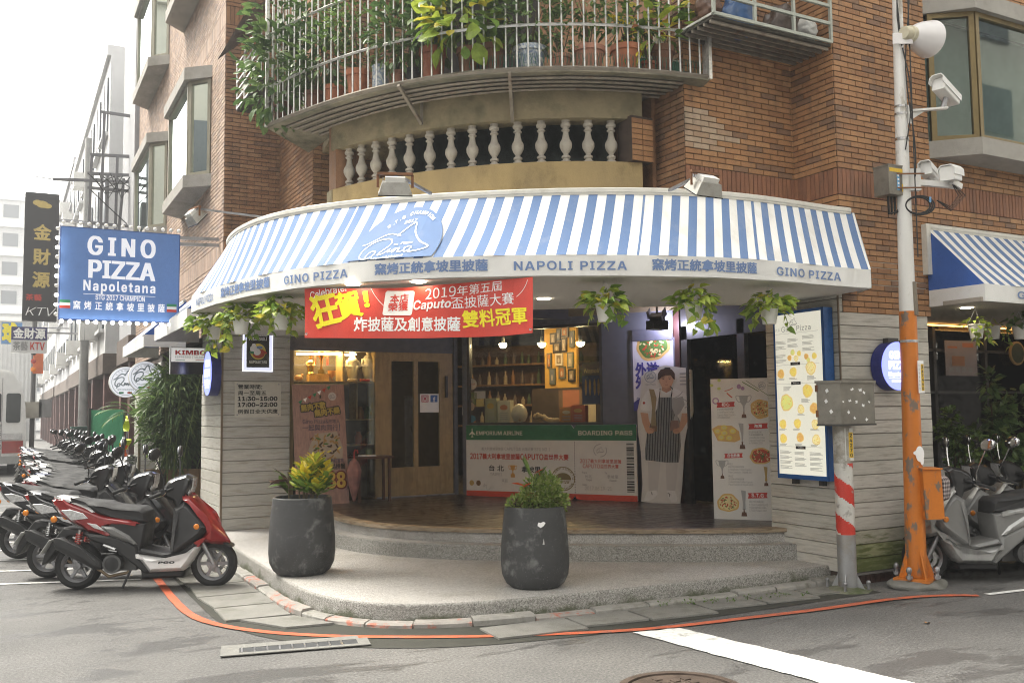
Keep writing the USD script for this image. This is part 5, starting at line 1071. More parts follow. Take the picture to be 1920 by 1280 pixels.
# ---- boarding pass board in front of the slanted wall
OFFB = .16
s0_, zlo = diag(875, 934, OFFB); s1_, zlo2 = diag(1196, 942, OFFB); _, zhi = diag(1000, 797, OFFB)
zlo = Z3; BW, BH = s1_-s0_, zhi-Z3
bp = thing('boarding_pass_board', 'wide board printed as a green, white and red airline boarding pass under the window', 'sign board')
Fb = Fd@T4.translation_matrix((s0_, Z3+.005, OFFB)); b = Board(bp, Fb); X = BW/1855.0; Y = BH/785.0
px_ = lambda x, y: ((x-15)*X, (842-y)*Y)
notch = union_all([Polygon([px_(1195, 50), px_(1265, 50), px_(1230, 98)]), Polygon([px_(1195, 850), px_(1265, 850), px_(1230, 805)])])
b.body('panel', rect(0, 0, BW, BH).buffer(-.02).buffer(.02).difference(notch), .02, flat('board_white', (.60, .59, .555)))
b.put('green_header', rect(0, px_(0, 222)[1], BW, BH-px_(0, 222)[1]-.0).buffer(-.001).difference(notch), flat('board_green', (.015, .13, .05)), .001)
b.put('red_footer', rect(0, 0, BW, px_(0, 780)[1]).buffer(-.001).difference(notch), flat('board_red', (.50, .05, .02)), .001)
def L(text, x, y, x2, h, mat, lift=.0025, **kw):
    a, c = px_(x, y); b.put('lettering', at(txt(text, h*Y, w=(x2-x)*X, **kw), a, c), mat, lift)
cream_l = flat('cream_print', (.62, .58, .48))
L('EMPORIUM AIRLINE', 132, 166, 670, 42, cream_l, kind='inter600'); L('BOARDING PASS', 1273, 166, 1833, 46, cream_l, kind='inter600', space=.05)
pl_ = union_all([Polygon([(0, 1), (.07, .9), (.07, .62), (.55, .28), (.55, .18), (.07, .36), (.05, .1), (.2, 0), (.2, -.06), (0, -.02), (-.2, -.06), (-.2, 0), (-.05, .1), (-.07, .36), (-.55, .18), (-.55, .28), (-.07, .62), (-.07, .9)])])
b.put('aeroplane', affinity.translate(affinity.scale(pl_, 66*X, 96*Y, origin=(0, 0)), *px_(88, 186)), cream_l, .0025)
L('義大利拿坡里披薩 CAPUTO盃 台灣大賽 STG NO.1', 195, 335, 975, 34, greyp, kind='cjk'); red_l = flat('red_lettering_ink', (.42, .05, .03))
L('2017義大利拿坡里披薩CAPUTO盃世界大賽', 60, 430, 1170, 58, red_l, kind='cjk', bold=3)
L('台 北', 275, 560, 455, 62, blacklet, kind='cjk', bold=2); L('TAIPEI', 292, 612, 430, 32, greyp, kind='inter400'); L('拿坡里', 652, 568, 868, 62, blacklet, kind='cjk', bold=2); L('來回', 425, 680, 500, 34, greyp, kind='cjk')
g = union_all([Polygon([(-.36, 1), (.36, 1), (.28, .7), (.08, .55), (.05, .34), (-.05, .34), (-.08, .55), (-.28, .7)]), stroke([(-.34, .93), (-.58, .9), (-.5, .72), (-.25, .68)], .06, 10), stroke([(.34, .93), (.58, .9), (.5, .72), (.25, .68)], .06, 10), rect(-.3, 0, .6, .28), rect(-.16, .28, .32, .08)])
b.put('trophy_print', affinity.translate(affinity.scale(g, 80*X, 132*Y, origin=(0, 0)), *px_(555, 626)), flat('print_amber', (.50, .26, .05)), .0025)
stampm = flat('stamp_olive', (.20, .155, .06)); sc_ = px_(1108, 627)
b.put('stamp', union_all([disc(*sc_, 126*X, 128*Y, 48).difference(disc(*sc_, 118*X, 120*Y, 48)), disc(*sc_, 84*X, 62*Y, 40).difference(rect(sc_[0]-1, sc_[1]-22*Y, 2, 10*Y)).difference(rect(sc_[0]-1, sc_[1]-80*Y, 2, 30*Y))]), stampm, .0025)
for i, ch in enumerate('CAMPIONATO MONDIALE '): a = 2.75-i*.30; b.put('stamp_letter', at(txt(ch, 26*X, align='c', kind='inter600'), sc_[0]+96*X*math.cos(a), sc_[1]+98*Y*math.sin(a), math.degrees(a)-90), stampm, .0025)
L('NAPOLI', 1045, 692, 1180, 40, flat('board_white', (.60, .59, .555)), .004, kind='inter800')
for k in range(20): b.put('perforation', rect(*px_(1231, 250+k*27.5), 7*X, 13*Y), blacklet, .0025)
cc_ = px_(1502, 325); b.put('round_mark', union_all([stroke([(cc_[0]+66*X*math.cos(a), cc_[1]+64*Y*math.sin(a)) for a in np.linspace(1.5, 4.0, 20)], .008), stroke([(cc_[0]+66*X*math.cos(a), cc_[1]+64*Y*math.sin(a)) for a in np.linspace(-1.5, .5, 20)], .008)]), greyp, .0025)
b.put('lettering', at(gino_mark(80*X, .004), cc_[0]-40*X, cc_[1]-30*Y), greyp, .0025)
L('2017義大利拿坡里披薩', 1288, 456, 1716, 40, red_l, kind='cjk', bold=1); L('CAPUTO盃世界大賽', 1316, 508, 1688, 40, red_l, kind='cjk', bold=1)
L('From', 1308, 566, 1362, 20, greyp); L('To', 1542, 566, 1568, 20, greyp); L('台北', 1336, 612, 1412, 36, greyp, kind='cjk'); L('Taipei', 1348, 642, 1412, 22, greyp); L('拿坡里', 1566, 612, 1682, 36, greyp, kind='cjk'); L('Napoli', 1592, 642, 1664, 22, greyp); L('Date', 1310, 692, 1358, 22, greyp); L('2017.06.19-21', 1336, 736, 1616, 38, greyp, kind='inter400')
y_ = 250; rgb_ = np.random.default_rng(5)
while y_ < 750: hh = rgb_.choice([4, 6, 10, 15]); b.put('barcode', rect(*px_(1768, y_+hh), 74*X, hh*Y), blacklet, .0025); y_ += hh+rgb_.choice([4, 6, 9])
for x_, mt in ((78, ochre_p), (158, flat('print_brown', (.16, .09, .04)))): b.put('round_seal', disc(*px_(x_, 697), 27*X, 30*Y), mt, .0025)
b.put('signature', stroke([px_(212, 730), px_(228, 706), px_(222, 735), px_(250, 715), px_(255, 738), px_(305, 737)], .004, 30), greyp, .0025)
# ---- chef cutout
co = thing('chef_cutout', 'life size flat photo cutout of a chef in striped apron holding two trophies', 'cutout')
pA, pB = az(1205, 940, Z3), az(1272, 944, Z3); cmid = (pA+pB)/2; cmid[:2] += dn*max(0, .15-(cmid[:2]-DA)@dn); fx = np.r_[dd, 0]*.75+rt*.25; fx = np.array([fx[0], fx[1], 0]); fx /= np.linalg.norm(fx)
Fc0 = frame(cmid, fx, (0, 0, 1)); nC = Fc0[:3, 2]
# pixel -> cutout plane coordinates (the source layout is the enlarged crop: 1078 px for 320 px)
def cpx(x, y):
    u, v = 1160+x*320/1078, 580+y*380/1280; d = ray(u, v); q = E0+d*(((cmid-E0)@nC)/(d@nC)); r = q-cmid; return (r@fx, r[2])
cp = lambda pts: Polygon([cpx(*p) for p in pts]).buffer(0)
cs = lambda pts, w, n=None: stroke([cpx(*p) for p in pts], w, n)
b = Board(co, Fc0)
sil = cp([(142, 1212), (150, 1100), (140, 900), (122, 770), (118, 640), (135, 560), (140, 470), (138, 430), (165, 400), (240, 380), (262, 360), (300, 352), (345, 360), (430, 370), (460, 385), (472, 420), (470, 600), (455, 690), (430, 760), (415, 850), (408, 1000), (400, 1120), (388, 1228), (300, 1232), (220, 1222)]).buffer(.015).buffer(-.015)
b.body('panel', sil, .012, flat('cutout_white', (.58, .57, .535)))
skin = flat('photo_skin', (.50, .29, .18)); skind = flat('photo_skin_shade', (.40, .21, .13)); hair = flat('photo_hair', (.055, .025, .016)); coat = flat('photo_coat', (.66, .655, .63)); coats = flat('photo_coat_fold', (.50, .49, .47)); apr = flat('photo_apron', (.030, .032, .036)); strp = flat('photo_stripe', (.42, .42, .40))
b.put('coat', cp([(150, 640), (135, 620), (150, 560), (180, 510), (240, 500), (268, 490), (332, 490), (360, 500), (420, 530), (455, 590), (450, 650), (400, 660), (380, 620), (375, 700), (200, 700), (200, 640)]), coat, .0012)
b.put('trousers', union_all([cp([(185, 960), (265, 960), (255, 1060), (245, 1150), (190, 1150), (188, 1050)]), cp([(298, 965), (372, 965), (370, 1050), (355, 1150), (305, 1150), (300, 1060)])]), coats, .0012)
b.put('shoe', cp([(180, 1148), (240, 1140), (245, 1165), (225, 1190), (190, 1208), (162, 1205), (165, 1185)]), coat, .0024); b.put('shoe', cp([(305, 1140), (355, 1145), (372, 1190), (365, 1214), (335, 1216), (315, 1190)]), coat, .0024)
b.put('shoe_mark', union_all([cs([(208, 1152), (212, 1168)], .008), cs([(312, 1158), (325, 1166), (320, 1180)], .008)]), blacklet, .0036)
b.put('forearm', cp([(138, 650), (185, 655), (192, 700), (208, 740), (200, 780), (172, 770), (150, 715)]), skin, .0024); b.put('forearm', cp([(400, 655), (446, 655), (440, 700), (400, 765), (375, 780), (368, 750), (392, 700)]), skin, .0024)
b.put('apron', cp([(252, 555), (338, 555), (345, 620), (385, 700), (392, 860), (380, 965), (300, 965), (170, 950), (168, 880), (178, 780), (210, 700), (245, 620)]), apr, .0024)
apron_g = cp([(252, 555), (338, 555), (345, 620), (385, 700), (392, 860), (380, 965), (300, 965), (170, 950), (168, 880), (178, 780), (210, 700), (245, 620)])
ap0, ap1 = apron_g.bounds[0], apron_g.bounds[2]
b.put('apron_stripes', union_all([rect(ap0+k*.0205, 0, .0045, 2) for k in range(1, int((ap1-ap0)/.0205)+1)]).intersection(apron_g), strp, .0036)
b.put('apron_strap', union_all([cs([(258, 555), (262, 500)], .012), cs([(332, 555), (340, 500), (325, 485)], .014)]), apr, .0036)
b.put('neck', cp([(278, 470), (326, 470), (332, 508), (302, 528), (270, 508)]), skind, .0024); b.put('collar', cp([(258, 503), (302, 526), (342, 503), (350, 516), (302, 545), (252, 516)]), coat, .0036)
b.put('face', cp([(254, 420), (258, 460), (272, 488), (302, 500), (332, 488), (346, 455), (350, 420), (330, 385), (275, 385)]).buffer(.012).buffer(-.012), skin, .0036)
b.put('hair', cp([(250, 440), (252, 405), (268, 382), (300, 374), (335, 382), (352, 405), (352, 440), (342, 428), (330, 412), (295, 412), (270, 422), (258, 436)]).buffer(.006), hair, .0048); b.put('cap_slot', cp([(286, 378), (292, 366), (326, 366), (330, 380), (308, 374)]), blacklet, .006)
for ex in (282, 322): b.put('eye', at(disc(0, 0, .013, .005, 10), *cpx(ex, 440)), hair, .0048); b.put('eyebrow', at(rect(-.018, 0, .036, .006), *cpx(ex, 431)), hair, .0048)
b.put('nose', cp([(300, 445), (296, 462), (308, 462)]), skind, .0048); b.put('mouth', at(rect(-.018, 0, .036, .006), *cpx(303, 477)), flat('photo_lips', (.30, .10, .07)), .0048)
b.put('trophy_picture', cp([(192, 502), (224, 505), (240, 560), (232, 640), (238, 720), (240, 768), (205, 768), (206, 700), (212, 620), (205, 560)]), flat('photo_gold', (.26, .20, .10)), .006)
b.put('trophy_base', cp([(206, 735), (242, 735), (244, 770), (202, 770)]), flat('photo_bronze', (.17, .10, .05)), .0072)
b.put('trophy_picture', union_all([cp([(335, 565), (405, 548), (418, 600), (390, 650), (372, 668), (378, 700), (345, 700), (355, 665), (338, 620)]), cs([(400, 560), (425, 575), (440, 590), (420, 620)], .01, 12), cs([(345, 560), (390, 535), (402, 520)], .01, 10)]), silver_p, .006)
b.put('trophy_base', cp([(330, 700), (380, 700), (382, 768), (324, 765)]), flat('photo_base', (.22, .13, .10)), .0072)
b.put('hand', cp([(178, 740), (215, 750), (222, 778), (190, 786), (172, 770)]), skin, .0084); b.put('hand', cp([(345, 760), (385, 745), (392, 775), (365, 786), (345, 778)]), skin, .0084)
for k in range(4): b.put('finger', cs([(196+5*k, 752+5*k), (226, 752+6*k)], .008), skind, .0096); b.put('finger', cs([(350, 752+6*k), (372+4*k, 756+5*k)], .008), skind, .0096)
b.put('chest_badge', at(disc(0, 0, .016), *cpx(160, 590)), red_l, .0024)
lgx = cpx(200, 425); b.put('round_mark', union_all([disc(*lgx, .075).difference(disc(*lgx, .068)), at(gino_mark(.10, .006), lgx[0]-.05, lgx[1]-.03)]), flat('print_slate', (.20, .24, .28)), .0012)
b.put('lettering', at(txt('Gino Pizza', .02, w=.13, align='c'), lgx[0], lgx[1]-.105), greyp, .0012); b.put('lettering', union_all([at(txt('冠軍主廚', .035, w=.15, align='r', kind='cjk'), *cpx(438, 405)), at(txt('羅明晨', .05, w=.16, align='r', kind='cjk', bold=2), *cpx(438, 428))]) if False else at(lines(0, 0, .15, 4, .045, .014, 8), cpx(385, 405)[0], cpx(385, 408)[1]), greyp, .0012)
m = MB(); m.bar(cmid-nC*.01+[0, 0, .02], cmid-nC*.28+[0, 0, .01], .03, .02); m.bar(cmid-nC*.02+[0, 0, .8], cmid-nC*.28+[0, 0, .02], .03, .01); P(co, 'rear_strut', m, flat('strut_card', (.3, .25, .18)))
# ---- white standee with award pizzas
sd_ = thing('standee', 'white standing panel with award pizzas and trophies leaning beside the entrance', 'standee')
qa, qb = az(1339, 972, Z3), az(1461, 976, Z3); fx = qb-qa; SW = np.linalg.norm(fx); fx /= SW; up_ = np.array([0, 0, 1.])
nS = np.cross(fx, up_); Fs = frame(qa, fx, (0, 0, 1)); SHL = 0
d_ = ray(1337, 712); q = E0+d_*(((qa-E0)@nS)/(d_@nS)); SHL = q[2]-Z3; d_ = ray(1458, 706); q = E0+d_*(((qa-E0)@nS)/(d_@nS)); SHR = q[2]-Z3; SHH = (SHL+SHR)/2
b = Board(sd_, Fs); b.body('panel', rect(0, 0, SW, SHH), .014, flat('standee_white', (.66, .65, .62)))
sx_ = lambda x, y: ((x-82)*SW/520, (1238-y)*SHH/1150)
def ribbon_tag(x0, y0, x1, y1, text):
    a, c = sx_(x0, y0), sx_(x1, y1); b.put('red_ribbon', Polygon([a, (c[0], a[1]+.01), (c[0]-.01, (a[1]+c[1])/2), (c[0], c[1]), (a[0], c[1]-.01), (a[0]+.01, (a[1]+c[1])/2)]), flat('ribbon_red', (.50, .04, .03)), .002)
    b.put('lettering', at(txt(text, .034, w=.085 if len(text) < 4 else .13, align='c', kind='cjk', bold=2), (a[0]+c[0])/2, (a[1]+c[1])/2-.015), whitelet, .0035)
pizza(b, *sx_(490, 340), .115, .10, 1, crust, (herb, tomato, cheese), 20); pizza(b, *sx_(480, 722), .125, .085, 2, tomato, (cheese, herb, tomato), 22); pizza(b, *sx_(200, 1105), .115, .095, 3, cheese, (tomato, tomato, herb), 18)
b.put('pizza_picture', Polygon([sx_(*p) for p in ((84, 500), (140, 470), (250, 475), (305, 520), (315, 590), (270, 610), (130, 600))]), crust, .0015)
b.put('lemon_slices', union_all([disc(*sx_(x, y), .034, .027) for x, y in ((130, 520), (185, 490), (185, 535), (160, 570), (225, 575), (255, 520))]), yolk, .0027)
b.put('lemon_flesh', union_all([disc(*sx_(x, y), .022, .017) for x, y in ((130, 520), (185, 490), (185, 535), (160, 570), (225, 575), (255, 520))]), flat('print_lemon', (.62, .55, .22)), .004)
for x, y, h, k in ((350, 412, .235, 'cup'), (330, 665, .27, 'vase'), (160, 908, .19, 'cup'), (510, 962, .20, 'gold'), (328, 1210, .27, 'tall')): trophy(b, *sx_(x, y), h, k)
for x0, y0, x1, y1, t_ in ((128, 285, 278, 318, '初心'), (382, 462, 538, 498, '海灣'), (180, 705, 330, 735, '白色熱情'), (360, 1022, 518, 1058, 'S.T.G')): ribbon_tag(x0, y0, x1, y1, t_)
def small(text, x, y, w): b.put('lettering', at(txt(text, .019, w=w, kind='cjk'), *sx_(x, y)), greyp, .0015)
for t_, x, y, w in (('2019年台灣創意冠軍', 132, 347, .17), ('1 classificato Trofeo', 132, 370, .175), ('Caputo Pizza Classica', 132, 393, .19), ('in TAIWAN 2019', 132, 415, .135), ('2019年台灣正統', 382, 535, .135), ('炸披薩競賽冠軍', 382, 557, .15), ('1 classificato Trofeo', 382, 580, .165), ('Caputo Pizza Fritta', 382, 602, .165), ('in TAIWAN 2019', 382, 624, .14), ('獎盃1', 208, 795, .05), ('2017年台灣創意冠軍', 208, 818, .165), ('2 classificato Trofeo Caputo', 208, 840, .24), ('Pizza Classica in TAIWAN 2017', 208, 862, .25), ('獎盃2', 208, 895, .05), ('2018年世界創意冠軍', 208, 918, .165), ('2 classificato Trofeo Caputo', 208, 940, .25), ('Pizza Classica in Napoli 2018', 208, 962, .255), ('2017年台灣傳統組', 368, 1098, .15), ('S.T.G 1 CLASSIFICATO', 368, 1122, .195), ('PIZZA NAPOLETANA', 368, 1145, .175), ('S.T.G in Taiwan 2017', 368, 1168, .18)): small(t_, x, y, w)
b.put('herb_picture', union_all([cs_ for cs_ in (stroke([sx_(345, 118), sx_(470, 195)], .008), stroke([sx_(375, 108), sx_(560, 240)], .005))]), herb, .0015)
b.put('leaf_picture', union_all([disc(*sx_(x, y), .02, .016, 9) for x, y in ((92, 140), (155, 100), (152, 168))]), mint, .0015)
b.put('chilli_picture', union_all([stroke([sx_(200, 188), sx_(235, 180), sx_(262, 165)], .008, 8), stroke([sx_(218, 208), sx_(235, 225), sx_(255, 242)], .012, 8)]), tomato, .0015)
b.put('onion_picture', union_all([disc(*sx_(315, 155), .022, .026), disc(*sx_(345, 170), .02, .02), disc(*sx_(122, 270), .036, .036).difference(disc(*sx_(122, 270), .022, .022))]), flat('print_mauve', (.36, .22, .36)), .0015)
lx = sx_(500, 150); b.put('round_mark', union_all([disc(*lx, .038).difference(disc(*lx, .034)), at(gino_mark(.055, .004), lx[0]-.028, lx[1]-.02)]), flat('print_slate', (.20, .24, .28)), .0015)
m = MB(); m.bar(qa+fx*SW*.5-nS*-.0+np.array([0, 0, .9])-Fs[:3, 2]*.02, qa+fx*SW*.5-Fs[:3, 2]*.35+np.array([0, 0, .01]), .04, .02); P(sd_, 'rear_strut', m, blackgl)
def lit(name, c): return M(name, c, .5, emit=c, es=.085)
# ---- lit menu board on the pillar's side
mb_ = thing('menu_board', 'tall lit pizza menu light box with blue frame on the right pillar', 'menu board')
XM = 6.52
ml = [ax(u, v, XM) for u, v in ((1461, 888), (1553, 897), (1546, 577), (1458, 592))]
y1m, y0m = ml[0][1], ml[1][1]; zb_, zt_m = (ml[0][2]+ml[1][2])/2, (ml[2][2]+ml[3][2])/2; MW, MH = y1m-y0m, zt_m-zb_
Fm = frame((XM, y1m, zb_), (0, -1, 0), (0, 0, 1)); b = Board(mb_, Fm); bf = M('menu_blue_frame', (.012, .085, .28), .4, var=.06)
b.body('case', rect(-.012, -.03, MW+.024, MH+.05), .115, bf); b.put('frame_edge', rect(-.012, -.03, MW+.024, MH+.05).difference(rect(.012, .012, MW-.024, MH-.02)), bf, .006)
b.put('lit_face', rect(.008, .008, MW-.016, MH-.012), M('menu_lit_face', (.66, .67, .58), .5, emit=(1, .97, .82), es=.075), .003)
mx = lambda x, y: ((x-65)*MW/340, (1210-y)*MH/1145)
b.put('lettering', at(txt('Gino Pizza', .05, w=.62*MW, kind='inter400', space=.1), *mx(118, 195)), greyp, .0055); b.put('lettering', at(txt('S.T.G', .022, w=.11*MW, kind='inter400'), *mx(68, 186)), greyp, .0055); b.put('logo_drawing', at(gino_mark(.10, .004), *mx(178, 160)), greyp, .0055)
rules = [rect(*mx(60, y), MW*.93, .002) for y in (208, 432, 566, 1008)]; txtl = []
for i, (x, y) in enumerate(((60, 262), (60, 300), (60, 360), (60, 395), (160, 250), (160, 290), (265, 238), (265, 280), (265, 322), (80, 1040), (80, 1075), (80, 1110), (80, 1145), (185, 1045), (185, 1085), (185, 1125), (290, 1045), (290, 1080), (290, 1115), (290, 1150))): txtl += [lines(mx(x, y)[0], mx(x, y)[1], .27*MW, 3, .011, .004, i)]
for i, (x, y) in enumerate(((85, 528), (165, 525), (290, 520), (290, 535), (120, 590), (120, 605), (245, 675), (245, 690), (80, 885), (180, 885), (300, 885), (80, 992), (190, 990), (300, 992), (215, 780))): txtl += [lines(mx(x, y)[0], mx(x, y)[1], .18*MW, 2, .010, .004, i+50)]
b.put('menu_text', union_all(rules+txtl), greyp, .0055)
for x, y in ((212, 425), (212, 562), (230, 1012)): b.put('section_label', rect(mx(x-35, y)[0], mx(x, y)[1]-.014, .2*MW, .028), blacklet, .0055); b.put('section_text', at(txt('PIZZA', .012, w=.12*MW, align='c'), mx(x, y)[0], mx(x, y)[1]-.006), whitelet, .007)
for i, (x, y, r, bs_) in enumerate(((195, 345, .03, mint), (240, 355, .028, yolk), (172, 382, .03, tomato), (218, 388, .03, cheese), (290, 380, .03, ochre_p), (345, 380, .032, yolk), (303, 405, .024, mint), (105, 492, .048, tomato), (195, 482, .048, yolk), (318, 462, .066, cheese), (290, 618, .066, yolk), (140, 698, .085, mint), (240, 745, .045, cheese), (330, 740, .055, crust), (108, 850, .048, yolk), (212, 845, .048, yolk), (335, 850, .048, cheese), (108, 952, .048, yolk), (228, 942, .048, crust), (338, 955, .052, cheese))): pizza(b, *mx(x, y), r*.86*MW/.55, r*.86*MW/.55, 60+i, {mint: lit('menu_lime', (.66, .68, .22)), yolk: lit('menu_yellow', (.78, .62, .14)), cheese: lit('menu_cream', (.80, .70, .34))}.get(bs_, lit('menu_orange', (.70, .40, .12))), (lit('menu_yellow', (.78, .62, .14)), lit('menu_orange', (.70, .40, .12)), lit('menu_lime', (.66, .68, .22))) if r > .04 else (), 7, .0055, lit('menu_rim', (.72, .54, .20)))
for k in (.25, .8): m = MB(); m.box((XM+.06, y1m-MW*k, zb_-.05), (.05, .05, .06)); P(mb_, 'bracket', m, darkf)
# ---- poster on the slate wall, with the spotlight above it
po = thing('wall_poster', 'pale violet pizza poster on the slate wall, lit by a spotlight', 'poster')
qa_, qb_ = diag(1186, 640, .02), diag(1262, 645, .02); pw = qb_[0]-qa_[0]; pb_ = diag(1186, 770, .02)[1]; ph = qa_[1]-pb_
b = Board(po, Fd@T4.translation_matrix((qa_[0], pb_, .02))); b.body('panel', rect(0, 0, pw, ph), .012, flat('poster_white', (.58, .57, .62))); b.put('clear_frame', rect(-.03, -.02, pw+.06, ph+.05).difference(rect(0, 0, pw, ph)), flat('poster_edge', (.08, .08, .10)), .001)
pizza(b, pw*.5, ph*.93, pw*.42, ph*.22, 77, herb, (cheese, tomato, herb), 30); b.put('panel_top', rect(-.0, ph, pw, ph*.17), flat('poster_edge', (.08, .08, .10)), .009)
b.put('lettering', union_all([at(txt('外送', .16, w=.30, kind='cjk', bold=4), .03, ph*.5), at(txt('外帶', .16, w=.30, kind='cjk', bold=4), .03, ph*.32)]), flat('ink_violet', (.05, .045, .24)), .0035); b.put('menu_text', lines(.45*pw, ph*.62, .3*pw, 4, .05, .018, 4), flat('ink_violet', (.05, .045, .24)), .0035); b.put('lettering', at(txt('Gino Pizza', .045, w=.4*pw), .04, ph*.14), flat('ink_violet', (.05, .045, .24)), .0035); b.put('curve_print', Polygon([(0, 0), (0, ph*.12), (pw*.2, ph*.2), (pw*.2, 0)]), flat('ink_violet', (.05, .045, .24)), .003)
sp = thing('spotlight', 'black barn door spotlight hanging under the ceiling above the violet poster', 'spotlight')
sS, sZ = diag(1232, 597, .42); q = np.r_[DA+dd*sS+dn*.42, sZ]
m = MB(); m.box((0, 0, 0), (.16, .12, .11)); m2 = m.mesh(); Ms = frame(q, np.r_[dd, 0], np.r_[dn, -.6]); P(sp, 'housing', MB().add(m2, Ms), black)
for s_ in (-1, 1): P(sp, 'barn_door', MB().add(MB().box((s_*.10, -.02, -.06), (.01, .13, .10)).mesh(), Ms), black)
m = MB(); m.tube([q+[0, 0, .05], [q[0], q[1], 3.06]], .012, 6); P(sp, 'stem', m, black)
m = MB(); m.box((q[0]+dd[0]*.0, q[1], SOF+.02), (.22, .16, .11)); P(sp, 'mount', m, black)
sl = UsdLux.SphereLight.Define(stage, str(sp.GetPath())+'/bulb'); sl.CreateRadiusAttr(.03); sl.CreateIntensityAttr(1.3); sl.CreateColorAttr(Gf.Vec3f(.72, .72, 1.0)); sl.CreateNormalizeAttr(True)
qq = np.r_[DA+dd*sS+dn*.20, sZ-.06]; sl.AddTranslateOp().Set(Gf.Vec3d(*qq))
# ---- pink poster standee, far left of the display window
pp = thing('standee', 'pink wooden patterned pizza promotion standee leaning in front of the display shelves', 'standee')
qa, qb = az(566, 947, Z3), az(651, 948, Z3); yq = min(qa[1], 11.75); qa = np.array([ay(566, 947, yq)[0], yq, Z3]); qb = np.array([ay(651, 947, yq)[0], yq, Z3]); PW = qb[0]-qa[0]; tq = ay(600, 718, yq+.25); PHt = tq[2]-Z3
fx = np.array([1., -.0, 0]); Fp = frame(qa, fx, (-.02, .24, PHt)); b = Board(pp, Fp)
pinkw = M('pink_boards', (.33, .20, .16), .6, var=.25, vs=4, stretch=(14, 14, 1.0)); b.body('panel', rect(-.07, 0, PW+.10, PHt), .012, pinkw)
ppx = lambda x, y: ((x-60)*(PW)/500.0, (1265-y)*PHt/1175)
ypr = flat('poster_yellow', (.42, .32, .06))
for t_, x, y, x2 in (('無肉不歡', 92, 360, 372), ('無肉不樂', 240, 412, 530)):
    g = at(txt(t_, 66*PHt/1175, w=(x2-x)*PW/500, kind='cjk', bold=4), *ppx(x, y), 7); b.put('lettering_shadow', g.buffer(.012), blacklet, .002); b.put('lettering', g, ypr, .0035)
nav = flat('poster_navy', (.06, .05, .09)); b.put('lettering', at(txt('Gino Pizza&在地人', 40*PHt/1175, w=420*PW/500, kind='cjk', bold=1), *ppx(100, 478)), nav, .002); b.put('lettering', at(txt('一起與肉同行!', 58*PHt/1175, w=430*PW/500, kind='cjk', bold=1), *ppx(95, 548)), nav, .002)
b.put('plate_picture', Polygon([ppx(*q) for q in ((150, 740), (230, 580), (480, 560), (540, 720), (530, 830), (240, 850))]), flat('poster_plate', (.36, .30, .22)), .002)
rgp = np.random.default_rng(2)
for mt, n in ((flat('food_brown', (.17, .085, .03)), 40), (flat('food_ochre', (.34, .20, .06)), 36), (flat('food_dark', (.07, .045, .02)), 16), (herb, 7), (yolk, 4)):
    b.put('food_picture', union_all([at(disc(0, 0, .035*rgp.uniform(.5, 1.2), .012, 7), *ppx(rgp.uniform(190, 500), rgp.uniform(590, 830)), rgp.uniform(0, 180)) for _ in range(n)]), mt)
b.put('white_band', rect(*ppx(60, 1265), PW*.98, 430*PHt/1175).intersection(rect(0, 0, PW, 1)), flat('poster_cream', (.36, .27, .21)), .0035) if False else None
b.put('lettering', at(txt('在新莊當地', 42*PHt/1175, w=190*PW/500, kind='cjk', bold=1), *ppx(352, 868)), nav, .012); b.put('lettering', at(txt('肉品拼盤', 54*PHt/1175, w=215*PW/500, kind='cjk', bold=3), *ppx(340, 930)), blacklet, .012)
g = at(txt('688', 150*PHt/1175, w=330*PW/500, kind='inter900'), *ppx(225, 1112)); b.put('price_shadow', g.buffer(.018), flat('price_brown', (.16, .03, .02)), .012); b.put('price', g, flat('price_yellow', (.55, .36, .06)), .0135)
b.put('lettering', at(txt('元', 30*PHt/1175, kind='cjk', bold=2), *ppx(555, 1130)), blacklet, .012)
for k in range(7): x, y = 62+k*54, 262-k*24; b.put('bunting', Polygon([ppx(x, y), ppx(x+46, y-18), ppx(x+26, y+28)]), [flat('flag_green', (.03, .22, .10)), whitelet, flat('flag_red', (.50, .05, .03))][k % 3], .002)
lx = ppx(445, 210); b.put('round_mark', disc(*lx, .055), flat('poster_cream2', (.5, .46, .42)), .002); b.put('logo_drawing', at(gino_mark(.08, .006), lx[0]-.04, lx[1]-.03), greyp, .0035)
m = MB(); m.bar(qa+[PW/2, .22, PHt*.9], qa+[PW/2, .36, .0], .03, .02); P(pp, 'rear_strut', m, darkf)
# ---- plaques and signs on the left pillar
YL = 12.03
def on_y(name, label, cat, u0, v0, u1, v1, y):
    a, c = ay(u0, v1, y), ay(u1, v0, y); t = thing(name, label, cat); return t, Board(t, frame((a[0], y, a[2]), (1, 0, 0), (0, 0, 1))), c[0]-a[0], c[2]-a[2]
t, b, w, h = on_y('opening_hours_plaque', 'pale plaque with the opening hours on the left plank pillar', 'sign', 440, 716, 527, 782, YL)
b.body('plate', rect(0, 0, w, h), .012, M('hours_plate', (.52, .50, .43), .4, var=.05)); hx = lambda x, y: ((x-255)/220*w, (570-y)/165*h)
for t_, x, y, x2, hh, kk in (('營業時間:', 268, 438, 386, 20, 'cjk'), ('周一至周五', 268, 467, 405, 20, 'cjk'), ('11:30~15:00', 266, 494, 458, 20, 'inter900'), ('17:00~22:00', 266, 522, 458, 20, 'inter900'), ('例假日全天供應', 268, 554, 460, 20, 'cjk')): b.put('lettering', at(txt(t_, hh/165*h, w=(x2-x)/220*w, kind=kk, bold=2 if kk == 'cjk' else 0), *hx(x, y)), blacklet, .002)
for x in (.03, w-.03):
    for y in (.03, h-.03): b.put('screw', disc(x, y, .010), greysteel, .003)
t, b, w, h = on_y('framed_sign', 'black pizza makers sign in a lit clear acrylic frame on the left pillar', 'sign', 455, 618, 512, 696, YL)
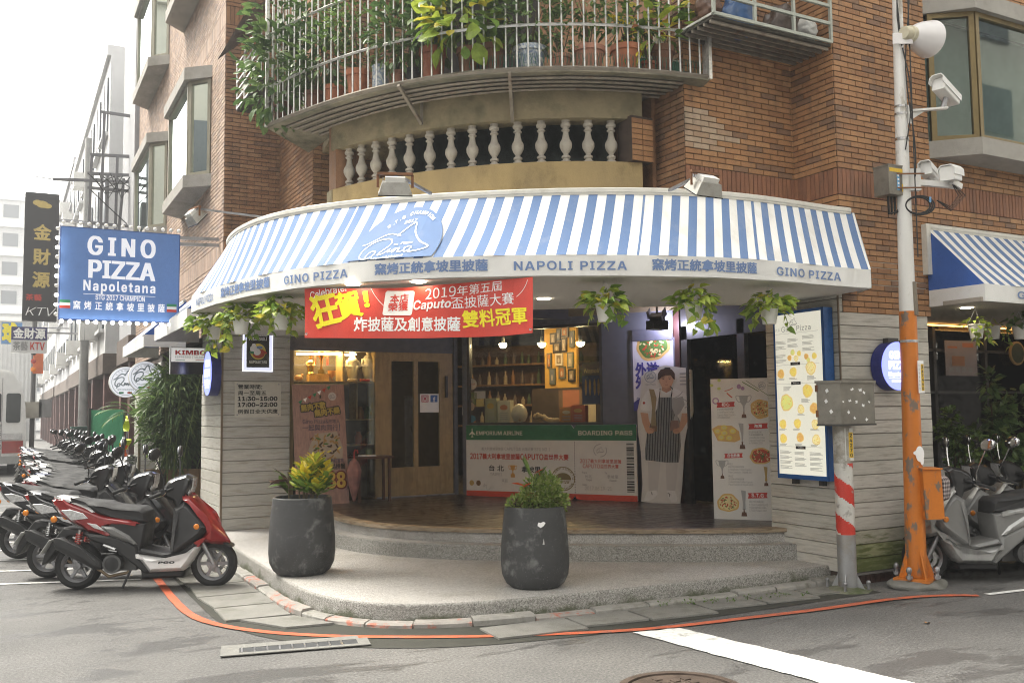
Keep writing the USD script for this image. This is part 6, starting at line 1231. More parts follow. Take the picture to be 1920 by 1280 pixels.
b.body('acrylic_frame', rect(0, 0, w, h).difference(rect(.05, .055, w-.10, h-.06)), .02, M('acrylic', (.55, .56, .62), .2, emit=(.75, .78, 1), es=.12)); b.body('panel', rect(.045, .05, w-.09, h-.05), .014, blackgl)
b.put('lit_edge', union_all([rect(0, 0, w, .012), rect(0, 0, .01, h), rect(w-.01, 0, .01, h)]), glow('edge_glow', (.8, .82, 1), .5), .001)
b.put('lettering', union_all([at(txt('ASSOCIAZIONE', .03, w=.62*w, align='c', kind='inter700'), w/2, h*.83), at(txt('PIZZAIUOLI', .038, w=.60*w, align='c', kind='inter800'), w/2, h*.735), at(txt('NAPOLETANI', .038, w=.60*w, align='c', kind='inter800'), w/2, h*.19)]), whitelet, .002)
b.put('pizza_print', disc(w*.5, h*.47, w*.26, h*.19), yolk, .002); b.put('pizza_print', disc(w*.52, h*.42, w*.20, h*.11), tomato, .0035)
b.put('chef_print', union_all([disc(w*.36, h*.53, w*.13, h*.09), disc(w*.47, h*.46, w*.12, h*.08), disc(w*.36, h*.62, w*.07, h*.04)]), whitelet, .005); b.put('scarf_green', Polygon([(w*.20, h*.44), (w*.36, h*.40), (w*.36, h*.47), (w*.22, h*.48)]), flat('flag_green', (.03, .22, .10)), .0062); b.put('scarf_red', Polygon([(w*.62, h*.53), (w*.80, h*.45), (w*.78, h*.42), (w*.60, h*.44)]), flat('flag_red', (.50, .05, .03)), .0062); b.put('bay_print', disc(w*.55, h*.57, w*.10, h*.035), flat('print_sky', (.18, .30, .55)), .0062)
# ---- round blue light signs
ovalface = M('sign_blue_face', (.13, .16, .62), .4, emit=(.22, .26, 1.0), es=.30); ovalside = M('sign_blue_side', (.012, .018, .16), .4)
def round_sign(F, r, label):
    t = thing('round_sign', label, 'sign'); b = Board(t, F); b.body('drum', disc(0, 0, r, n=48), .12, ovalside); b.put('face', disc(0, 0, r*.985, n=48), ovalface, .002)
    wl_ = glow('sign_white_glow', (.9, .92, 1), 1.1)
    b.put('lettering', union_all([at(txt('GINO', .30*r, w=1.05*r, align='c', kind='inter800', space=.1), 0, .30*r), at(txt('PIZZA', .34*r, w=1.15*r, align='c', kind='inter800'), 0, -.14*r), at(txt('Napoletana', .17*r, w=1.2*r, align='c', kind='inter700'), 0, -.42*r), rect(-.55*r, -.50*r, 1.1*r, .02*r), at(txt('STG 2017 CHAMPION', .09*r, w=.85*r, align='c', kind='inter600'), 0, -.66*r)]), wl_, .0045)
    m = MB(); m.box((0, r+.01, -.07), (.14, .05, .06)); P(t, 'bracket', MB().add(m.mesh(), F), darkf)
c_ = ay(1684, 686, 5.87); rr = 46*((c_-E0)@fh)/FPX; round_sign(frame(c_, (1, 0, 0), (0, 0, 1)), rr, 'round blue lit pizza sign on the right plank pillar behind the orange pole')
c_ = ax(389, 700, BX-.13); rr = 42*((c_-E0)@fh)/FPX; round_sign(frame(c_, (0, -1, 0), (0, 0, 1)), rr, 'round blue lit pizza sign seen edge on at the left pillar')
# ================================================================ motor scooters
def sc_c(x, y): return ((x-700)/540.0, (826-y)/540.0)
mirror_glass = M('mirror_glass', (.75, .76, .78), .04, 1.0)
chrome = M('chrome', (.6, .6, .6), .12, 1.0)
lens_clear = M('lamp_lens', (.55, .55, .55), .12, .2, coat=.8, var=.3, vs=40); lens_red = M('lamp_red', (.30, .015, .012), .15, coat=.8); lens_amber = M('lamp_amber', (.65, .20, .01), .25, coat=.5)
seatm = M('seat_vinyl', (.022, .022, .023), .72, var=.15, vs=14, bump=.25, bs=200); dplast = M('grained_plastic', (.024, .024, .025), .55, var=.2, vs=10, bump=.3, bs=250)
greyp2 = M('panel_grey', (.17, .17, .165), .4, .3, var=.1); enginem = M('engine_alloy', (.10, .10, .10), .45, .6, var=.3, vs=20); dirtypipe = M('exhaust_pipe', (.20, .15, .10), .45, .8, var=.3, vs=14)
platem = M('number_plate', (.70, .70, .68), .5)
def scooter(label, cat='scooter', cowl=None, lower=None, shield=None, rail=None, swoosh=None, spring=None, loc=(0, 0, 0), rz=0, text=None, group=None, mirror=None, style=0, dp=None):
    dplast = dp or M('grained_plastic', (0, 0, 0))
    t = thing('scooter', label, cat, loc, rz, group)
    C = lambda pts: [sc_c(*p) for p in pts]
    tail = lambda x, z: np.interp(x, [-.9, -.6, -.2, .1], [.42, .75, 1, 1])
    for nm, ax_, w_ in (('rear', -.62, .062), ('front', .622, .052)):
        tq = t; R_ = .213; Mx = frame((ax_, 0, R_), (1, 0, 0), (0, 0, 1))
        P(tq, 'tyre', MB().lathe([(R_*.70, -w_*.8), (R_*.84, -w_), (R_*.96, -w_*.72), (R_, -w_*.25), (R_, w_*.25), (R_*.96, w_*.72), (R_*.84, w_), (R_*.70, w_*.8), (R_*.70, -w_*.8)], n=36, M=Mx), rubber, smooth=40)
        rm = MB(); rm.lathe([(R_*.70, -w_*.75), (R_*.66, -w_*.6), (R_*.6, -w_*.35), (R_*.6, w_*.35), (R_*.66, w_*.6), (R_*.70, w_*.75)], n=32, M=Mx); rm.lathe([(0, -.05), (.035, -.05), (.035, .05), (0, .05)], n=16, M=Mx)
        for k in range(6):
            a = k*math.pi/3; d = np.array([math.cos(a), 0, math.sin(a)]); rm.bar(np.array([ax_, 0, R_])+d*.03, np.array([ax_, 0, R_])+d*R_*.62, .028, .022, up=(0, 1, 0))
        P(tq, 'rim', rm, greysteel, smooth=30)
        P(tq, 'brake_disc', MB().lathe([(.05, -.056), (.088, -.056), (.088, -.051), (.05, -.051)], n=24, M=Mx), steel)
    P(t, 'body_cowl', slab(C([(245, 372), (252, 420), (285, 465), (400, 520), (425, 542), (555, 562), (515, 515), (600, 512), (690, 505), (640, 480), (480, 452), (430, 430), (330, 392), (300, 368)]), .150, .03, tail), cowl, smooth=45)
    P(t, 'tail_lamp', slab(C([(238, 385), (262, 380), (300, 400), (285, 430), (250, 412)]), .075, .012), lens_red, smooth=40)
    for s_ in (-1, 1):
        m = MB(); m.add(slab(C([(300, 432), (345, 428), (410, 448), (435, 474), (352, 482)]), .006, .003, xf=lambda v, s_=s_: v+np.array([0, s_*.131, 0]))); P(t, 'side_lamp', m, lens_clear, smooth=30)
        m = MB(); m.add(slab(C([(435, 495), (480, 502), (530, 538), (470, 520)]), .005, .002, xf=lambda v, s_=s_: v+np.array([0, s_*.149, 0]))); P(t, 'side_reflector', m, lens_clear, smooth=30)
        m = MB(); m.ell((sc_c(265, 477)[0], s_*.12, sc_c(265, 477)[1]), (.03, .02, .03), 2); P(t, 'turn_signal', m, lens_amber, smooth=True)
        m = MB(); m.ell((sc_c(977, 517)[0], s_*.192, sc_c(977, 517)[1]), (.026, .008, .026), 2); P(t, 'reflector', m, lens_amber, smooth=True)
    P(t, 'grab_rail', slab(C([(245, 368), (270, 363), (340, 375), (440, 420), (465, 450), (425, 440), (330, 398), (300, 390)]), .135, .02, tail), rail or cowl, smooth=45)
    seat = slab(C([(318, 386), (350, 376), (430, 392), (510, 398), (560, 412), (640, 420), (690, 424), (716, 445), (722, 500), (690, 506), (600, 498), (540, 482), (470, 452), (400, 410)]), .135, .035, lambda x, z: np.interp(x, [-.75, -.4, 0, .1], [.6, 1, .95, .75])); P(t, 'seat', seat, seatm, smooth=50)
    P(t, 'under_seat_cover', slab(C([(540, 485), (720, 500), (712, 560), (700, 625), (690, 650), (620, 620), (520, 560)]), .135, .02), dplast, smooth=40)
    P(t, 'side_swoosh', slab(C([(500, 512), (560, 515), (640, 560), (682, 604), (610, 585), (550, 560)]), .158, .02), swoosh or greyp2, smooth=40)
    P(t, 'side_skirt', slab(C([(420, 545), (560, 562), (680, 610), (690, 660), (750, 735), (720, 745), (650, 690), (560, 620), (450, 580)]), .155, .02), dplast, smooth=40)
    P(t, 'floor_board', slab(C([(680, 645), (700, 622), (830, 648), (880, 650), (955, 590), (980, 612), (900, 668), (830, 672)]), .165, .02), dplast, smooth=40)
    P(t, 'lower_panel', slab(C([(672, 646), (760, 662), (840, 672), (890, 664), (960, 612), (985, 620), (945, 690), (910, 732), (745, 738), (715, 700)]), .185, .035), lower, smooth=45)
    P(t, 'belly_pan', slab(C([(690, 700), (915, 730), (905, 768), (700, 772)]), .13, .02), black, smooth=40)
    P(t, 'inner_leg_shield', slab(C([(850, 430), (900, 400), (930, 415), (1000, 482), (1022, 524), (998, 564), (880, 660), (835, 660), (850, 560)]), .195, .04, lambda x, z: np.interp(z, [.3, .5, .8], [.85, 1, .7])), dplast, smooth=45)
    P(t, 'front_shield', slab(C([(885, 366), (930, 374), (990, 450), (1052, 528), (1116, 602), (1110, 618), (1045, 608), (1004, 596), (950, 626), (1002, 562), (1024, 522), (1000, 476), (922, 408)]), .165, .04, lambda x, z: np.interp(x, [.3, .42, .55, .65, .78], [.62, .82, 1.0, .85, .22])), shield, smooth=65)
    P(t, 'front_fender', slab([(.40+.0, .37), (.47, .43), (.60, .455), (.72, .43), (.80, .37), (.79, .36), (.70, .405), (.60, .425), (.50, .40), (.43, .35)], .066, .02), black, smooth=45)
    ha = sc_c(860, 300); hs = slab(C([(790, 335), (812, 300), (850, 278), (900, 266), (935, 285), (930, 330), (905, 385), (880, 440), (850, 440), (835, 395), (800, 382), (778, 365)]), .095, .03, lambda x, z: np.interp(z, [.7, .85, .95, 1.05], [.7, 1, 1.1, .8])); P(t, 'handlebar_cowl', hs, blackgl, smooth=45)
    m = MB(); m.add(slab(C([(905, 290), (938, 285), (934, 332), (912, 372)]), .075, .02)); P(t, 'headlight', m, lens_clear, smooth=40)
    P(t, 'dashboard', slab(C([(795, 322), (835, 288), (845, 296), (806, 334)]), .07, .01), greyp2, smooth=40)
    P(t, 'steering_neck', MB().tube([(*sc_c(862, 400)[:1], 0, sc_c(862, 400)[1]), (sc_c(920, 540)[0], 0, sc_c(920, 540)[1])], [.05, .06], 10), dplast, smooth=40)
    for s_ in (-1, 1):
        a = np.array([sc_c(840, 335)[0], s_*.09, sc_c(840, 335)[1]]); e = np.array([sc_c(770, 360)[0], s_*.335, sc_c(770, 372)[1]])
        P(t, 'handle_grip', MB().tube([a+(e-a)*.45, e], .0175, 10), rubber, smooth=40); P(t, 'handle_bar', MB().tube([a, a+(e-a)*.5], .013, 8), black, smooth=40)
        P(t, 'brake_lever', MB().tube([a+(e-a)*.42+[.03, 0, .0], a+(e-a)*.7+[.06, 0, -.005], e+[.05, 0, 0]], .006, 6), chrome, smooth=40)
        P(t, 'switch_box', MB().box(tuple(a+(e-a)*.4), (.05, .06, .055)), black)
        st_ = a+(e-a)*.42; top = st_+np.array([-.02, s_*.12, .31]); P(t, 'mirror_stem', MB().tube([st_, st_+[.02, s_*.02, .10], st_+[.0, s_*.08, .22], top], .0065, 7), mirror or black, smooth=40)
        Mm = frame(top+np.array([0, s_*.03, .045]), (-.25*s_, 1, .25), (0, -.2, 1)); 
        mm = MB(); mm.ell((0, 0, 0), (.078, .054, .020), 2, M=Mm); P(t, 'mirror_shell', mm, mirror or black, smooth=True)
        P(t, 'mirror_glass', MB().poly(disc(0, 0, .072, .049, 24), .004, Mm@T4.translation_matrix((0, 0, .0175 if Mm[0, 2] < 0 else -.0215))), mirror_glass)
        f0, f1 = np.array([.53, s_*.075, .42]), np.array([.622+.02, s_*.075, .215]); P(t, 'fork', MB().tube([f0, f0*.45+f1*.55, f1], [.022, .025, .02], 10), greysteel, smooth=40)
        P(t, 'shock', MB().tube([(sc_c(388, 545)[0], s_*.10, sc_c(388, 530)[1]), (sc_c(375, 600)[0], s_*.10, sc_c(372, 660)[1])], .016, 8), steel)
        sp_ = []
        for k in range(60): w_ = k/59; p = np.array([sc_c(388, 545)[0]*(1-w_)+sc_c(375, 600)[0]*w_, s_*.10, sc_c(388, 545)[1]*(1-w_)+sc_c(378, 620)[1]*w_]); sp_.append(p+[.026*math.cos(k*.75), .026*math.sin(k*.75), 0])
        P(t, 'spring', MB().tube(sp_, .006, 5), spring or steel, smooth=40)
    P(t, 'muffler', MB().tube([(sc_c(285, 588)[0], -.135, sc_c(285, 588)[1]), (sc_c(300, 585)[0], -.14, sc_c(300, 592)[1]), (sc_c(400, 640)[0], -.15, sc_c(400, 640)[1]), (sc_c(490, 700)[0], -.14, sc_c(490, 700)[1]), (sc_c(505, 715)[0], -.13, sc_c(505, 715)[1])], [.04, .062, .066, .048, .02], 14), black, smooth=40)
    P(t, 'muffler_shield', slab(C([(285, 560), (320, 565), (420, 610), (505, 690), (490, 700), (400, 640), (300, 600)]), .008, .003, xf=lambda v: v+np.array([0, -.205, 0])), dplast, smooth=40)
    P(t, 'exhaust_pipe', MB().tube([(sc_c(480, 712)[0], -.13, sc_c(480, 712)[1]), (sc_c(540, 760)[0], -.12, sc_c(530, 758)[1]), (sc_c(620, 740)[0], -.07, sc_c(620, 745)[1]), (sc_c(650, 700)[0], -.03, sc_c(650, 700)[1])], .016, 8), dirtypipe, smooth=40)
    m = MB(); m.tube([(sc_c(560, 695)[0], -.16, sc_c(560, 695)[1]), (sc_c(560, 695)[0], .15, sc_c(560, 695)[1])], .085, 20); m.box((sc_c(470, 690)[0], .12, sc_c(470, 700)[1]), (.42, .07, .13)); m.box((sc_c(620, 690)[0], 0, sc_c(620, 690)[1]), (.16, .16, .16)); P(t, 'engine', m, enginem)
    P(t, 'fan_cover', MB().lathe([(0, 0), (.06, 0), (.082, -.012), (.085, -.03)], n=24, M=frame((sc_c(560, 695)[0], -.162, sc_c(560, 695)[1]), (1, 0, 0), (0, 0, 1))@T4.rotation_matrix(0, [0, 0, 1])), black, smooth=40)
    P(t, 'rear_fender', slab(C([(300, 520), (470, 540), (420, 565), (330, 560), (290, 600), (225, 690), (195, 705), (205, 660), (255, 575)]), .075, .012), dplast, smooth=40)
    Mp = frame((sc_c(232, 605)[0]-.015, 0, sc_c(232, 612)[1]), (0, -1, 0), (.55, 0, .83)); P(t, 'number_plate', MB().poly(sbox(-.13, -.075, .13, .075), .004, Mp), platem)
    P(t, 'stand', MB().tube([(-.12, -.06, .18), (-.17, -.13, .02)], .012, 6), black)
    P(t, 'pillion_peg', MB().tube([(sc_c(520, 602)[0], -.16, sc_c(520, 602)[1]), (sc_c(585, 620)[0], -.19, sc_c(585, 622)[1])], .012, 8), steel)
    if text: P(t, 'lettering', MB().poly(txt(text, .021, w=.15, kind='inter900', slant=14), .002, frame((sc_c(790, 697)[0], -.1855, sc_c(790, 694)[1]), (1, 0, 0), (0, 0, 1))), blacklet)
    return t
paint = lambda n, c, **k: M('paint_'+n, c, .28, coat=.7, var=.04, **k)
ruby = paint('ruby', (.23, .010, .010)); pearl = paint('pearl', (.70, .69, .68)); jet = paint('jet', (.012, .012, .013)); graph = M('paint_graphite', (.055, .055, .06), .3, .4, coat=.6, var=.08); silver = M('paint_silver', (.38, .38, .37), .33, .55, coat=.5, var=.05); navy = paint('navy', (.012, .02, .07)); wine = paint('wine', (.12, .010, .012))
GS = 'scooters parked in a row along the left kerb'
RZ0 = math.atan2(-.57, 1.1)
sA = scooter('red, white and black scooter parked nearest the crossing, with PGO on its white floor panel', 'scooter', ruby, pearl, ruby, pearl, spring=M('spring_red', (.35, .04, .03), .4), loc=(1.19, 9.33, .004), rz=RZ0, text='PGO', group=GS)
def rear_at(u, v, rz): p = az(u, v, 0); return (p[0]+.62*math.cos(rz), p[1]+.62*math.sin(rz), .004)
l2 = rear_at(92, 1083, RZ0-.02); l3 = rear_at(36, 1047, RZ0)
sB = scooter('black scooter with dark grey panels, second in the row right behind the red one', 'scooter', jet, jet, jet, graph, loc=l2, rz=RZ0-.02, group=GS)
sC = scooter('black scooter with clear tail lamps and a white number plate, third in the left row', 'scooter', graph, jet, jet, jet, swoosh=jet, loc=l3, rz=RZ0+.01, group=GS)
base = np.array([l3[0], l3[1]])
sD = scooter('wine red tailed scooter with a white grab rail, fourth in the left row', 'scooter', wine, graph, graph, pearl, loc=(base[0]+.26, base[1]+.58, .004), rz=RZ0+.03, group=GS)
sE = scooter('grey silver scooter with a wide windscreen nose, fifth in the left row', 'scooter', silver, silver, graph, silver, loc=(base[0]+.30, base[1]+1.14, .004), rz=RZ0-.02, group=GS)
sF = scooter('navy scooter with an orange tail light, sixth in the left row', 'scooter', navy, jet, navy, navy, loc=(base[0]+.38, base[1]+1.68, .004), rz=RZ0, group=GS)
cyc = [(sB, 'black scooter'), (sE, 'silver scooter'), (sC, 'black clear lamped scooter'), (sD, 'wine red scooter'), (sF, 'navy scooter'), (sA, 'red and white scooter')]
ords = ['seventh', 'eighth', 'ninth', 'tenth', 'eleventh', 'twelfth', 'thirteenth', 'fourteenth', 'fifteenth', 'sixteenth', 'seventeenth', 'eighteenth', 'nineteenth', 'twentieth', 'twenty first', 'twenty second', 'twenty third', 'twenty fourth']
for i in range(18):
    s_, nm = cyc[(i*5+i//3) % 5]
    y_ = base[1]+2.24+i*.60+(2.2 if i > 6 else 0)+.08*math.sin(i*3.3); copy(s_, '%s far down the left row, %s from the crossing' % (nm, ords[i]), (base[0]+.44+.10*math.sin(i*2.1), y_, .004), RZ0+.13*math.sin(i*1.7), GS)
GR = 'scooters parked at the right side of the pole'
sG = scooter('silver scooter with grey floor and black seat parked behind the orange pole', 'scooter', silver, silver, silver, silver, swoosh=silver, loc=(7.98, 5.56, .004), rz=math.radians(157), group=GR, mirror=chrome, dp=M('scooter_grey_trim', (.21, .21, .205), .42, .2, var=.06))
copy(sG, 'second silver scooter right of the orange pole, its headset showing over the first one\'s seat', (8.62, 5.78, .004), math.radians(160), GR)
copy(sG, 'third silver scooter at the right edge of the picture, mostly cut off', (9.22, 5.88, .004), math.radians(158), GR)
# ================================================================ poles
def lump2(c, r, seed): 
    m = trimesh.creation.icosphere(2, 1.0); n = meshkit.fbm(m.vertices*1.7+seed*3.1, 3, seed); m.vertices = m.vertices*(1+.5*(n[:, None]-.5))*np.asarray(r)+np.asarray(c); return m
orange = M('orange_pole_paint', (.52, .155, .012), .5, var=.12, vs=5, bump=.2, bs=40, stretch=(1, 1, .5), dirt=((.13, .12, .10), 8.0, .565, .61, .92))
wpole = M('white_pole_paint', (.62, .61, .58), .5, var=.08, vs=3, bump=.2, bs=40, stretch=(1, 1, .4), dirt=((.30, .27, .22), 5.0, .58, .66, .8))
boxsteel = M('box_stainless', (.20, .185, .155), .45, .4, var=.4, vs=6, dirt=((.12, .11, .10), 12, .56, .7, .6))
rustm = M('rust', (.16, .07, .03), .85, var=.4, vs=20)
pb0 = az(1719, 1088, .05); pb0[2] = .06; dP = (pb0-E0)@fh
ptop = ad(1682, 0, dP); ptop2 = pb0+(ptop-pb0)*1.06
pole = thing('utility_pole', 'tall pole painted orange below and white above, carrying a loudspeaker and cameras', 'pole')
axis = (ptop2-pb0)/np.linalg.norm(ptop2-pb0)
def pv_(v):     # point on the pole's axis at picture height v
    f = lambda q: 640-FPX*((q-E0)@CU)/((q-E0)@CF)
    a, c = 0.0, np.linalg.norm(ptop2-pb0)*1.05
    for _ in range(50):
        mm_ = (a+c)/2
        if f(pb0+axis*mm_) > v: a = mm_
        else: c = mm_
    return pb0+axis*a
wr = lambda v: np.interp(v, [0, 300, 580, 800, 1080], [9.5, 12.5, 15.5, 16.5, 18.5])*dP/FPX
vs_ = [1080, 800, 584]; P(pole, 'lower_pole', MB().tube([pv_(v) for v in vs_], [wr(v) for v in vs_], 14), orange, smooth=50)
vs_ = [584, 300, 0]; P(pole, 'upper_pole', MB().tube([pv_(v) for v in vs_]+[ptop2], [wr(v)*.97 for v in vs_]+[wr(0)*.93], 14), wpole, smooth=50)
sl_ = pv_(560)+rt*.035-fh*.045; P(pole, 'conduit', MB().tube([pv_(592)+rt*.05-fh*.05, pv_(530)+rt*.04-fh*.045], .026, 8), M('grey_conduit', (.16, .135, .10), .7, var=.2))
P(pole, 'base_plate', MB().poly(Polygon([(-.165, -.15), (.165, -.15), (.165, .15), (-.165, .15)]), .025, frame(pb0-[0, 0, .0], (.93, .36, 0), (-.36, .93, 0))), orange)
for k in range(4):
    a = math.radians(21+45+90*k); d = np.array([math.cos(a), math.sin(a), 0]); P(pole, 'gusset', MB().poly(Polygon([(.08, .02), (.165, .02), (.085, .26), (.08, .26)]), .012, frame(pb0-np.cross(d, [0, 0, 1.])*.006, d, (0, 0, 1))), orange)
    a2 = a+math.radians(0); q = pb0+np.array([math.cos(a2+.75), math.sin(a2+.75), 0])*.175; m = MB(); m.tube([q+[0, 0, .02], q+[0, 0, .10]], .017, 8); m.tube([q+[0, 0, .03], q+[0, 0, .055]], .03, 6); m.ell(q+[0, 0, .10], (.026, .026, .035), 1); P(pole, 'anchor_bolt', m, greysteel)
P(pole, 'footing', MB().add(lump2(pb0-[0, 0, .05], (.29, .23, .08), 4)), conc, smooth=60)
m = MB(); bx0, bx1 = pv_(878)+rt*.10-fh*.05, pv_(970)+rt*.12-fh*.05; m.bar(bx0, bx1, .20, .16, up=rt); P(pole, 'junction_box', m, orange); P(pole, 'box_lid', MB().bar(bx0+axis*.0, bx0+axis*.012, .23, .18, up=rt), orange)
Fst = frame(pv_(737)+rt*.028-fh*wr(700)*1.12-rt*.0, rt*.75+fh*.35, (0, 0, 1)); hst = 60*dP/FPX; b = Board(pole, Fst)
b.put('number_plate', rect(0, 0, .075, hst), whitelet, .012); b.put('yellow_plate', rect(.036, .02, .034, hst-.05), M('yellow_plate', (.62, .40, .02), .5), .014)
b.put('numerals', union_all([at(txt(c_, .026, align='c', kind='inter800'), .053, hst-.07-.038*i) for i, c_ in enumerate('247440')]), blacklet, .0155); b.put('small_print', union_all([rect(.008, .02+k*.012, .016, .004) for k in range(int(hst/.0135))]), greyp, .0135)
P(pole, 'paint_splash', MB().poly(union_all([disc(0, 0, .045, .07, 14), disc(-.03, .01, .04, .02, 10), disc(.02, -.05, .02, .05, 9)]), .003, frame(pv_(850)-fh*wr(850)*1.0+rt*.03, rt+fh*.3, (0, 0, 1))), whitelet)
for v in (262, 640, 1): 
    P(pole, 'band', MB().tube([pv_(v)-axis*.012, pv_(v)+axis*.012], wr(v)*1.06, 14, cap=False), steel) if v > 5 else None
for v in (201, 215): P(pole, 'band', MB().tube([pv_(v)-axis*.01, pv_(v)+axis*.01], wr(v)*1.06, 14, cap=False), steel)
cab = M('black_cable', (.012, .012, .012), .5)
for k, (du, sw) in enumerate(((-.03, .02), (.02, -.05), (.06, .03), (.075, .0))):
    pts = [pv_(v)-fh*(wr(v)+.012)+rt*(du+sw*math.sin(v*.02+k)) for v in range(-40, (70, 300, 345, 500)[k], 25)]; P(pole, 'cable', MB().tube(pts, .006, 5), cab, smooth=True)
coil = pv_(388)+rt*.10-fh*.06
for k in range(3): P(pole, 'cable_coil', MB().tube([coil+rt*(.11+.01*k)*math.cos(a)*1.0+np.array([0, 0, 1])*(.075+.006*k)*math.sin(a)+rt*.01*k for a in np.linspace(0, 2*np.pi, 28)], .008, 5, closed=True), cab, smooth=True)
P(pole, 'cable_tie', MB().box(tuple(coil+rt*.11+[0, 0, .05]), (.02, .02, .05)), M('blue_tie', (.15, .35, .6), .5))
# loudspeaker
hornm = M('horn_enamel', (.68, .66, .66), .4, var=.05, vs=6, dirt=((.3, .28, .25), 8, .66, .75, .5)); cream = M('cream_plastic', (.50, .46, .34), .5, var=.1)
sp_ = thing('loudspeaker', 'white horn loudspeaker clamped to the top of the pole', 'loudspeaker')
hc = ad(1697, 62, dP-.10); hd = rt*.83+fh*.5+np.array([0, 0, .03]); hd /= np.linalg.norm(hd); Mh = frame(hc, np.cross([0, 0, 1.], hd), np.cross(hd, np.cross([0, 0, 1.], hd)))
sH = dP/FPX
P(sp_, 'driver', MB().lathe([(0, -.02), (.055, -.02), (.062, 0), (.062, .05), (.075, .055), (.075, .10), (.06, .11), (0, .11)], n=24, M=Mh), cream, smooth=35)
P(sp_, 'horn', MB().lathe([(.045, .08), (.075, .10), (.10, .14), (.125, .19), (.142, .24), (.155, .29), (.168, .34), (.172, .355), (.166, .36), (.15, .30), (.10, .15), (.04, .11)], n=36, M=Mh), hornm, smooth=45)
for k in range(8): a = k*math.pi/4; P(sp_, 'bolt', MB().ell((0, 0, 0), .008, 1, M=Mh@T4.translation_matrix((.068*math.cos(a), .068*math.sin(a), .105))), greysteel)
m = MB(); m.bar(hc+hd*.06-[0, 0, .03], pv_(95)-fh*.06, .03, .012); m.bar(pv_(80)-fh*.09-rt*.09, pv_(80)-fh*.09+rt*.09, .012, .10); m.bar(hc+hd*.12+[0, 0, -.06], hc+hd*.2+[0, 0, -.12], .025, .012); P(sp_, 'bracket', m, hornm)
# cameras
whitec = M('camera_white', (.66, .65, .62), .4, var=.05, dirt=((.35, .32, .25), 12, .6, .75, .4))
def camera_at(label, c, d, L_, w_, lensend, hood=True):
    t = thing('security_camera', label, 'security camera'); d = np.asarray(d, float); d /= np.linalg.norm(d); sde = np.cross(d, [0, 0, 1.]); sde /= np.linalg.norm(sde); Mc = frame(c, sde, np.cross(sde, d)*-1 if np.cross(sde, d)[2] < 0 else np.cross(sde, d)); zz = Mc[:3, 2]; sg_ = 1 if zz@d > 0 else -1
    F2 = Mc@T4.translation_matrix((0, 0, -L_/2))
    m = MB(); m.poly(sbox(-w_/2, -w_*.55, w_/2, w_*.45).buffer(.012), L_*.92, F2); P(t, 'body', m, whitec, smooth=30)
    if hood: m = MB(); m.poly(Polygon([(-w_*.72, -.02), (-w_*.72, w_*.40), (-w_*.45, w_*.72), (w_*.45, w_*.72), (w_*.72, w_*.40), (w_*.72, -.02), (w_*.66, -.02), (w_*.66, w_*.36), (w_*.40, w_*.64), (-w_*.40, w_*.64), (-w_*.66, w_*.36), (-w_*.66, -.02)]), L_*1.12, F2@T4.translation_matrix((0, 0, -.04*L_))); P(t, 'hood', m, whitec)
    e_ = np.asarray(c)+d*L_*.46*lensend if True else None; Me = frame(np.asarray(c)+d*L_*.5, sde, np.cross(sde, d))
    m = MB(); m.tube([np.asarray(c)+d*L_*.40, np.asarray(c)+d*L_*.47], w_*.42, 20); P(t, 'lens_ring', m, greyp2, smooth=40); m = MB(); m.tube([np.asarray(c)+d*L_*.46, np.asarray(c)+d*L_*.485], w_*.22, 16); P(t, 'lens', m, blackgl, smooth=40)
    return t
c1_ = ad(1773, 171, dP-.02); t = camera_at('white camera aimed away along the street, on the curved middle arm', c1_, rt*.75+fh*.65+np.array([0, 0, -.30]), .34, .092, 1)
m = MB(); a0_ = pv_(209)+rt*.06; e_ = ad(1776, 203, dP-.02); m.bar(a0_, e_, .05, .018); m.add((np.array([a0_+[0, 0, -.0], a0_+[0, 0, -.10], a0_+(e_-a0_)*.5, e_]), np.array([[0, 1, 2], [0, 2, 3]]))); m.bar(a0_+[0, 0, -.12], a0_+[0, 0, .05], .05, .04); P(t, 'arm', m, whitec); P(t, 'swivel', MB().tube([e_-rt*.04, c1_-[0, 0, .06]], .022, 8), greysteel)
c2_ = ad(1783, 326, dP-.10); t = camera_at('hooded white camera facing the crossing on the lower bracket', c2_, -fh*.7-rt*.62+np.array([0, 0, -.10]), .26, .10, 1)
m = MB(); a0_ = pv_(342)+rt*.10; e_ = ad(1800, 345, dP-.05); m.bar(a0_, e_+[0, 0, -.02], .05, .05); m.bar(e_+[0, 0, -.03], c2_-[0, 0, .07], .05, .05); m.bar(a0_+[0, 0, -.08], a0_+[0, 0, .12], .06, .10, up=rt); P(t, 'arm', m, whitec)
for v in (330, 356): P(t, 'clamp_bar', MB().bar(pv_(v)-rt*.13-fh*.08, pv_(v)+rt*.16-fh*.08, .012, .012), rustm)
c3_ = ad(1742, 322, dP+.06); t = camera_at('weathered white camera half hidden behind the hooded one', c3_, rt*.6+fh*.75+np.array([0, 0, -.12]), .26, .085, 1); P(t, 'arm', MB().tube([c3_-[0, 0, .05], c3_+rt*.1-[0, 0, .13]], .03, 8), whitec)
for k in range(3): P(t, 'cable', MB().tube([c2_+[0, 0, -.08], c2_+rt*(.06+.03*k)+[0, 0, -.2], c2_-rt*.02+[0, 0, -.30-.02*k], c2_-rt*.14+[0, 0, -.24]], .005, 5), cab, smooth=True)
eb = thing('control_box', 'grey metal control box with yellow and blue stickers strapped to the pole', 'control box')
Fb2 = frame(ad(1662, 372, dP-.04), rt*.55-fh*.75*-1 if False else rt*.9-fh*.45, (0, 0, 1)); bxw, bxh = .21, 55*dP/FPX
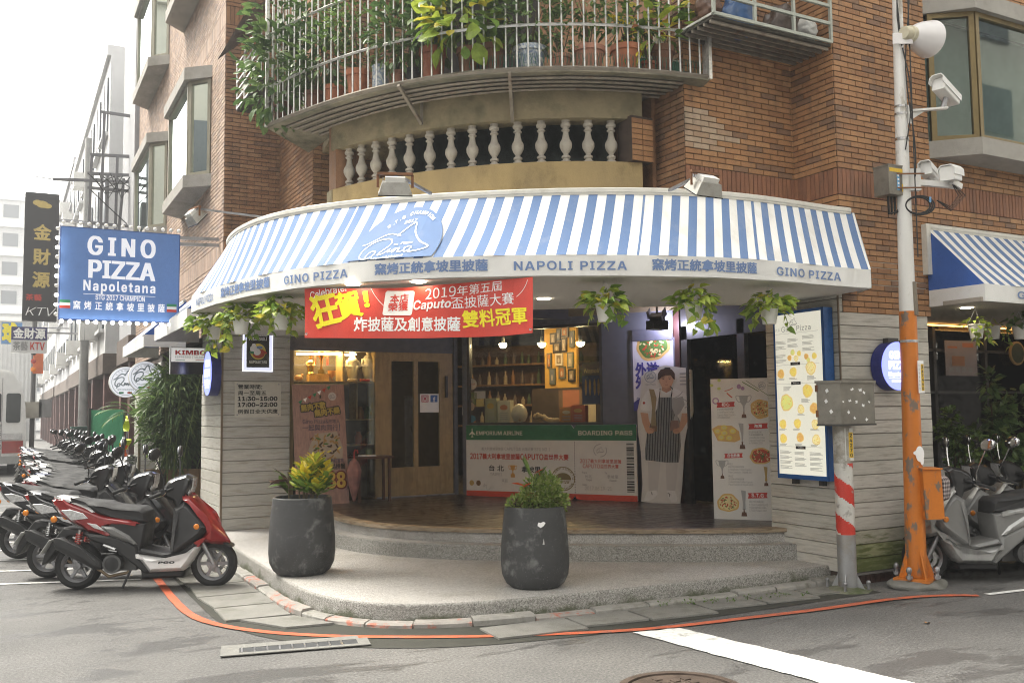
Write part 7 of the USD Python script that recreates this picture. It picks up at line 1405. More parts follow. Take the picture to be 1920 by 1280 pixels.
m = MB(); cbx = pv_(342)-rt*.115-fh*.0; Mx = np.eye(4); ex_ = rt*.45-fh*.9; ex_ /= np.linalg.norm(ex_); ey_ = np.cross([0, 0, 1.], ex_); Mx[:3, 0], Mx[:3, 1], Mx[:3, 2], Mx[:3, 3] = ex_, ey_, (0, 0, 1), cbx
m.add(trimesh.creation.box((.17, .24, bxh)), Mx); P(eb, 'case', m, boxsteel); m = MB(); m.add(trimesh.creation.box((.18, .25, .012)), Mx@T4.translation_matrix((0, 0, bxh/2+.004))); P(eb, 'lid', m, boxsteel)
Fy_ = frame(cbx+ey_*.1205, -ex_, (0, 0, 1)) ; Fx_ = frame(cbx+ex_*.0855, ey_, (0, 0, 1)); b = Board(eb, Fx_)
b.put('yellow_sticker', rect(-.11, bxh*.28, .17, .035), M('yellow_plate', (.62, .40, .02), .5), .002); b.put('blue_sticker', rect(-.02, -.09, .035, .15), M('blue_sticker', (.12, .34, .58), .5), .002); b.put('sticker_print', union_all([rect(-.012, -.07+.035*k, .02, .018) for k in range(4)]), whitelet, .0035); b.put('yellow_sticker', rect(.04, -.10, .06, .07), M('yellow_plate', (.62, .40, .02), .5), .002)
for k in range(3): P(eb, 'cable', MB().tube([cbx+ey_*(.04*k-.04)-[0, 0, bxh/2], cbx+ey_*(.04*k-.04)-[0, 0, bxh/2+.16], cbx+rt*.09-[0, 0, bxh/2+.13-.03*k]], .012, 6), cab, smooth=True)
# striped post with the steel box
spb = az(1594, 1108, 0.0); dS = (spb-E0)@fh; spb = spb+np.r_[fh[:2]*.05, 0]
sp2 = thing('striped_post', 'grey post with red and white spiral stripes and the yellow number 24270', 'post')
rs = 17.0*dS/FPX; zof = lambda v: ad(1594, v, dS)[2]; za, zb2_, zc = zof(1002), zof(868), zof(796)
galv = M('galvanised', (.33, .335, .34), .45, .6, var=.15, vs=8, dirt=((.3, .27, .22), 6, .52, .7, .7)); stripe_r = M('stripe_red', (.52, .035, .02), .5, var=.1, vs=6, dirt=((.35, .3, .27), 16, .60, .66, .9)); stripe_w = M('stripe_white', (.56, .55, .51), .55, var=.1, vs=6, dirt=((.2, .18, .16), 10, .58, .68, .8))
P(sp2, 'lower_post', MB().tube([spb, spb+[0, 0, za]], rs, 24), galv, smooth=40); P(sp2, 'upper_post', MB().tube([spb+[0, 0, zb2_], spb+[0, 0, zc+.1]], rs, 24), M('post_weathered', (.30, .28, .24), .7, var=.3, vs=12, dirt=((.5, .49, .46), 9, .5, .62, .8)), smooth=40)
mr, mw = MB(), MB(); nA, nZ = 32, 48; pitch_ = .33
for i in range(nA):
    for j in range(nZ):
        a0_, a1_ = i*2*np.pi/nA, (i+1)*2*np.pi/nA; z0_, z1_ = za+(zb2_-za)*j/nZ, za+(zb2_-za)*(j+1)/nZ
        q = lambda a, z: spb+[rs*math.cos(a), rs*math.sin(a), z-spb[2]]
        ph = ((z0_+z1_)/2/pitch_+((a0_+a1_)/2)/(2*np.pi)) % 1.0
        (mr if ph < .47 else mw).quad(q(a0_, z0_), q(a1_, z0_), q(a1_, z1_), q(a0_, z1_))
P(sp2, 'red_stripe', mr, stripe_r, smooth=True); P(sp2, 'white_stripe', mw, stripe_w, smooth=True)
P(sp2, 'footing', MB().add(lump2(spb-[0, 0, .03], (.26, .22, .07), 9)), moss, smooth=60)
for k in range(4):
    a = .6+k*1.57; q = spb+[.17*math.cos(a), .17*math.sin(a), .02]; m = MB(); m.tube([q, q+[0, 0, .06]], .013, 8); m.ell(q+[0, 0, .06], .02, 1); P(sp2, 'anchor_bolt', m, greysteel)
    d = np.array([math.cos(a), math.sin(a), 0]); P(sp2, 'gusset', MB().poly(Polygon([(rs*.9, .0), (rs+.06, .0), (rs*.95, .13)]), .008, frame(spb+[0, 0, .02], d, (0, 0, 1))), galv)
Fn = frame(spb+[0, 0, zof(863)]-fh*rs*1.02+rt*(-.005), rt*.93+fh*.25, (0, 0, 1)); hpl = 60*dS/FPX; b = Board(sp2, Fn)
b.body('plate', rect(0, 0, .082, hpl), .004, M('plate_white', (.6, .6, .56), .5)); b.put('yellow_plate', rect(.036, .025, .042, hpl-.06), M('yellow_plate', (.62, .40, .02), .5), .002); b.put('numerals', union_all([at(txt(c_, .032, align='c', kind='inter800'), .057, hpl-.078-.043*i) for i, c_ in enumerate('24270')]), blacklet, .0035); b.put('small_print', union_all([rect(.010, .03+k*.013, .016, .004) for k in range(int(hpl/.0145))]), greyp, .002)
mbx = thing('steel_cabinet', 'weathered stainless steel cabinet with torn white stickers on the striped post', 'cabinet')
cen = spb+[0, 0, (zof(800)+zof(712))/2-spb[2]]; bwx = .40; hb_ = zof(718)-zof(800)
exb = rt*.98+fh*.2; exb /= np.linalg.norm(exb); exb[2] = 0; eyb = np.cross([0, 0, 1.], exb); Mx = np.eye(4); Mx[:3, 0], Mx[:3, 1], Mx[:3, 2], Mx[:3, 3] = exb, eyb, (0, 0, 1), cen+[0, 0, .0]
ca_ = math.radians(-0); 
m = MB(); pg = Polygon([(-.26, -.05), (-.115, -.19), (.265, -.10), (.265, .16), (-.12, .17)]); 
hbx = zof(722)-zof(798); Mx2 = Mx.copy(); Mx2[:3, 3] = cen-[0, 0, hbx/2]; m.poly(pg, hbx, Mx2); P(mbx, 'case', m, boxsteel); m = MB(); m.poly(pg.buffer(.014, join_style=2), .022, Mx2@T4.translation_matrix((0, 0, hbx))); P(mbx, 'lid', m, boxsteel); m = MB(); m.poly(pg.buffer(-.02).buffer(.028, join_style=2), .015, Mx2@T4.translation_matrix((0, 0, -.015))); P(mbx, 'base_rim', m, darkf)
fa, fb_ = Mx2@np.array([-.115, -.19, 0, 1]), Mx2@np.array([.265, -.10, 0, 1]); Ff = frame(fa[:3], (fb_-fa)[:3], (0, 0, 1)); b = Board(mbx, Ff); rgs = np.random.default_rng(4)
for x, y in ((.05, .10), (.1, .26), (.17, .20), (.11, .34), (.22, .33), (.17, .04), (.30, .28), (.31, .06), (.24, .16), (.04, .22), (.33, .2)): b.put('sticker_scrap', at(affinity.scale(Polygon([(-.012, -.014), (.014, -.01), (.004, .004), (.010, .016), (-.014, .010)]), rgs.uniform(.5, 1.2), rgs.uniform(.5, 1.4)), x+rgs.normal(0, .02), y*.9+rgs.normal(0, .02), rgs.uniform(0, 180)), whitelet, .002)
ga, gb = Mx2@np.array([-.26, -.05, 0, 1]), fa; Fg = frame(ga[:3], (gb-ga)[:3], (0, 0, 1)); b = Board(mbx, Fg)
for x, y in ((.09, .32), (.12, .12), (.08, .22)): b.put('sticker_scrap', at(Polygon([(-.015, -.016), (.012, -.012), (.012, .018), (-.012, .012)]), x, y*.9, rgs.uniform(0, 90)), whitelet, .002)
for z in (.06, .28): P(mbx, 'hinge', MB().tube([ga[:3]+[0, 0, z], ga[:3]+[0, 0, z+.06]], .012, 8), rustm)
# floodlights on arms above the awning
def flood(label, u, v, arm_u, arm_v, dist, aim, arm_len=.5):
    t = thing('floodlight', label, 'floodlight'); c = ad(u, v, dist); a = np.asarray(aim, float); a /= np.linalg.norm(a); sde = np.cross([0, 0, 1.], a); sde /= np.linalg.norm(sde); Mf_ = np.eye(4); Mf_[:3, 0], Mf_[:3, 1], Mf_[:3, 2], Mf_[:3, 3] = sde, a, np.cross(sde, a), c
    hv = trimesh.convex.convex_hull(np.array([(x*.125, .045, z*.085) for x in (-1, 1) for z in (-1, 1)]+[(x*.095, -.045, z*.06) for x in (-1, 1) for z in (-1, 1)]))
    P(t, 'housing', MB().add(hv, Mf_), M('flood_grey', (.34, .33, .30), .45, .3, var=.15, vs=10, dirt=((.2, .17, .13), 9, .5, .7, .7)))
    P(t, 'lens', MB().box((0, .049, 0), (.256, .008, .178), M=Mf_), blackgl)
    P(t, 'gear_case', MB().box((0, -.06, .0), (.15, .045, .085), M=Mf_), M('flood_white', (.62, .61, .58), .4, var=.1))
    for k in range(7): P(t, 'fin', MB().box((-.09+.03*k, -.04, -.062), (.006, .05, .03), M=Mf_), greysteel)
    for s_ in (-1, 1): P(t, 'yoke', MB().bar(c+sde*.13*s_, c+sde*.13*s_+[0, 0, .10], .006, .02), rustm)
    P(t, 'yoke_bar', MB().bar(c-sde*.135+[0, 0, .105], c+sde*.135+[0, 0, .105], .03, .02), rustm)
    e = ad(arm_u, arm_v, dist+arm_len); P(t, 'arm', MB().bar(c+[0, 0, .105], e, .022, .022), greysteel); return t
flood('weathered floodlight on an arm over the left half of the large awning', 741, 352, 808, 363, 6.95, fh*.35-rt*.05-np.array([0, 0, .9]), .45)
flood('white topped floodlight tilted over the right half of the large awning', 1322, 350, 1255, 357, 6.9, fh*.45-rt*.25-np.array([0, 0, .8]), .5)
flood('grey floodlight on a long arm at the left end of the awning', 365, 408, 500, 408, 10.3, fh*.45+rt*.5-np.array([0, 0, .6]), -.6)
# ================================================================ signs along the left street
YS = 12.25
t = thing('projecting_sign', 'large blue projecting pizza sign edged with light bulbs, left of the awning', 'sign')
a, c = ay(109, 598, YS), ay(338, 440, YS); w, h = c[0]-a[0], c[2]-a[2]; b = Board(t, frame((a[0], YS, a[2]), (1, 0, 0), (0, 0, 1)))
sgb = M('sign_blue', (.085, .175, .40), .45, var=.05, vs=3, emit=(.1, .2, .5), es=.02); b.body('case', rect(0, 0, w, h), .16, M('sign_case', (.03, .07, .22), .4)); b.put('face', rect(.012, .012, w-.024, h-.024), sgb, .003)
sx9 = lambda x, y: ((x-285)/620*w, (580-y)/440*h)
sgw = M('sign_white', (.72, .73, .75), .5, emit=(.8, .85, 1), es=.05)
for t_, x0, y0, x1, hh, kw in (('GINO', 422, 268, 772, 88, dict(kind='inter600', space=.35, contrast=4)), ('PIZZA', 425, 378, 770, 86, dict(kind='inter600', space=.06, contrast=4)), ('Napoletana', 402, 440, 778, 50, dict(kind='inter800', space=.16)), ('STG 2017 CHAMPION', 466, 482, 722, 24, dict(kind='inter600', contrast=1)), ('窯烤正統拿坡里披薩', 355, 530, 828, 38, dict(kind='cjk', bold=2, space=.45))): p = sx9(x0, y0); b.put('lettering', at(txt(t_, hh/440*h, w=(x1-x0)/620*w, **kw), *p), sgw, .006)
b.put('rule', rect(*sx9(405, 457), 370/620*w, .006), sgw, .006)
for x in (290, 838): flagstripe(b, *sx9(x, 528), 52/620*w, 40/440*h, .006)
bulb = glow('bulb_glow', (1, .96, .88), 2.5)
for i in range(15):
    for z in (-.03, h+.03):
        m = MB(); m.ell((a[0]+.03+i*(w-.06)/14, YS-.08, a[2]+z), .024, 1); P(t, 'bulb', m, bulb if (i*3+(z > 0)) % 3 == 0 else white)
for i in range(10):
    m = MB(); m.ell((a[0]-.03, YS-.08, a[2]+.05+i*(h-.1)/9), .024, 1); P(t, 'bulb', m, bulb if i % 3 else white)
for z in (.90, .97, .1): P(t, 'support_bar', MB().bar((a[0]+w, YS+.05, a[2]+h*z), (BX+.02, YS+.05, a[2]+h*z+.02), .03, .04), greysteel)
def street_sign(label, u0, v0, u1, v1, dist, th=.12):
    q = ad(u0, v1, dist); yy = q[1]; a, c = ay(u0, v1, yy), ay(u1, v0, yy); t = thing('projecting_sign', label, 'sign'); b = Board(t, frame((a[0], yy, a[2]), (1, 0, 0), (0, 0, 1))); W_, H_ = c[0]-a[0], c[2]-a[2]
    P(t, 'support_bar', MB().bar((c[0], yy+.05, c[2]-.2*H_), (BX+.1, yy+.05, c[2]-.2*H_), .05, .05), greysteel); return t, b, W_, H_
t, b, w, h = street_sign('black lit box sign with a red coffee brand name and a white upper half', 319, 652, 393, 701, 12.6, .1)
b.body('case', rect(0, 0, w, h), .10, blackgl); b.put('white_panel', rect(.01, h*.46, w-.02, h*.52), M('kimbo_white', (.70, .68, .64), .4, emit=(1, .98, .92), es=.05), .002); b.put('lettering', at(txt('KIMBO', h*.17, w=w*.80, kind='inter900'), w*.11, h*.72), flat('kimbo_red', (.52, .02, .02)), .004); b.put('lettering', at(txt('ESPRESSO ITALIANO', h*.075, w=w*.82, kind='inter500'), w*.11, h*.60), greyp, .004)
b.put('flag_line', rect(w*.13, h*.52, w*.24, h*.02), flat('flag_green', (.03, .22, .10)), .004); b.put('flag_line', rect(w*.64, h*.52, w*.24, h*.02), flat('flag_red', (.50, .05, .03)), .004)
for u, v, r, dist, lab in ((236, 716, 29, 15.6, 'round white logo sign on the left, partly covered by its neighbour'), (272, 706, 29, 15.0, 'round white logo sign in front, overlapping the other and the bush')):
    q = ad(u, v, dist); R_ = r*dist/FPX; t = thing('round_logo_sign', lab, 'sign'); b = Board(t, frame(q, (1, 0, 0), (0, 0, 1))); b.body('drum', disc(0, 0, R_, n=40), .10, white); b.put('face', disc(0, 0, R_*.97, n=40), M('logo_sign_face', (.68, .69, .74), .4, emit=(.9, .92, 1), es=.08), .002)
    b.put('ring', disc(0, 0, R_*.86, n=40).difference(disc(0, 0, R_*.83, n=40)), flat('print_slate', (.20, .24, .28)), .004); b.put('logo_drawing', at(gino_mark(1.4*R_, .018), -.72*R_, -.35*R_), flat('print_slate', (.20, .24, .28)), .004)
    for i, ch in enumerate('S.T.G CHAMPION'): an_ = 2.45-i*.135; b.put('lettering', at(txt(ch, .10*R_, align='c'), .68*R_*math.cos(an_), .68*R_*math.sin(an_), math.degrees(an_)-90), flat('print_slate', (.20, .24, .28)), .004)
    b.put('lettering', at(txt('窯烤正統拿坡里披薩', .12*R_, w=1.0*R_, align='c', kind='cjk'), 0, -.55*R_), flat('print_slate', (.20, .24, .28)), .004); b.put('flag_green', rect(-.4*R_, -.75*R_, .28*R_, .12*R_), flat('flag_green', (.03, .22, .10)), .004); b.put('flag_red', rect(.1*R_, -.75*R_, .28*R_, .12*R_), flat('flag_red', (.50, .05, .03)), .004)
    P(t, 'support_bar', MB().bar(q+[R_, .05, .1], (BX+.1, q[1]+.05, q[2]+.1), .03, .03), greysteel)
t, b, w, h = street_sign('tall black vertical sign with gold Chinese characters and KTV script', 41, 365, 112, 600, 24, .3)
b.body('case', rect(0, 0, w, h), .3, M('sign_black', (.03, .028, .03), .5, var=.1)); gold = flat('sign_gold', (.50, .38, .12))
for ch, f in (('金', .63), ('財', .44), ('源', .26)): b.put('lettering', at(txt(ch, .42*w*1.15, w=.52*w, align='c', kind='cjk', bold=3), w*.52, h*f), gold, .01)
b.put('cloud_mark', union_all([disc(w*.36, h*.92, w*.14, h*.022), disc(w*.5, h*.91, w*.18, h*.028), disc(w*.64, h*.90, w*.14, h*.02)]), gold, .01); b.put('lettering', at(txt('茶藝', .2*w, w=.48*w, kind='cjk', bold=2), w*.08, h*.155), flat('flag_red', (.50, .05, .03)), .01); b.put('lettering', at(txt('KTV', .26*w, w=.85*w, kind='inter300', slant=18), w*.06, h*.04), whitelet, .01)
t, b, w, h = street_sign('small white sign with a navy top and red KTV letters', 20, 614, 89, 661, 27, .2)
b.body('case', rect(0, 0, w, h), .2, M('sign_offwhite', (.6, .6, .6), .5)); b.put('navy_panel', rect(.0, h*.5, w, h*.5), flat('sign_navy', (.05, .045, .14)), .01); b.put('lettering', at(txt('金財源', h*.38, w=w*.9, kind='cjk', bold=3), w*.05, h*.56), whitelet, .02); b.put('lettering', at(txt('茶藝', h*.32, w=w*.42, kind='cjk', bold=2), w*.05, h*.10), greyp, .02); b.put('lettering', at(txt('KTV', h*.30, w=w*.42, kind='inter700'), w*.52, h*.12), flat('flag_red', (.50, .05, .03)), .02)
t, b, w, h = street_sign('blue sign with one big yellow Chinese character, cut off by the left picture edge', 2, 605, 42, 644, 38, .2)
b.body('case', rect(0, 0, w, h), .2, flat('sign_sky', (.10, .25, .52))); b.put('lettering', at(txt('球', h*.8, w=w*.7, kind='cjk', bold=6), w*.05, h*.12), yel, .02)
# ================================================================ left street beyond our building
palec = M('pale_concrete_facade', (.52, .52, .52), .85, var=.06, vs=1.2); greyc = M('grey_facade', (.32, .32, .33), .85, var=.1, vs=1.0); brownc = M('brown_arcade', (.10, .075, .06), .8, var=.25); winD = M('far_window', (.10, .11, .12), .2); redcol = M('red_column_tile', (.095, .035, .028), .6, var=.2)
def block(label, x0, x1, y0, y1, z1, mat, floors, wins, zg=3.3, wm=winD, name='shophouse', side=False, cat='building'):
    t = thing(name, label, cat); m = MB(); m.bb(x0, x1, y0, y1, zg, z1); P(t, 'wall', m, mat); m = MB(); m.bb(x0-.1, x1, y0, y1, z1, z1+.3); P(t, 'roof', m, mat)
    fh_ = (z1-zg)/floors
    for k in range(floors):
        for i in range(wins):
            ya, yb = y0+(y1-y0)*(i+.18)/wins, y0+(y1-y0)*(i+.82)/wins; za_, zb_2 = zg+k*fh_+.7, zg+(k+1)*fh_-.5
            f = MB(); f.bb(x0-.05, x0+.02, ya, yb, za_, zb_2); w_ = P(t, 'window', f, wm); P(t, 'window_sill', MB().bb(x0-.14, x0, ya-.05, yb+.05, za_-.1, za_), mat); P(t, 'air_conditioner', MB().bb(x0-.5, x0-.02, yb+.1, yb+.7, za_-.2, za_+.3), white) if (i*2+k) % 3 == 0 else None; P(t, 'window_frame', MB().bb(x0-.07, x0-.05, (ya+yb)/2-.03, (ya+yb)/2+.03, za_, zb_2), white)
    if zg > 1:
        n_ = max(2, int((y1-y0)/4)+1)
        for i in range(n_): yy = y0+.2+(y1-y0-.6)*i/(n_-1); P(t, 'column', MB().bb(x0+.02, x0+.4, yy, yy+.4, 0, zg), redcol)
        P(t, 'arcade_beam', MB().bb(x0-.05, x0+.35, y0, y1, zg-.55, zg), brownc); P(t, 'shop_front', MB().bb(x0+2.2, x0+2.4, y0, y1, 0, zg), M('dark_shop', (.05, .045, .04), .7, var=.4, vs=2))
    return t
m = MB(); m.bb(2.9, 3.0, 13.4, 20.9, 0, 2.7); P(bb, 'shop_wall', m, M('dark_shop', (.05, .045, .04), .7, var=.4, vs=2))
for y_ in (17.2, 20.4):
    pl9 = sub(bb, 'pillar'); P(pl9, 'core', MB().bb(BX+.02, 3.0, y_+.02, y_+.58, 0, 2.66), mortarl); planks(pl9, (BX, y_, 0), (3.0, y_, 0), .1, 2.6, .143, plk); planks(pl9, (BX+.02, y_+.6, 0), (BX+.02, y_, 0), .1, 2.6, .143, plk)
block('grey panelled narrow building right behind the brick corner building', 2.30, 9, 21.1, 23.4, 16, greyc, 5, 0)
block('pale shophouse with arcade set back behind the sign frames', 3.4, 10, 23.5, 27.4, 10.5, palec, 3, 2)
block('long pale shophouse row with dark red arcade columns', 2.35, 11, 27.5, 44, 11.6, palec, 3, 7)
block('grey shophouse further along the left street', 2.45, 11, 44.2, 58, 12.6, greyc, 4, 6)
block('white shophouse near the far end of the left street', 2.4, 12, 58.3, 80, 11.8, palec, 3, 8)
def faceblock(label, x0, x1, y0, z1, floors, cols, mat, dep=12):
    t = thing('apartment_block', label, 'building'); P(t, 'wall', MB().bb(x0, x1, y0, y0+dep, 0, z1), mat); P(t, 'roof', MB().bb(x0-.2, x1+.2, y0-.2, y0+dep, z1, z1+.5), mat); fh_ = z1/floors; cw = (x1-x0)/cols
    for k in range(floors):
        P(t, 'balcony_band', MB().bb(x0, x1, y0-.5, y0, k*fh_+.05*fh_, k*fh_+.32*fh_), white)
        for i in range(cols): P(t, 'window', MB().bb(x0+cw*(i+.2), x0+cw*(i+.8), y0-.06, y0+.02, k*fh_+.40*fh_, k*fh_+.85*fh_), winD)
faceblock('white apartment block with rows of windows closing the far end of the left street', -14, 9, 118, 26, 8, 9, palec)
t = thing('corrugated_wall', 'white corrugated wall building behind the small signs at the far left', 'building'); P(t, 'wall', MB().bb(-9, 2.0, 76, 77, 0, 8.5), M('corrugated_white', (.55, .55, .54), .6)); 
for k in range(40): P(t, 'rib', MB().bb(-8.9+k*.27, -8.85+k*.27, 75.94, 76.0, 0, 8.4), M('corrugated_rib', (.45, .45, .44), .6))
P(t, 'eave', MB().bb(-9.2, 2.2, 75.6, 76.1, 8.5, 8.8), white)
# lattice sign frames on the facades
frm = M('frame_steel', (.16, .16, .17), .5, .4)
lf = thing('sign_frame', 'steel lattice sign frame with wires on the facades above the blue sign', 'sign frame')
def fr(u0, v0, u1, v1, d0=20.5, w_=.06): P(lf, 'frame_bar', MB().bar(ad(u0, v0, d0), ad(u1, v1, d0), w_, w_), frm)
for q in ((190, 210, 272, 222), (170, 290, 270, 295), (165, 325, 268, 330), (100, 336, 262, 342), (165, 352, 260, 360), (165, 418, 262, 426), (196, 212, 188, 430), (220, 290, 216, 435), (248, 220, 244, 435), (266, 222, 262, 440), (172, 290, 166, 435), (202, 330, 200, 440), (232, 335, 222, 440)): fr(*q)
P(lf, 'wire', MB().tube([ad(60, 330, 24), ad(110, 338, 23), ad(170, 336, 22), ad(236, 330, 20.5)], .015, 5), cab)
for k in range(9): P(lf, 'wire', MB().tube([ad(165+7*k, 325+5*(k % 3), 20.3), ad(185+6*k, 345+9*(k % 4), 20.3), ad(215+5*k, 330+14*(k % 3), 20.3)], .010, 5), cab, smooth=True)
P(lf, 'wire', MB().tube([ad(170, 356, 20.4), ad(200, 385, 20.4), ad(238, 420, 20.4)], .012, 5), cab)
gp = thing('utility_pole', 'grey concrete utility pole on the left street below the blue sign', 'pole'); q = ad(153, 868, 27); P(gp, 'shaft', MB().tube([q, q+[0, 0, 9.5]], [.13, .10], 16), M('pole_concrete', (.30, .30, .29), .8, var=.2, vs=3), smooth=40)
P(gp, 'cross_arm', MB().bar(q+[-.9, 0, 7.0], q+[.9, 0, 7.0], .08, .08), greysteel)
gp = thing('utility_pole', 'thin dark pole holding the small signs at the far left', 'pole'); q = ad(58, 872, 29); P(gp, 'shaft', MB().tube([q, q+[0, 0, 6.5]], .07, 10), M('pole_dark', (.10, .10, .10), .6)); P(gp, 'meter_box', MB().box(tuple(q+[.0, -.1, 1.7]), (.5, .25, .5)), M('meter_cream', (.42, .40, .34), .6)); P(gp, 'meter_box', MB().box(tuple(q+[.35, -.1, 1.75]), (.35, .25, .55)), M('meter_grey', (.25, .25, .25), .6))
t = thing('traffic_signal', 'small orange traffic signal box hanging by the dark pole', 'traffic light'); P(t, 'housing', MB().box(tuple(q+[.12, -.12, 3.2]), (.28, .2, .75)), M('signal_orange', (.5, .12, .04), .6))
for k in range(3): P(t, 'lens', MB().ell(q+[.0, -.2, 2.95+.25*k], (.09, .03, .09), 1), [lens_amber, lens_red, blackgl][k])
# minibus
bus = thing('minibus', 'white minibus seen from behind at the left edge of the picture', 'bus'); bdist = 26.5
qb = ad(46, 880, bdist); bx1, by0 = qb[0], qb[1]; W_ = 2.1; H_b = 195*bdist/FPX
bw = M('bus_white', (.84, .84, .82), .3, coat=.5, var=.04)
prof = Polygon([(0, .35), (W_, .35), (W_+.02, 1.0), (W_-.02, 1.9), (W_-.12, 2.5), (W_-.35, H_b-.08), (W_-.6, H_b), (.6, H_b), (.35, H_b-.08), (.12, 2.5), (.02, 1.9), (-.02, 1.0)]).buffer(.03).buffer(-.03)
Fb9 = np.array([[1, 0, 0, bx1-W_], [0, 0, 1, by0], [0, 1, 0, 0], [0, 0, 0, 1.]]); P(bus, 'body', MB().poly(prof, 6.5, Fb9), bw, smooth=30)
P(bus, 'rear_face', MB().poly(prof.buffer(-.06), .05, Fb9@T4.translation_matrix((0, 0, -.05))), bw, smooth=30)
for x0, x1 in ((W_-.50, W_-.14), (.45, W_-.62), (.14, .40)): P(bus, 'window_pane', MB().poly(rect(x0, 1.45, x1-x0, .82).buffer(-.06).buffer(.06), .02, Fb9@T4.translation_matrix((0, 0, -.075))), M('bus_glass', (.04, .045, .045), .1))
for x0 in (W_-.58, .06):
    P(bus, 'reverse_lamp', MB().poly(rect(x0, .98, .5, .17), .03, Fb9@T4.translation_matrix((0, 0, -.085))), lens_clear); P(bus, 'tail_lamp', MB().poly(rect(x0, .60, .52, .34), .03, Fb9@T4.translation_matrix((0, 0, -.085))), lens_red)
P(bus, 'bumper', MB().poly(rect(-.02, .30, W_+.04, .22), .16, Fb9@T4.translation_matrix((0, 0, -.16))), M('bus_bumper', (.4, .4, .39), .5))
Fbt = frame((bx1-W_, by0-.06, 0), (1, 0, 0), (0, 0, 1)); b = Board(bus, Fbt)
for i, s_ in enumerate(('局', '35', '所', '50')): b.put('lettering', at(txt(s_, .13, align='r', kind='cjk' if ord(s_[0]) > 999 else 'inter600', bold=1), W_-.58, 1.28-.19*i), greyp, .004)
for x in (.3, W_-.3):
    for y in (1.0, 5.0): P(bus, 'wheel', MB().tube([(bx1-W_+x-.12, by0+y, .36), (bx1-W_+x+.12, by0+y, .36)], .36, 20), rubber, smooth=40)
P(bus, 'door_seam', MB().box((bx1-.60, by0-.066, 1.6), (.012, .01, 2.2)), greyp)
# bush, planter box, green panel, cabinet, bright cloth
bs9 = thing('bamboo_bush', 'large bushy bamboo like plant in front of the left facade beside the plank pillar', 'bush'); rg = np.random.default_rng(21)
bc = ad(330, 770, 14.0); by = {}
for k in range(3600):
    d = rg.normal(0, 1, 3); d /= np.linalg.norm(d); r = rg.uniform(.45, 1.02)
    p = bc+rt*d[0]*r*.47+fh*d[1]*r*.5+np.array([0, 0, d[2]*r*.80-.05]); s_ = rg.uniform(.12, .24); dr3 = rt*(d[0]*.9-.2+rg.normal(0, .3))+fh*d[1]*.6+np.array([0, 0, -.15+rg.normal(0, .45)]); by.setdefault(int(rg.choice(3, p=[.42, .33, .25])), MB()).add(leaf(s_, .028, .3, .35), orient(p, dr3, rg, .7))
for i, m in by.items(): P(bs9, 'foliage', m, LG['bamboo'][i], kind='stuff')
for k in range(14): a = rg.normal(0, .16, 2); P(bs9, 'stem', MB().tube([bc+rt*a[0]*.5+fh*a[1]-[0, 0, 1.3], bc+rt*a[0]*2.2+fh*a[1]*2+[0, 0, .5]], [.012, .005], 5), LG['bamboo'][1])
pm = thing('palm_plant', 'small palm with thin feathery fronds left of the bamboo bush', 'plant'); pc9 = ad(262, 800, 15.2)
for k in range(7):
    a = math.pi*(.55+.11*k); tip = pc9+rt*math.cos(a)*.55+fh*rg.normal(0, .15)+np.array([0, 0, .25+.25*math.sin(a)]); mid = (pc9+tip)/2+[0, 0, .16]; rib = curve([pc9, mid, tip], 16); P(pm, 'rib', MB().tube(rib, .004, 4), LG['fern'][1]); m = MB()
    for i in range(3, 16):
        for s_ in (-1, 1): m.add(leaf(.16, .014, .2, .3), orient(rib[i], (rib[i]-rib[i-1])/np.linalg.norm(rib[i]-rib[i-1])*.9+s_*np.cross(rib[i]-rib[i-1], [0, 0, 1.])/np.linalg.norm(rib[i]-rib[i-1]), rg, .2))
    P(pm, 'frond', m, LG['fern'][k % 2])
P(pm, 'stem', MB().tube([(pc9[0], pc9[1], 0), pc9], .02, 6), stemm)
pxb = thing('planter_box', 'brown wooden planter box under the bamboo bush', 'planter'); q = ad(332, 900, 13.9)
for k in range(6): P(pxb, 'slat', MB().box((q[0]-.45*0+(k-2.5)*.165*rt[0], q[1]+(k-2.5)*.165*rt[1], .40), (.155, .05, .8)), M('planter_wood', (.24, .15, .075), .7, var=.25, vs=5, stretch=(8, 8, 1)))
P(pxb, 'soil_bed', MB().box((q[0]+.15, q[1]+.35, .38), (.9, .6, .7)), soil)
t = thing('green_panel', 'tall green metal panel standing behind the scooters on the left', 'panel'); q0, q1 = ad(172, 860, 20), ad(232, 860, 19.2); zt9 = ad(200, 768, 19.6)[2]
Fg9 = frame((q0[0], q0[1], 0), (q1-q0)*[1, 1, 0], (0, 0, 1)); P(t, 'sheet', MB().poly(rect(0, .1, np.linalg.norm((q1-q0)[:2]), zt9-.1), .04, Fg9), M('green_sheet', (.02, .13, .06), .4, var=.2, vs=1.5)); P(t, 'frame', MB().poly(rect(-.05, .0, .05, zt9+.03), .08, Fg9), darkf)
t = thing('cabinet', 'small dark green utility cabinet left of the green panel', 'cabinet'); q = ad(149, 870, 24); zt9 = ad(149, 803, 24)[2]; P(t, 'case', MB().bb(q[0]-.18, q[0]+.18, q[1], q[1]+.4, 0, zt9), M('cabinet_green', (.04, .09, .07), .5)); P(t, 'lid', MB().bb(q[0]-.21, q[0]+.21, q[1]-.03, q[1]+.43, zt9, zt9+.05), M('cabinet_green', (.04, .09, .07), .5)); P(t, 'label_patch', MB().bb(q[0]+.04, q[0]+.12, q[1]-.006, q[1]-.002, zt9-.25, zt9-.18), whitelet)
t = thing('hanging_cloth', 'bright yellow green and orange cloth hanging among the scooters beside the bush', 'cloth'); q = ad(237, 795, 13.2)
hv1, hv2 = M('cloth_lime', (.50, .62, .03), .6), M('cloth_orange', (.62, .11, .02), .6)

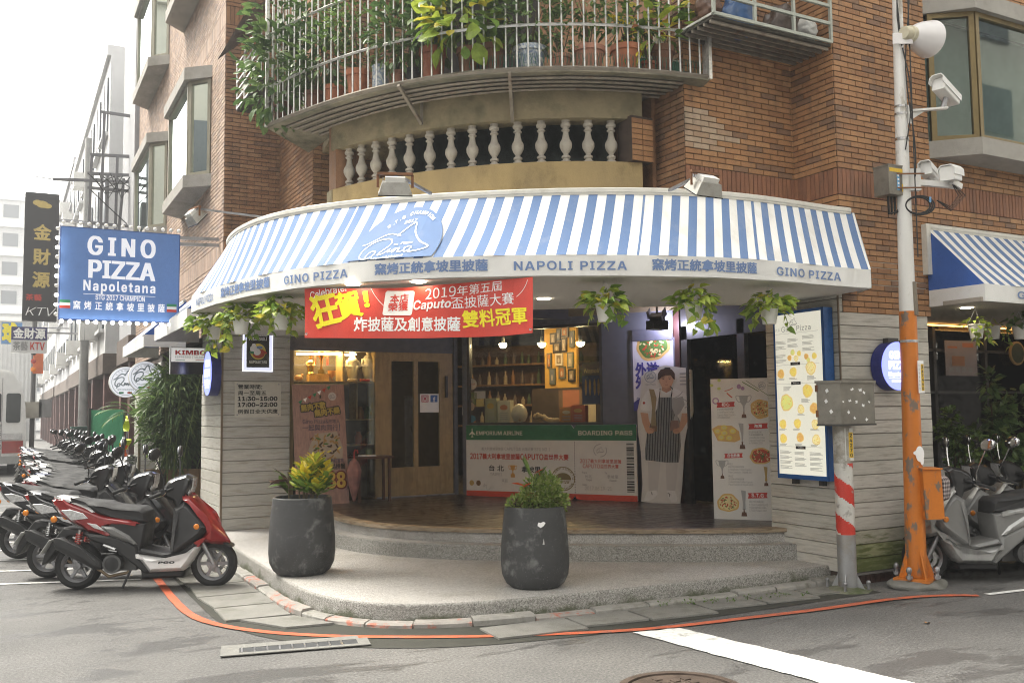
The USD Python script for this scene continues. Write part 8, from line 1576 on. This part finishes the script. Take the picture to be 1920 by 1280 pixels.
def drape(u0, v0, u1, v1, dist, seed):
    g = np.linspace(0, 1, 7); A_ = [ad(u0+(u1-u0)*.35*math.sin(x*5+seed), v0+(v1-v0)*x, dist+.03*math.sin(9*x+seed)) for x in g]; B_ = [ad(u1-(u1-u0)*.25*math.sin(x*4+seed*2), v0+(v1-v0)*x, dist+.03*math.cos(8*x+seed)) for x in g]; m = MB(); m.strip(A_, B_); return m
P(t, 'upper_cloth', drape(233, 779, 241, 808, 13.2, 1), hv1); P(t, 'lower_cloth', drape(228, 822, 243, 842, 13.2, 2), hv1); P(t, 'orange_cloth', drape(226, 834, 240, 858, 13.17, 3), hv2); P(t, 'rod', MB().tube([ad(240, 775, 13.3), ad(236, 880, 13.3)], .012, 6), greysteel)
# ================================================================ inside the big window
def win(u, v, back): return onpl(u, v, DA-dn*back, dn)
for i, (u, v, lab) in enumerate(((943, 645, 'left one of three glowing pendant lamps behind the big window'), (1016, 644, 'middle one of three glowing pendant lamps behind the big window'), (1088, 642, 'right one of three glowing pendant lamps behind the big window'))):
    q = win(u, v, .55); t = thing('pendant_lamp', lab, 'lamp'); m = MB(); m.lathe([(0, -.06), (.03, -.052), (.052, -.03), (.06, 0), (.058, .008), (0, .01)], q, 20); P(t, 'bulb', m, glow('pendant_glow', (1, .78, .42), 14), smooth=40); P(t, 'socket', MB().lathe([(0, .10), (.022, .10), (.028, .01), (0, .01)], q, 14), steel, smooth=40); P(t, 'cord', MB().tube([q+[0, 0, .1], [q[0], q[1], 2.95]], .005, 5), black)
yw = thing('picture_wall', 'ochre yellow wall panel hung with small pictures inside the window', 'wall panel'); wa, wb = win(1022, 728, 2.2), win(1082, 728, 2.0); zt9 = win(1050, 596, 2.1)[2]
fxw = (wb-wa)*[1, 1, 0]; Lw = np.linalg.norm(fxw); Fw_ = frame(wa, fxw, (0, 0, 1)); b = Board(yw, Fw_); b.body('panel', rect(0, 0, Lw, zt9-wa[2]), .05, M('ochre_wall', (.50, .30, .06), .7, emit=(.6, .34, .05), es=.0)); Hw = zt9-wa[2]; P(yw, 'lower_wall', MB().poly(rect(-.3, -wa[2]+Z3, Lw+1.0, wa[2]-Z3), .05, Fw_@T4.translation_matrix((0, 0, -.05))), M('dark_wainscot', (.055, .04, .03), .6))
fpx = lambda x, y: ((x-890)/335*Lw, (778-y)/(778-130)*Hw)
PLAB = ['teal framed picture in the top left corner of the ochre wall', 'black framed picture, second in the top row of the ochre wall', 'black framed picture, third in the top row of the ochre wall', 'black framed picture, fourth in the top row of the ochre wall', 'white framed picture in the top right corner of the ochre wall', 'black framed picture left in the dark cluster on the ochre wall', 'narrow black framed picture in the middle of the dark cluster on the ochre wall', 'broad black framed picture right in the dark cluster on the ochre wall', 'wide black framed picture at the lower left of the dark cluster', 'tall black framed picture at the lower right of the dark cluster', 'teal framed picture at the right edge of the ochre wall, upper one', 'teal framed picture at the left edge of the ochre wall', 'white framed picture in the middle of the ochre wall', 'teal framed picture at the right, below the upper teal one', 'tall teal framed picture in the lower left of the ochre wall', 'teal framed picture at the bottom centre of the ochre wall', 'black framed picture in the bottom right corner of the ochre wall']
for i, (x0, y0, x1, y1, c) in enumerate(((900, 135, 955, 220, 1), (965, 135, 1020, 200, 0), (1025, 135, 1085, 200, 0), (1090, 135, 1145, 200, 0), (1165, 125, 1218, 212, 2), (960, 265, 1025, 370, 0), (1030, 228, 1070, 345, 0), (1078, 205, 1155, 315, 0), (990, 350, 1075, 455, 0), (1080, 320, 1135, 450, 0), (1165, 260, 1215, 412, 1), (925, 450, 970, 590, 1), (1015, 458, 1090, 572, 2), (1140, 455, 1200, 600, 1), (950, 595, 1010, 745, 1), (1048, 580, 1115, 695, 1), (1145, 610, 1215, 725, 0))):
    tq = thing('framed_picture', PLAB[i], 'picture', group='framed pictures on the ochre wall'); bq = Board(tq, Fw_); (xa, ya9), (xb, yb9) = fpx(x0, y1), fpx(x1, y0)
    m = MB(); m.poly(sbox(xa, ya9, xb, yb9), .025, Fw_@T4.translation_matrix((0, 0, .002))); P(tq, 'frame', m, [M('frame_black', (.02, .018, .016), .4), M('frame_teal', (.10, .11, .085), .5), M('frame_white', (.5, .46, .38), .5)][c]); bw9 = (xb-xa)*.2; bq.put('picture', sbox(xa+bw9, ya9+bw9, xb-bw9, yb9-bw9), flat('pic_%s' % 'abcd'[i % 4], [(.20, .15, .10), (.30, .24, .18), (.12, .13, .16), (.33, .14, .05)][i % 4]), .029); bq.put('picture_figure', disc((xa+xb)/2, ya9+(yb9-ya9)*.42, (xb-xa)*.14, (yb9-ya9)*.2, 10), flat('pic_figure', (.42, .36, .28)), .031)
# things on the window ledge (behind the pane), stickers on the pane
led = sub(sh, 'window_ledge'); s0w, s1w = a0, a1; m = MB(); m.poly(sbox(s0w, zb-.04, s1w, zb+.03), .4, Fd@T4.translation_matrix((0, 0, -.50))); P(led, 'board', m, M('ledge_wood', (.10, .06, .035), .6))
zl9 = zb+.03
def led_at(u, back=.16): q = win(u, 790, back); return np.array([q[0], q[1], zl9])
def ledge_box(label, u, wpx, hpx, c1_, c2_, cat='box', name='carton'):
    t = thing(name, label, cat); q = led_at(u); d = (q-E0)@fh; w_, h_ = wpx*d/FPX/abs(dd@rt[:2]), hpx*d/FPX; Fq = frame(q-np.r_[dd, 0]*w_/2, np.r_[dd, 0], (0, 0, 1)); P(t, 'carton', MB().poly(rect(0, 0, w_, h_), .10, Fq@T4.translation_matrix((0, 0, -.10))), flat(name+'_'+c1_[0], c1_[1])); bq = Board(t, Fq); bq.put('printed_mark', disc(w_*.5, h_*.68, w_*.30, h_*.12), flat('mark_'+c2_[0], c2_[1]), .002); bq.put('printed_lines', union_all([rect(w_*.2, h_*(.14+.09*i), w_*.6, h_*.03) for i in range(4)]), greyp, .002)
ledge_box('green and cream printed carton on the window ledge', 920, 22, 46, ('olive', (.26, .27, .17)), ('gold', (.36, .25, .06)))
ledge_box('cream printed carton beside the green one on the window ledge', 945, 24, 42, ('cream', (.42, .40, .30)), ('rose', (.40, .16, .08)))
ledge_box('red and amber packet near the right end of the window ledge', 1084, 26, 32, ('red', (.42, .09, .03)), ('amber', (.5, .3, .06)))
ledge_box('amber packet left of the red one on the window ledge', 1062, 24, 28, ('amberpack', (.42, .2, .05)), ('cream2', (.5, .45, .3)))
t = thing('egg_ornament', 'large cream painted egg ornament on the window ledge', 'ornament'); q = led_at(974); P(t, 'egg', MB().lathe([(0, 0), (.08, .02), (.11, .08), (.115, .13), (.095, .20), (.05, .25), (0, .265)], q, 24), usdkit.material(stage, '/World/Looks/painted_egg', {'g': ('geometry', {}), 'v': ('voronoi_texture', {'scale': 9.0}), 'r': ('rgb_ramp', {'ramp': [(0, (.40, .20, .08)), (.24, (.46, .40, .30)), (1, (.50, .46, .38))]}), 'p': ('principled_bsdf', {'roughness': .3})}, [('g.position', 'v.vector'), ('v.distance', 'r.fac'), ('r.color', 'p.base_color')], surface='p.BSDF'), smooth=50)
t = thing('garlic_string', 'string of pale round garlic bulbs lying on the window ledge', 'garlic'); rg = np.random.default_rng(12)
for k in range(16): q = led_at(1004+2.7*k+rg.normal(0, 1.5), .14+rg.uniform(0, .06)); P(t, 'bulb', MB().ell(q+[0, 0, .03+.10*max(0, 1-k/11)*rg.uniform(.5, 1)], .032, 2), flat('garlic', (.40, .31, .18)), smooth=True)
stk = thing('pane_stickers', 'row of small round and square stickers down the left edge of the big window', 'sticker'); bq = Board(stk, Fd@T4.translation_matrix((0, 0, -.042)))
def sk(u, v, r, ry, mt, sq=False, nm='sticker'): s_, z_ = diag(u, v, -.042); sc9 = 11.6/FPX; rr_ = r*sc9*1.5; bq.put(nm, rect(s_-rr_, z_-ry*sc9, 2*rr_, 2*ry*sc9) if sq else disc(s_, z_, rr_, ry*sc9), mt, .002)
sk(885, 720, 8, 12, flat('stk_cream', (.52, .48, .40))); sk(885, 720, 5, 2, flat('stk_rose', (.4, .13, .08)), True, 'sticker_print'); sk(900, 740, 9, 8, flat('stk_grey', (.40, .40, .36)), True); sk(886, 742, 7, 7, flat('stk_green', (.12, .16, .06)), True); sk(900, 755, 6, 8, flat('stk_yellow', (.42, .34, .10)), True); sk(883, 762, 6, 9, flat('stk_tan', (.38, .28, .18))); sk(884, 785, 7, 8, flat('stk_blue', (.04, .16, .20))); sk(872-1, 770, 4, 9, flat('stk_cream', (.52, .48, .40)), True)
t = thing('window_poster', 'dark blue restaurant poster behind the right part of the big window', 'poster'); qa = win(1092, 758, .12); qb9 = win(1128, 758, .12); b = Board(t, frame(qa, (qb9-qa)*[1, 1, 0], (0, 0, 1))); w = np.linalg.norm((qb9-qa)[:2]); h = win(1110, 678, .12)[2]-qa[2]; b.body('panel', rect(0, 0, w, h), .01, flat('poster_night', (.03, .045, .12))); b.put('poster_top', rect(0, h*.68, w, h*.32), flat('poster_dusk', (.10, .07, .06)), .002); b.put('lettering', at(txt('Napoli', h*.1, w=w*.8, align='c', slant=14), w*.5, h*.74), flat('poster_gold', (.42, .30, .12)), .0035); b.put('poster_figures', union_all([disc(w*x, h*.40, w*.06, h*.2, 10) for x in (.2, .42, .66, .86)]), flat('poster_ochre', (.30, .17, .05)), .0035)
t = thing('display_board', 'row of lit notices on the wall below the pictures inside the window', 'notice board'); qa = win(1050, 768, 1.7); b = Board(t, frame(qa, np.r_[dd, 0], (0, 0, 1))); b.body('panel', rect(-.02, -.25, .62, .55), .02, flat('notice_brown', (.16, .10, .06))); b.put('notice', rect(.05, -.2, .28, .5), flat('notice_rose', (.40, .15, .08)), .002); b.put('notice', rect(.4, -.2, .2, .5), flat('notice_pale', (.5, .42, .30)), .002)
t = thing('back_bar', 'long dark shelf unit with bottles and jars deep inside the dining room', 'shelf unit'); qa = win(885, 790, 2.9); Fq = frame(np.r_[qa[:2], Z3], np.r_[dd, 0], (0, 0, 1)); rg = np.random.default_rng(15)
P(t, 'case', MB().poly(rect(-.3, 0, 2.6, 2.3), .05, Fq@T4.translation_matrix((0, 0, -.3))), M('bar_wood', (.09, .05, .03), .5, var=.3))
for z in (.9, 1.25, 1.6, 1.95):
    P(t, 'shelf', MB().poly(rect(-.3, z, 2.6, .03), .28, Fq@T4.translation_matrix((0, 0, -.26))), M('bar_shelf', (.25, .14, .06), .5))
    for k in range(15):
        h_ = rg.uniform(.12, .27); x_ = -.2+.165*k+rg.normal(0, .02); c_ = (Fq@np.array([x_, z+.03, -.1, 1]))[:3]
        P(t, 'bottle', MB().lathe([(0, 0), (.035, 0), (.035, h_*.6), (.014, h_*.75), (.014, h_), (0, h_)], c_, 10), flat('bottle_'+'abcde'[int(rg.integers(5))], [(.25, .12, .04), (.07, .10, .04), (.40, .32, .20), (.30, .05, .03), (.16, .12, .10)][int(rg.integers(5))]), smooth=40)
# lights of the room: two ceiling lamps
for i, (u, v, bk) in enumerate(((960, 600, 1.6), (1060, 600, 1.3))):
    q = win(u, v, bk); t = thing('ceiling_lamp', ('left' if i == 0 else 'right')+' warm ceiling lamp deep inside the dining room', 'lamp'); P(t, 'diffuser', MB().box((q[0], q[1], 2.93), (.35, .35, .03)), glow('room_glow', (1, .66, .30), 8))
# trophies and figures on the display shelf
ysh = YD+.17
def onshelf(u, z): q = ay(u, 700, ysh); return np.array([q[0], ysh, z])
goldm = M('trophy_gold', (.72, .45, .10), .22, 1.0); ivory = M('ivory_figure', (.55, .50, .40), .5, var=.1)
t = thing('display_lamp', 'small warm spot lamp above the trophy shelf', 'lamp'); q = onshelf(612, 2.36); P(t, 'diffuser', MB().box((q[0], q[1], 2.39), (.8, .12, .02)), glow('shelf_glow', (1, .68, .28), 11))
t = thing('trophy_box', 'light wooden box under the gold trophy on the shelf', 'box'); q = onshelf(596, zs[0]); P(t, 'box', MB().box((q[0], q[1], q[2]+.05), (.27, .14, .10)), M('box_pine', (.50, .32, .11), .5)); P(t, 'medallion', MB().lathe([(0, 0), (.03, 0), (.03, .004)], n=16, M=frame((q[0], q[1]-.071, q[2]+.05), (1, 0, 0), (0, 0, 1))), ochre_p)
t = thing('trophy', 'gold cup trophy with red ribbons on the wooden box', 'trophy'); q = onshelf(601, zs[0]+.10); P(t, 'base', MB().box((q[0]+.01, q[1], q[2]+.03), (.07, .06, .06)), goldm); P(t, 'cup', MB().lathe([(.0, .06), (.02, .07), (.012, .12), (.02, .16), (.014, .19), (.03, .22), (.05, .26), (.06, .33), (.055, .33), (0, .26)], q+[.01, 0, 0], 20), goldm, smooth=40)
for s_ in (-1, 1): P(t, 'handle', MB().tube([q+[.01+s_*.055, 0, .32], q+[.01+s_*.095, 0, .33], q+[.01+s_*.085, 0, .26], q+[.01+s_*.045, 0, .25]], .006, 6), goldm, smooth=True); P(t, 'ribbon', MB().box((q[0]+.01+s_*.085, q[1], q[2]+.22), (.02, .012, .2)), redcloth)
def figure(label, u, z, h, mt, hat, nm='figurine'):
    t = thing(nm, label, 'figurine'); q = onshelf(u, z); P(t, 'body', MB().lathe([(0, 0), (.16*h, 0), (.17*h, .05*h), (.13*h, .1*h), (.18*h, .35*h), (.15*h, .52*h), (.17*h, .62*h), (.10*h, .72*h), (.05*h, .75*h), (.085*h, .82*h), (.08*h, .9*h), (0, .93*h)], q, 18), mt, smooth=45); P(t, 'hat', MB().lathe([(.07*h, .88*h), (.075*h, .93*h), (.11*h, .97*h), (.09*h, 1.03*h), (0, 1.05*h)], q, 14), hat, smooth=40)
    for s_ in (-1, 1): P(t, 'arm', MB().tube([q+[s_*.16*h, 0, .62*h], q+[s_*.21*h, -.05*h, .46*h], q+[s_*.08*h, -.14*h, .42*h]], .045*h, 8), mt, smooth=True)
figure('small golden chef figure left of the trophy', 582, zs[0]+.10, .26, goldm, goldm); figure('white chef figurine with a red scarf, left of the two on the shelf', 661, zs[0], .46, ivory, ivory); figure('tall pale chef figurine, right of the two on the shelf', 691, zs[0], .50, ivory, ivory)
t = thing('tomatoes', 'small red tomatoes lying between the white figurines', 'tomatoes')
for k in range(6): q = onshelf(672+3*k, zs[0]); P(t, 'tomato', MB().ell(q+[0, -.1, .018], .02, 1), M('tomato_red', (.45, .04, .02), .3))
t = thing('bird_ornament', 'small wooden bird ornament at the left end of the shelf', 'ornament'); q = onshelf(560, zs[0]); P(t, 'body', MB().ell(q+[0, 0, .05], (.06, .035, .04), 2), M('bird_wood', (.30, .18, .09), .6)); P(t, 'head', MB().ell(q+[.05, 0, .085], .022, 1), M('bird_wood', (.30, .18, .09), .6))
t = thing('goblet', 'amber glass goblet right of the wooden box', 'goblet'); q = onshelf(622, zs[0]); P(t, 'bowl', MB().lathe([(0, 0), (.04, 0), (.01, .02), (.012, .05), (.05, .09), (.055, .15), (.05, .15)], q, 16), M('goblet_amber', (.35, .18, .06), .3), smooth=40)
for i, (u, k, lab, c) in enumerate(((690, 1, 'green bottle and leaves on the middle shelf', (.05, .10, .03)), (675, 1, 'brown jar on the middle shelf behind the pink poster', (.20, .10, .04)), (690, 2, 'glass jar on the lowest shelf', (.10, .10, .08)), (672, 2, 'small red jar on the lowest shelf', (.25, .06, .03)))):
    t = thing('jar', lab, 'jar'); q = onshelf(u, zs[k]); P(t, 'jar', MB().lathe([(0, 0), (.05, 0), (.055, .10), (.03, .14), (.03, .17), (0, .17)], q, 16), M('jar_%s' % 'abcd'[i], c, .25), smooth=40)
# door card with two little logos, table, umbrella
t = thing('door_card', 'white card on the door with a pink camera icon and a blue f icon', 'sticker'); a9, c9 = ay(787, 773, YD-.02), ay(822, 738, YD-.02); w, h = c9[0]-a9[0], c9[2]-a9[2]; b = Board(t, frame(a9+[0, -.012, 0], (1, 0, 0), (0, 0, 1))); b.body('card', rect(0, 0, w, h), .004, whitelet)
b.put('pink_icon', rect(w*.07, h*.55, w*.38, h*.38).buffer(-.01).buffer(.01), flat('icon_pink', (.45, .08, .12)), .002); b.put('icon_ring', union_all([disc(w*.26, h*.74, w*.11).difference(disc(w*.26, h*.74, w*.08)), rect(w*.11, h*.6, w*.30, h*.28).difference(rect(w*.13, h*.62, w*.26, h*.24))]), whitelet, .003); b.put('blue_icon', rect(w*.55, h*.55, w*.38, h*.38), flat('icon_blue', (.05, .13, .36)), .002); b.put('icon_letter', at(txt('f', h*.26, kind='inter800'), w*.68, h*.57), whitelet, .003)
t = thing('side_table', 'small dark wooden table between the pink poster and the door', 'table'); q0, q1 = az(668, 936, Z3), az(732, 936, Z3); yt = 11.72; x0, x1 = ay(665, 855, yt)[0], ay(737, 855, yt)[0]; zt9 = ay(700, 855, yt)[2]
P(t, 'table_top', MB().bb(x0, x1, yt-.05, yt+.28, zt9-.03, zt9), M('table_walnut', (.075, .03, .015), .4, var=.2))
for x in (x0+.06, x1-.05):
    for y in (yt, yt+.22): P(t, 'leg', MB().bar((x, y, Z3), (x*.97+.03*(x0+x1)/2, y, zt9-.03), .03, .03), M('table_walnut', (.075, .03, .015), .4))
t = thing('papers', 'stack of white papers and a green tin on the dark table', 'papers'); P(t, 'sheet', MB().box(((x0+x1)/2-.06, yt+.1, zt9+.008), (.2, .15, .015)), whitelet); P(t, 'tin', MB().lathe([(0, 0), (.045, 0), (.045, .09), (0, .09)], ((x0+x1)/2-.02, yt+.14, zt9), 16), M('tin_green', (.10, .12, .05), .4))
t = thing('umbrella', 'folded pink and red umbrella hooked in front of the dark table', 'umbrella'); xu, yu = ay(664, 900, 11.62)[0], 11.62; zt9 = ay(664, 845, yu)[2]
P(t, 'canopy', MB().lathe([(.0, Z3+.02), (.02, Z3+.05), (.075, Z3+.25), (.10, Z3+.42), (.06, zt9-.14), (.02, zt9-.10), (0, zt9-.09)], (xu, yu, 0), 9), M('umbrella_cloth', (.26, .12, .10), .6, var=.35, vs=9)); P(t, 'handle', MB().tube([(xu, yu, zt9-.12), (xu, yu, zt9-.02), (xu+.015, yu, zt9+.015), (xu+.04, yu, zt9+.012), (xu+.05, yu, zt9-.03)], .010, 8), M('umbrella_red', (.42, .04, .03), .4), smooth=True)
t = thing('folding_chair', 'white metal folding chair half hidden behind the award standee', 'chair'); q = az(1328, 940, Z3); sd9 = np.r_[dd, 0]
for s_ in (0, 1): o = q+np.array([.32, .05, 0])*s_; P(t, 'leg', MB().bar(o, o+rt*.10+[0, 0, .85], .02, .02), white); P(t, 'rear_leg', MB().bar(o+rt*.18, o-rt*.05+[0, 0, .5], .02, .02), white)
P(t, 'seat', MB().box(tuple(q+[.2, .03, .44]), (.36, .36, .025)), white); P(t, 'backrest', MB().box(tuple(q+[.26, .03, .76]), (.34, .03, .16)), white)
# ================================================================ right-hand bay under the second awning
rb = sub(bb, 'shopfront')
m = MB(); m.bb(7.86, 12.4, 7.30, 7.36, 0, .5); P(rb, 'base_wall', m, darkf); m = MB(); m.bb(7.86, 12.4, 7.33, 7.336, .5, 2.5); P(rb, 'window_pane', m, shopglass)
for x in (7.88, 8.75, 9.65, 10.6, 11.6): P(rb, 'mullion', MB().bb(x-.025, x+.025, 7.30, 7.36, .5, 2.6), darkf)
for z in (.5, 1.2, 1.75, 2.25): P(rb, 'transom', MB().bb(7.86, 12.4, 7.30, 7.37, z-.015, z+.015), darkf)
P(rb, 'ochre_wall', MB().bb(9.9, 12.4, 7.42, 7.5, .3, 2.6), M('ochre_wall', (.50, .30, .06), .7)); P(rb, 'dark_panel', MB().bb(7.9, 9.9, 7.9, 7.95, .3, 2.7), M('bay_dark', (.05, .033, .02), .7, var=.5, vs=1.5))
t = thing('window_notice', 'pale printed notice in the dark window under the right awning', 'notice'); a9, c9 = ay(1774, 704, 7.28), ay(1830, 640, 7.28); w, h = c9[0]-a9[0], c9[2]-a9[2]; b = Board(t, frame(a9, (1, 0, 0), (0, 0, 1))); b.body('sheet', rect(0, 0, w, h), .005, flat('notice_grey', (.26, .23, .24))); b.put('red_print', union_all([rect(w*.08, h*.78, w*.3, h*.06), rect(w*.55, h*.82, w*.35, h*.12)]), flat('notice_rose', (.40, .15, .08)), .002); b.put('picture', rect(w*.2, h*.28, w*.4, h*.28), flat('notice_photo', (.30, .15, .08)), .002); b.put('print', union_all([rect(w*(.1+.2*i), h*.1, w*.14, h*.14) for i in range(4)]), greyp, .002)
t = thing('wall_plate', 'round dark green wreath plate on the ochre wall at the right edge', 'ornament'); q = ay(1908, 662, 7.25); b = Board(t, frame(q, (1, 0, 0), (0, 0, 1))); b.body('plate', disc(0, 0, .15), .02, flat('plate_ochre', (.3, .2, .07))); b.put('wreath', disc(0, 0, .125), M('wreath_green', (.03, .045, .025), .8, var=.5, vs=40), .003)
def shrub(label, u, v, y, rad, n, L_, W_, pal, seed, name='shrub', cat='shrub'):
    t = thing(name, label, cat); rg = np.random.default_rng(seed); c = ay(u, v, y)
    for k in range(9):
        o = rg.normal(0, .55, 3)*rad; foliage(t, c+o, np.asarray(rad)*.42, n//9, L_, W_, pal, rg)
        P(t, 'stem', MB().tube([(c[0]+.03*k-.1, y, .1), c+o*.4-[0, 0, .1], c+o], [.012, .008, .004], 5), stemm)
    return t
leafmat_b = LG['fern']
shrub('bushy round leafed shrub with bright tips under the right awning, beside the pillar', 1795, 835, 6.6, (.32, .2, .34), 900, .055, .034, 'fern', 31)
shrub('dark glossy climbing plant in the middle of the right window', 1862, 790, 6.75, (.28, .18, .48), 620, .10, .055, 'dark', 32)
shrub('low broad leafed plant at the right edge under the awning', 1912, 850, 6.5, (.25, .2, .22), 260, .13, .06, 'dark', 33)
t = thing('planter', 'cream glazed planter pot behind the silver scooter', 'planter'); q = ay(1790, 1000, 6.35); P(t, 'pot', MB().lathe([(0, 0), (.16, 0), (.19, .2), (.22, .45), (.24, .52), (.22, .52), (.2, .46), (0, .46)], (q[0], 6.35, .0), 24), M('pot_cream', (.42, .36, .20), .4, var=.1), smooth=40)
t = thing('plaid_cover', 'plaid cloth cover over the basket of the silver scooter', 'cloth'); q = ad(1760, 915, dP-.02); P(t, 'cloth', MB().add(rbox(.20, .22, .16, .05), frame(q, (1, .3, 0), (0, 0, 1))), usdkit.material(stage, '/World/Looks/plaid', {'g': ('geometry', {}), 'w1': ('wave_texture', {'scale': 9.0, 'bands_direction': 'x'}), 'w2': ('wave_texture', {'scale': 9.0, 'bands_direction': 'z'}), 'a': ('math', {'math_type': 'add'}), 'r': ('rgb_ramp', {'ramp': [(.2, (.05, .04, .045)), (.5, (.20, .16, .16)), (.9, (.45, .40, .38))]}), 'h': ('math', {'math_type': 'multiply', 'value2': .5}), 'p': ('principled_bsdf', {'roughness': .8})}, [('g.position', 'w1.vector'), ('g.position', 'w2.vector'), ('w1.fac', 'a.value1'), ('w2.fac', 'a.value2'), ('a.value', 'h.value1'), ('h.value', 'r.fac'), ('r.color', 'p.base_color')], surface='p.BSDF'), smooth=50)
# small greenery in the gutter, a fallen leaf and scraps
wd = thing('weed_tuft', 'tuft of small weeds at the foot of the platform edge', 'weed'); rg = np.random.default_rng(77); q = az(958, 1152, .03); foliage(wd, q+[0, 0, .02], (.05, .03, .025), 60, .03, .012, 'fern', rg)
wd = thing('weed_tuft', 'thin line of moss and weeds along the right part of the kerb joint', 'weed')
for k in range(14): q = az(1240+20*k+rg.normal(0, 6), 1131-1.5*k+rg.normal(0, 1), .05); foliage(wd, q, (.03, .015, .012), 14, .02, .010, 'fern', rg)
t = thing('fallen_leaf', 'orange brown dry leaf lying on the asphalt', 'leaf'); q = az(1735, 1167, .012); P(t, 'blade', MB().add(leaf(.075, .04, .3, .2), frame(q, (1, .3, 0), (-.3, 1, 0))), M('dry_leaf', (.32, .14, .04), .7))

# ================================================================ the other corners of the crossing, behind and beside the camera (seen only in reflections)
def corner(label, x0, x1, y0, y1, z1, mat, faces):
    t = thing('corner_building', label, 'building'); P(t, 'wall', MB().bb(x0, x1, y0, y1, 3.2, z1), mat); P(t, 'ground_floor', MB().bb(x0+.3, x1-.3, y0+.3, y1-.3, 0, 3.2), M('dark_shop', (.05, .045, .04), .7)); P(t, 'roof', MB().bb(x0-.2, x1+.2, y0-.2, y1+.2, z1, z1+.4), mat)
    for f in faces:
        for k in range(int((z1-3.2)/3)):
            z0 = 3.2+3*k+.9
            n_ = int(((x1-x0) if f in 'ns' else (y1-y0))/2.6)
            for i in range(n_):
                if f in 'ns': yy = y1 if f == 'n' else y0; xx = x0+(x1-x0)*(i+.5)/n_; P(t, 'window', MB().bb(xx-.75, xx+.75, yy-.05, yy+.05, z0, z0+1.5), winD)
                else: xx = x1 if f == 'e' else x0; yy = y0+(y1-y0)*(i+.5)/n_; P(t, 'window', MB().bb(xx-.05, xx+.05, yy-.75, yy+.75, z0, z0+1.5), winD)
corner('pale tiled building across the right-hand street, behind the camera', 1.5, 34, -19, -6.5, 16, M('tiled_facade', (.46, .44, .40), .7, var=.1, vs=1), 'nw')
corner('grey building diagonally across the crossing, behind the camera', -24, -7.5, -19, -6.5, 13, greyc, 'ne')
corner('beige building across the left-hand street, left of the camera', -24, -7.5, 7, 44, 13, M('beige_facade', (.48, .45, .39), .7, var=.1, vs=1), 'es')

hz = thing('glare_haze', kind='stuff')  # thin volume added to imitate lens glare washing out the far street
usdkit.material(stage, '/World/Looks/glare_haze_air', {'v': ('principled_volume', {'color': (.95, .97, 1.0), 'density': .0016, 'anisotropy': .55})}, volume='v.volume')
P(hz, 'air', MB().bb(-60, 70, -40, 160, -1, 32), UsdShade.Material.Get(stage, '/World/Looks/glare_haze_air'))
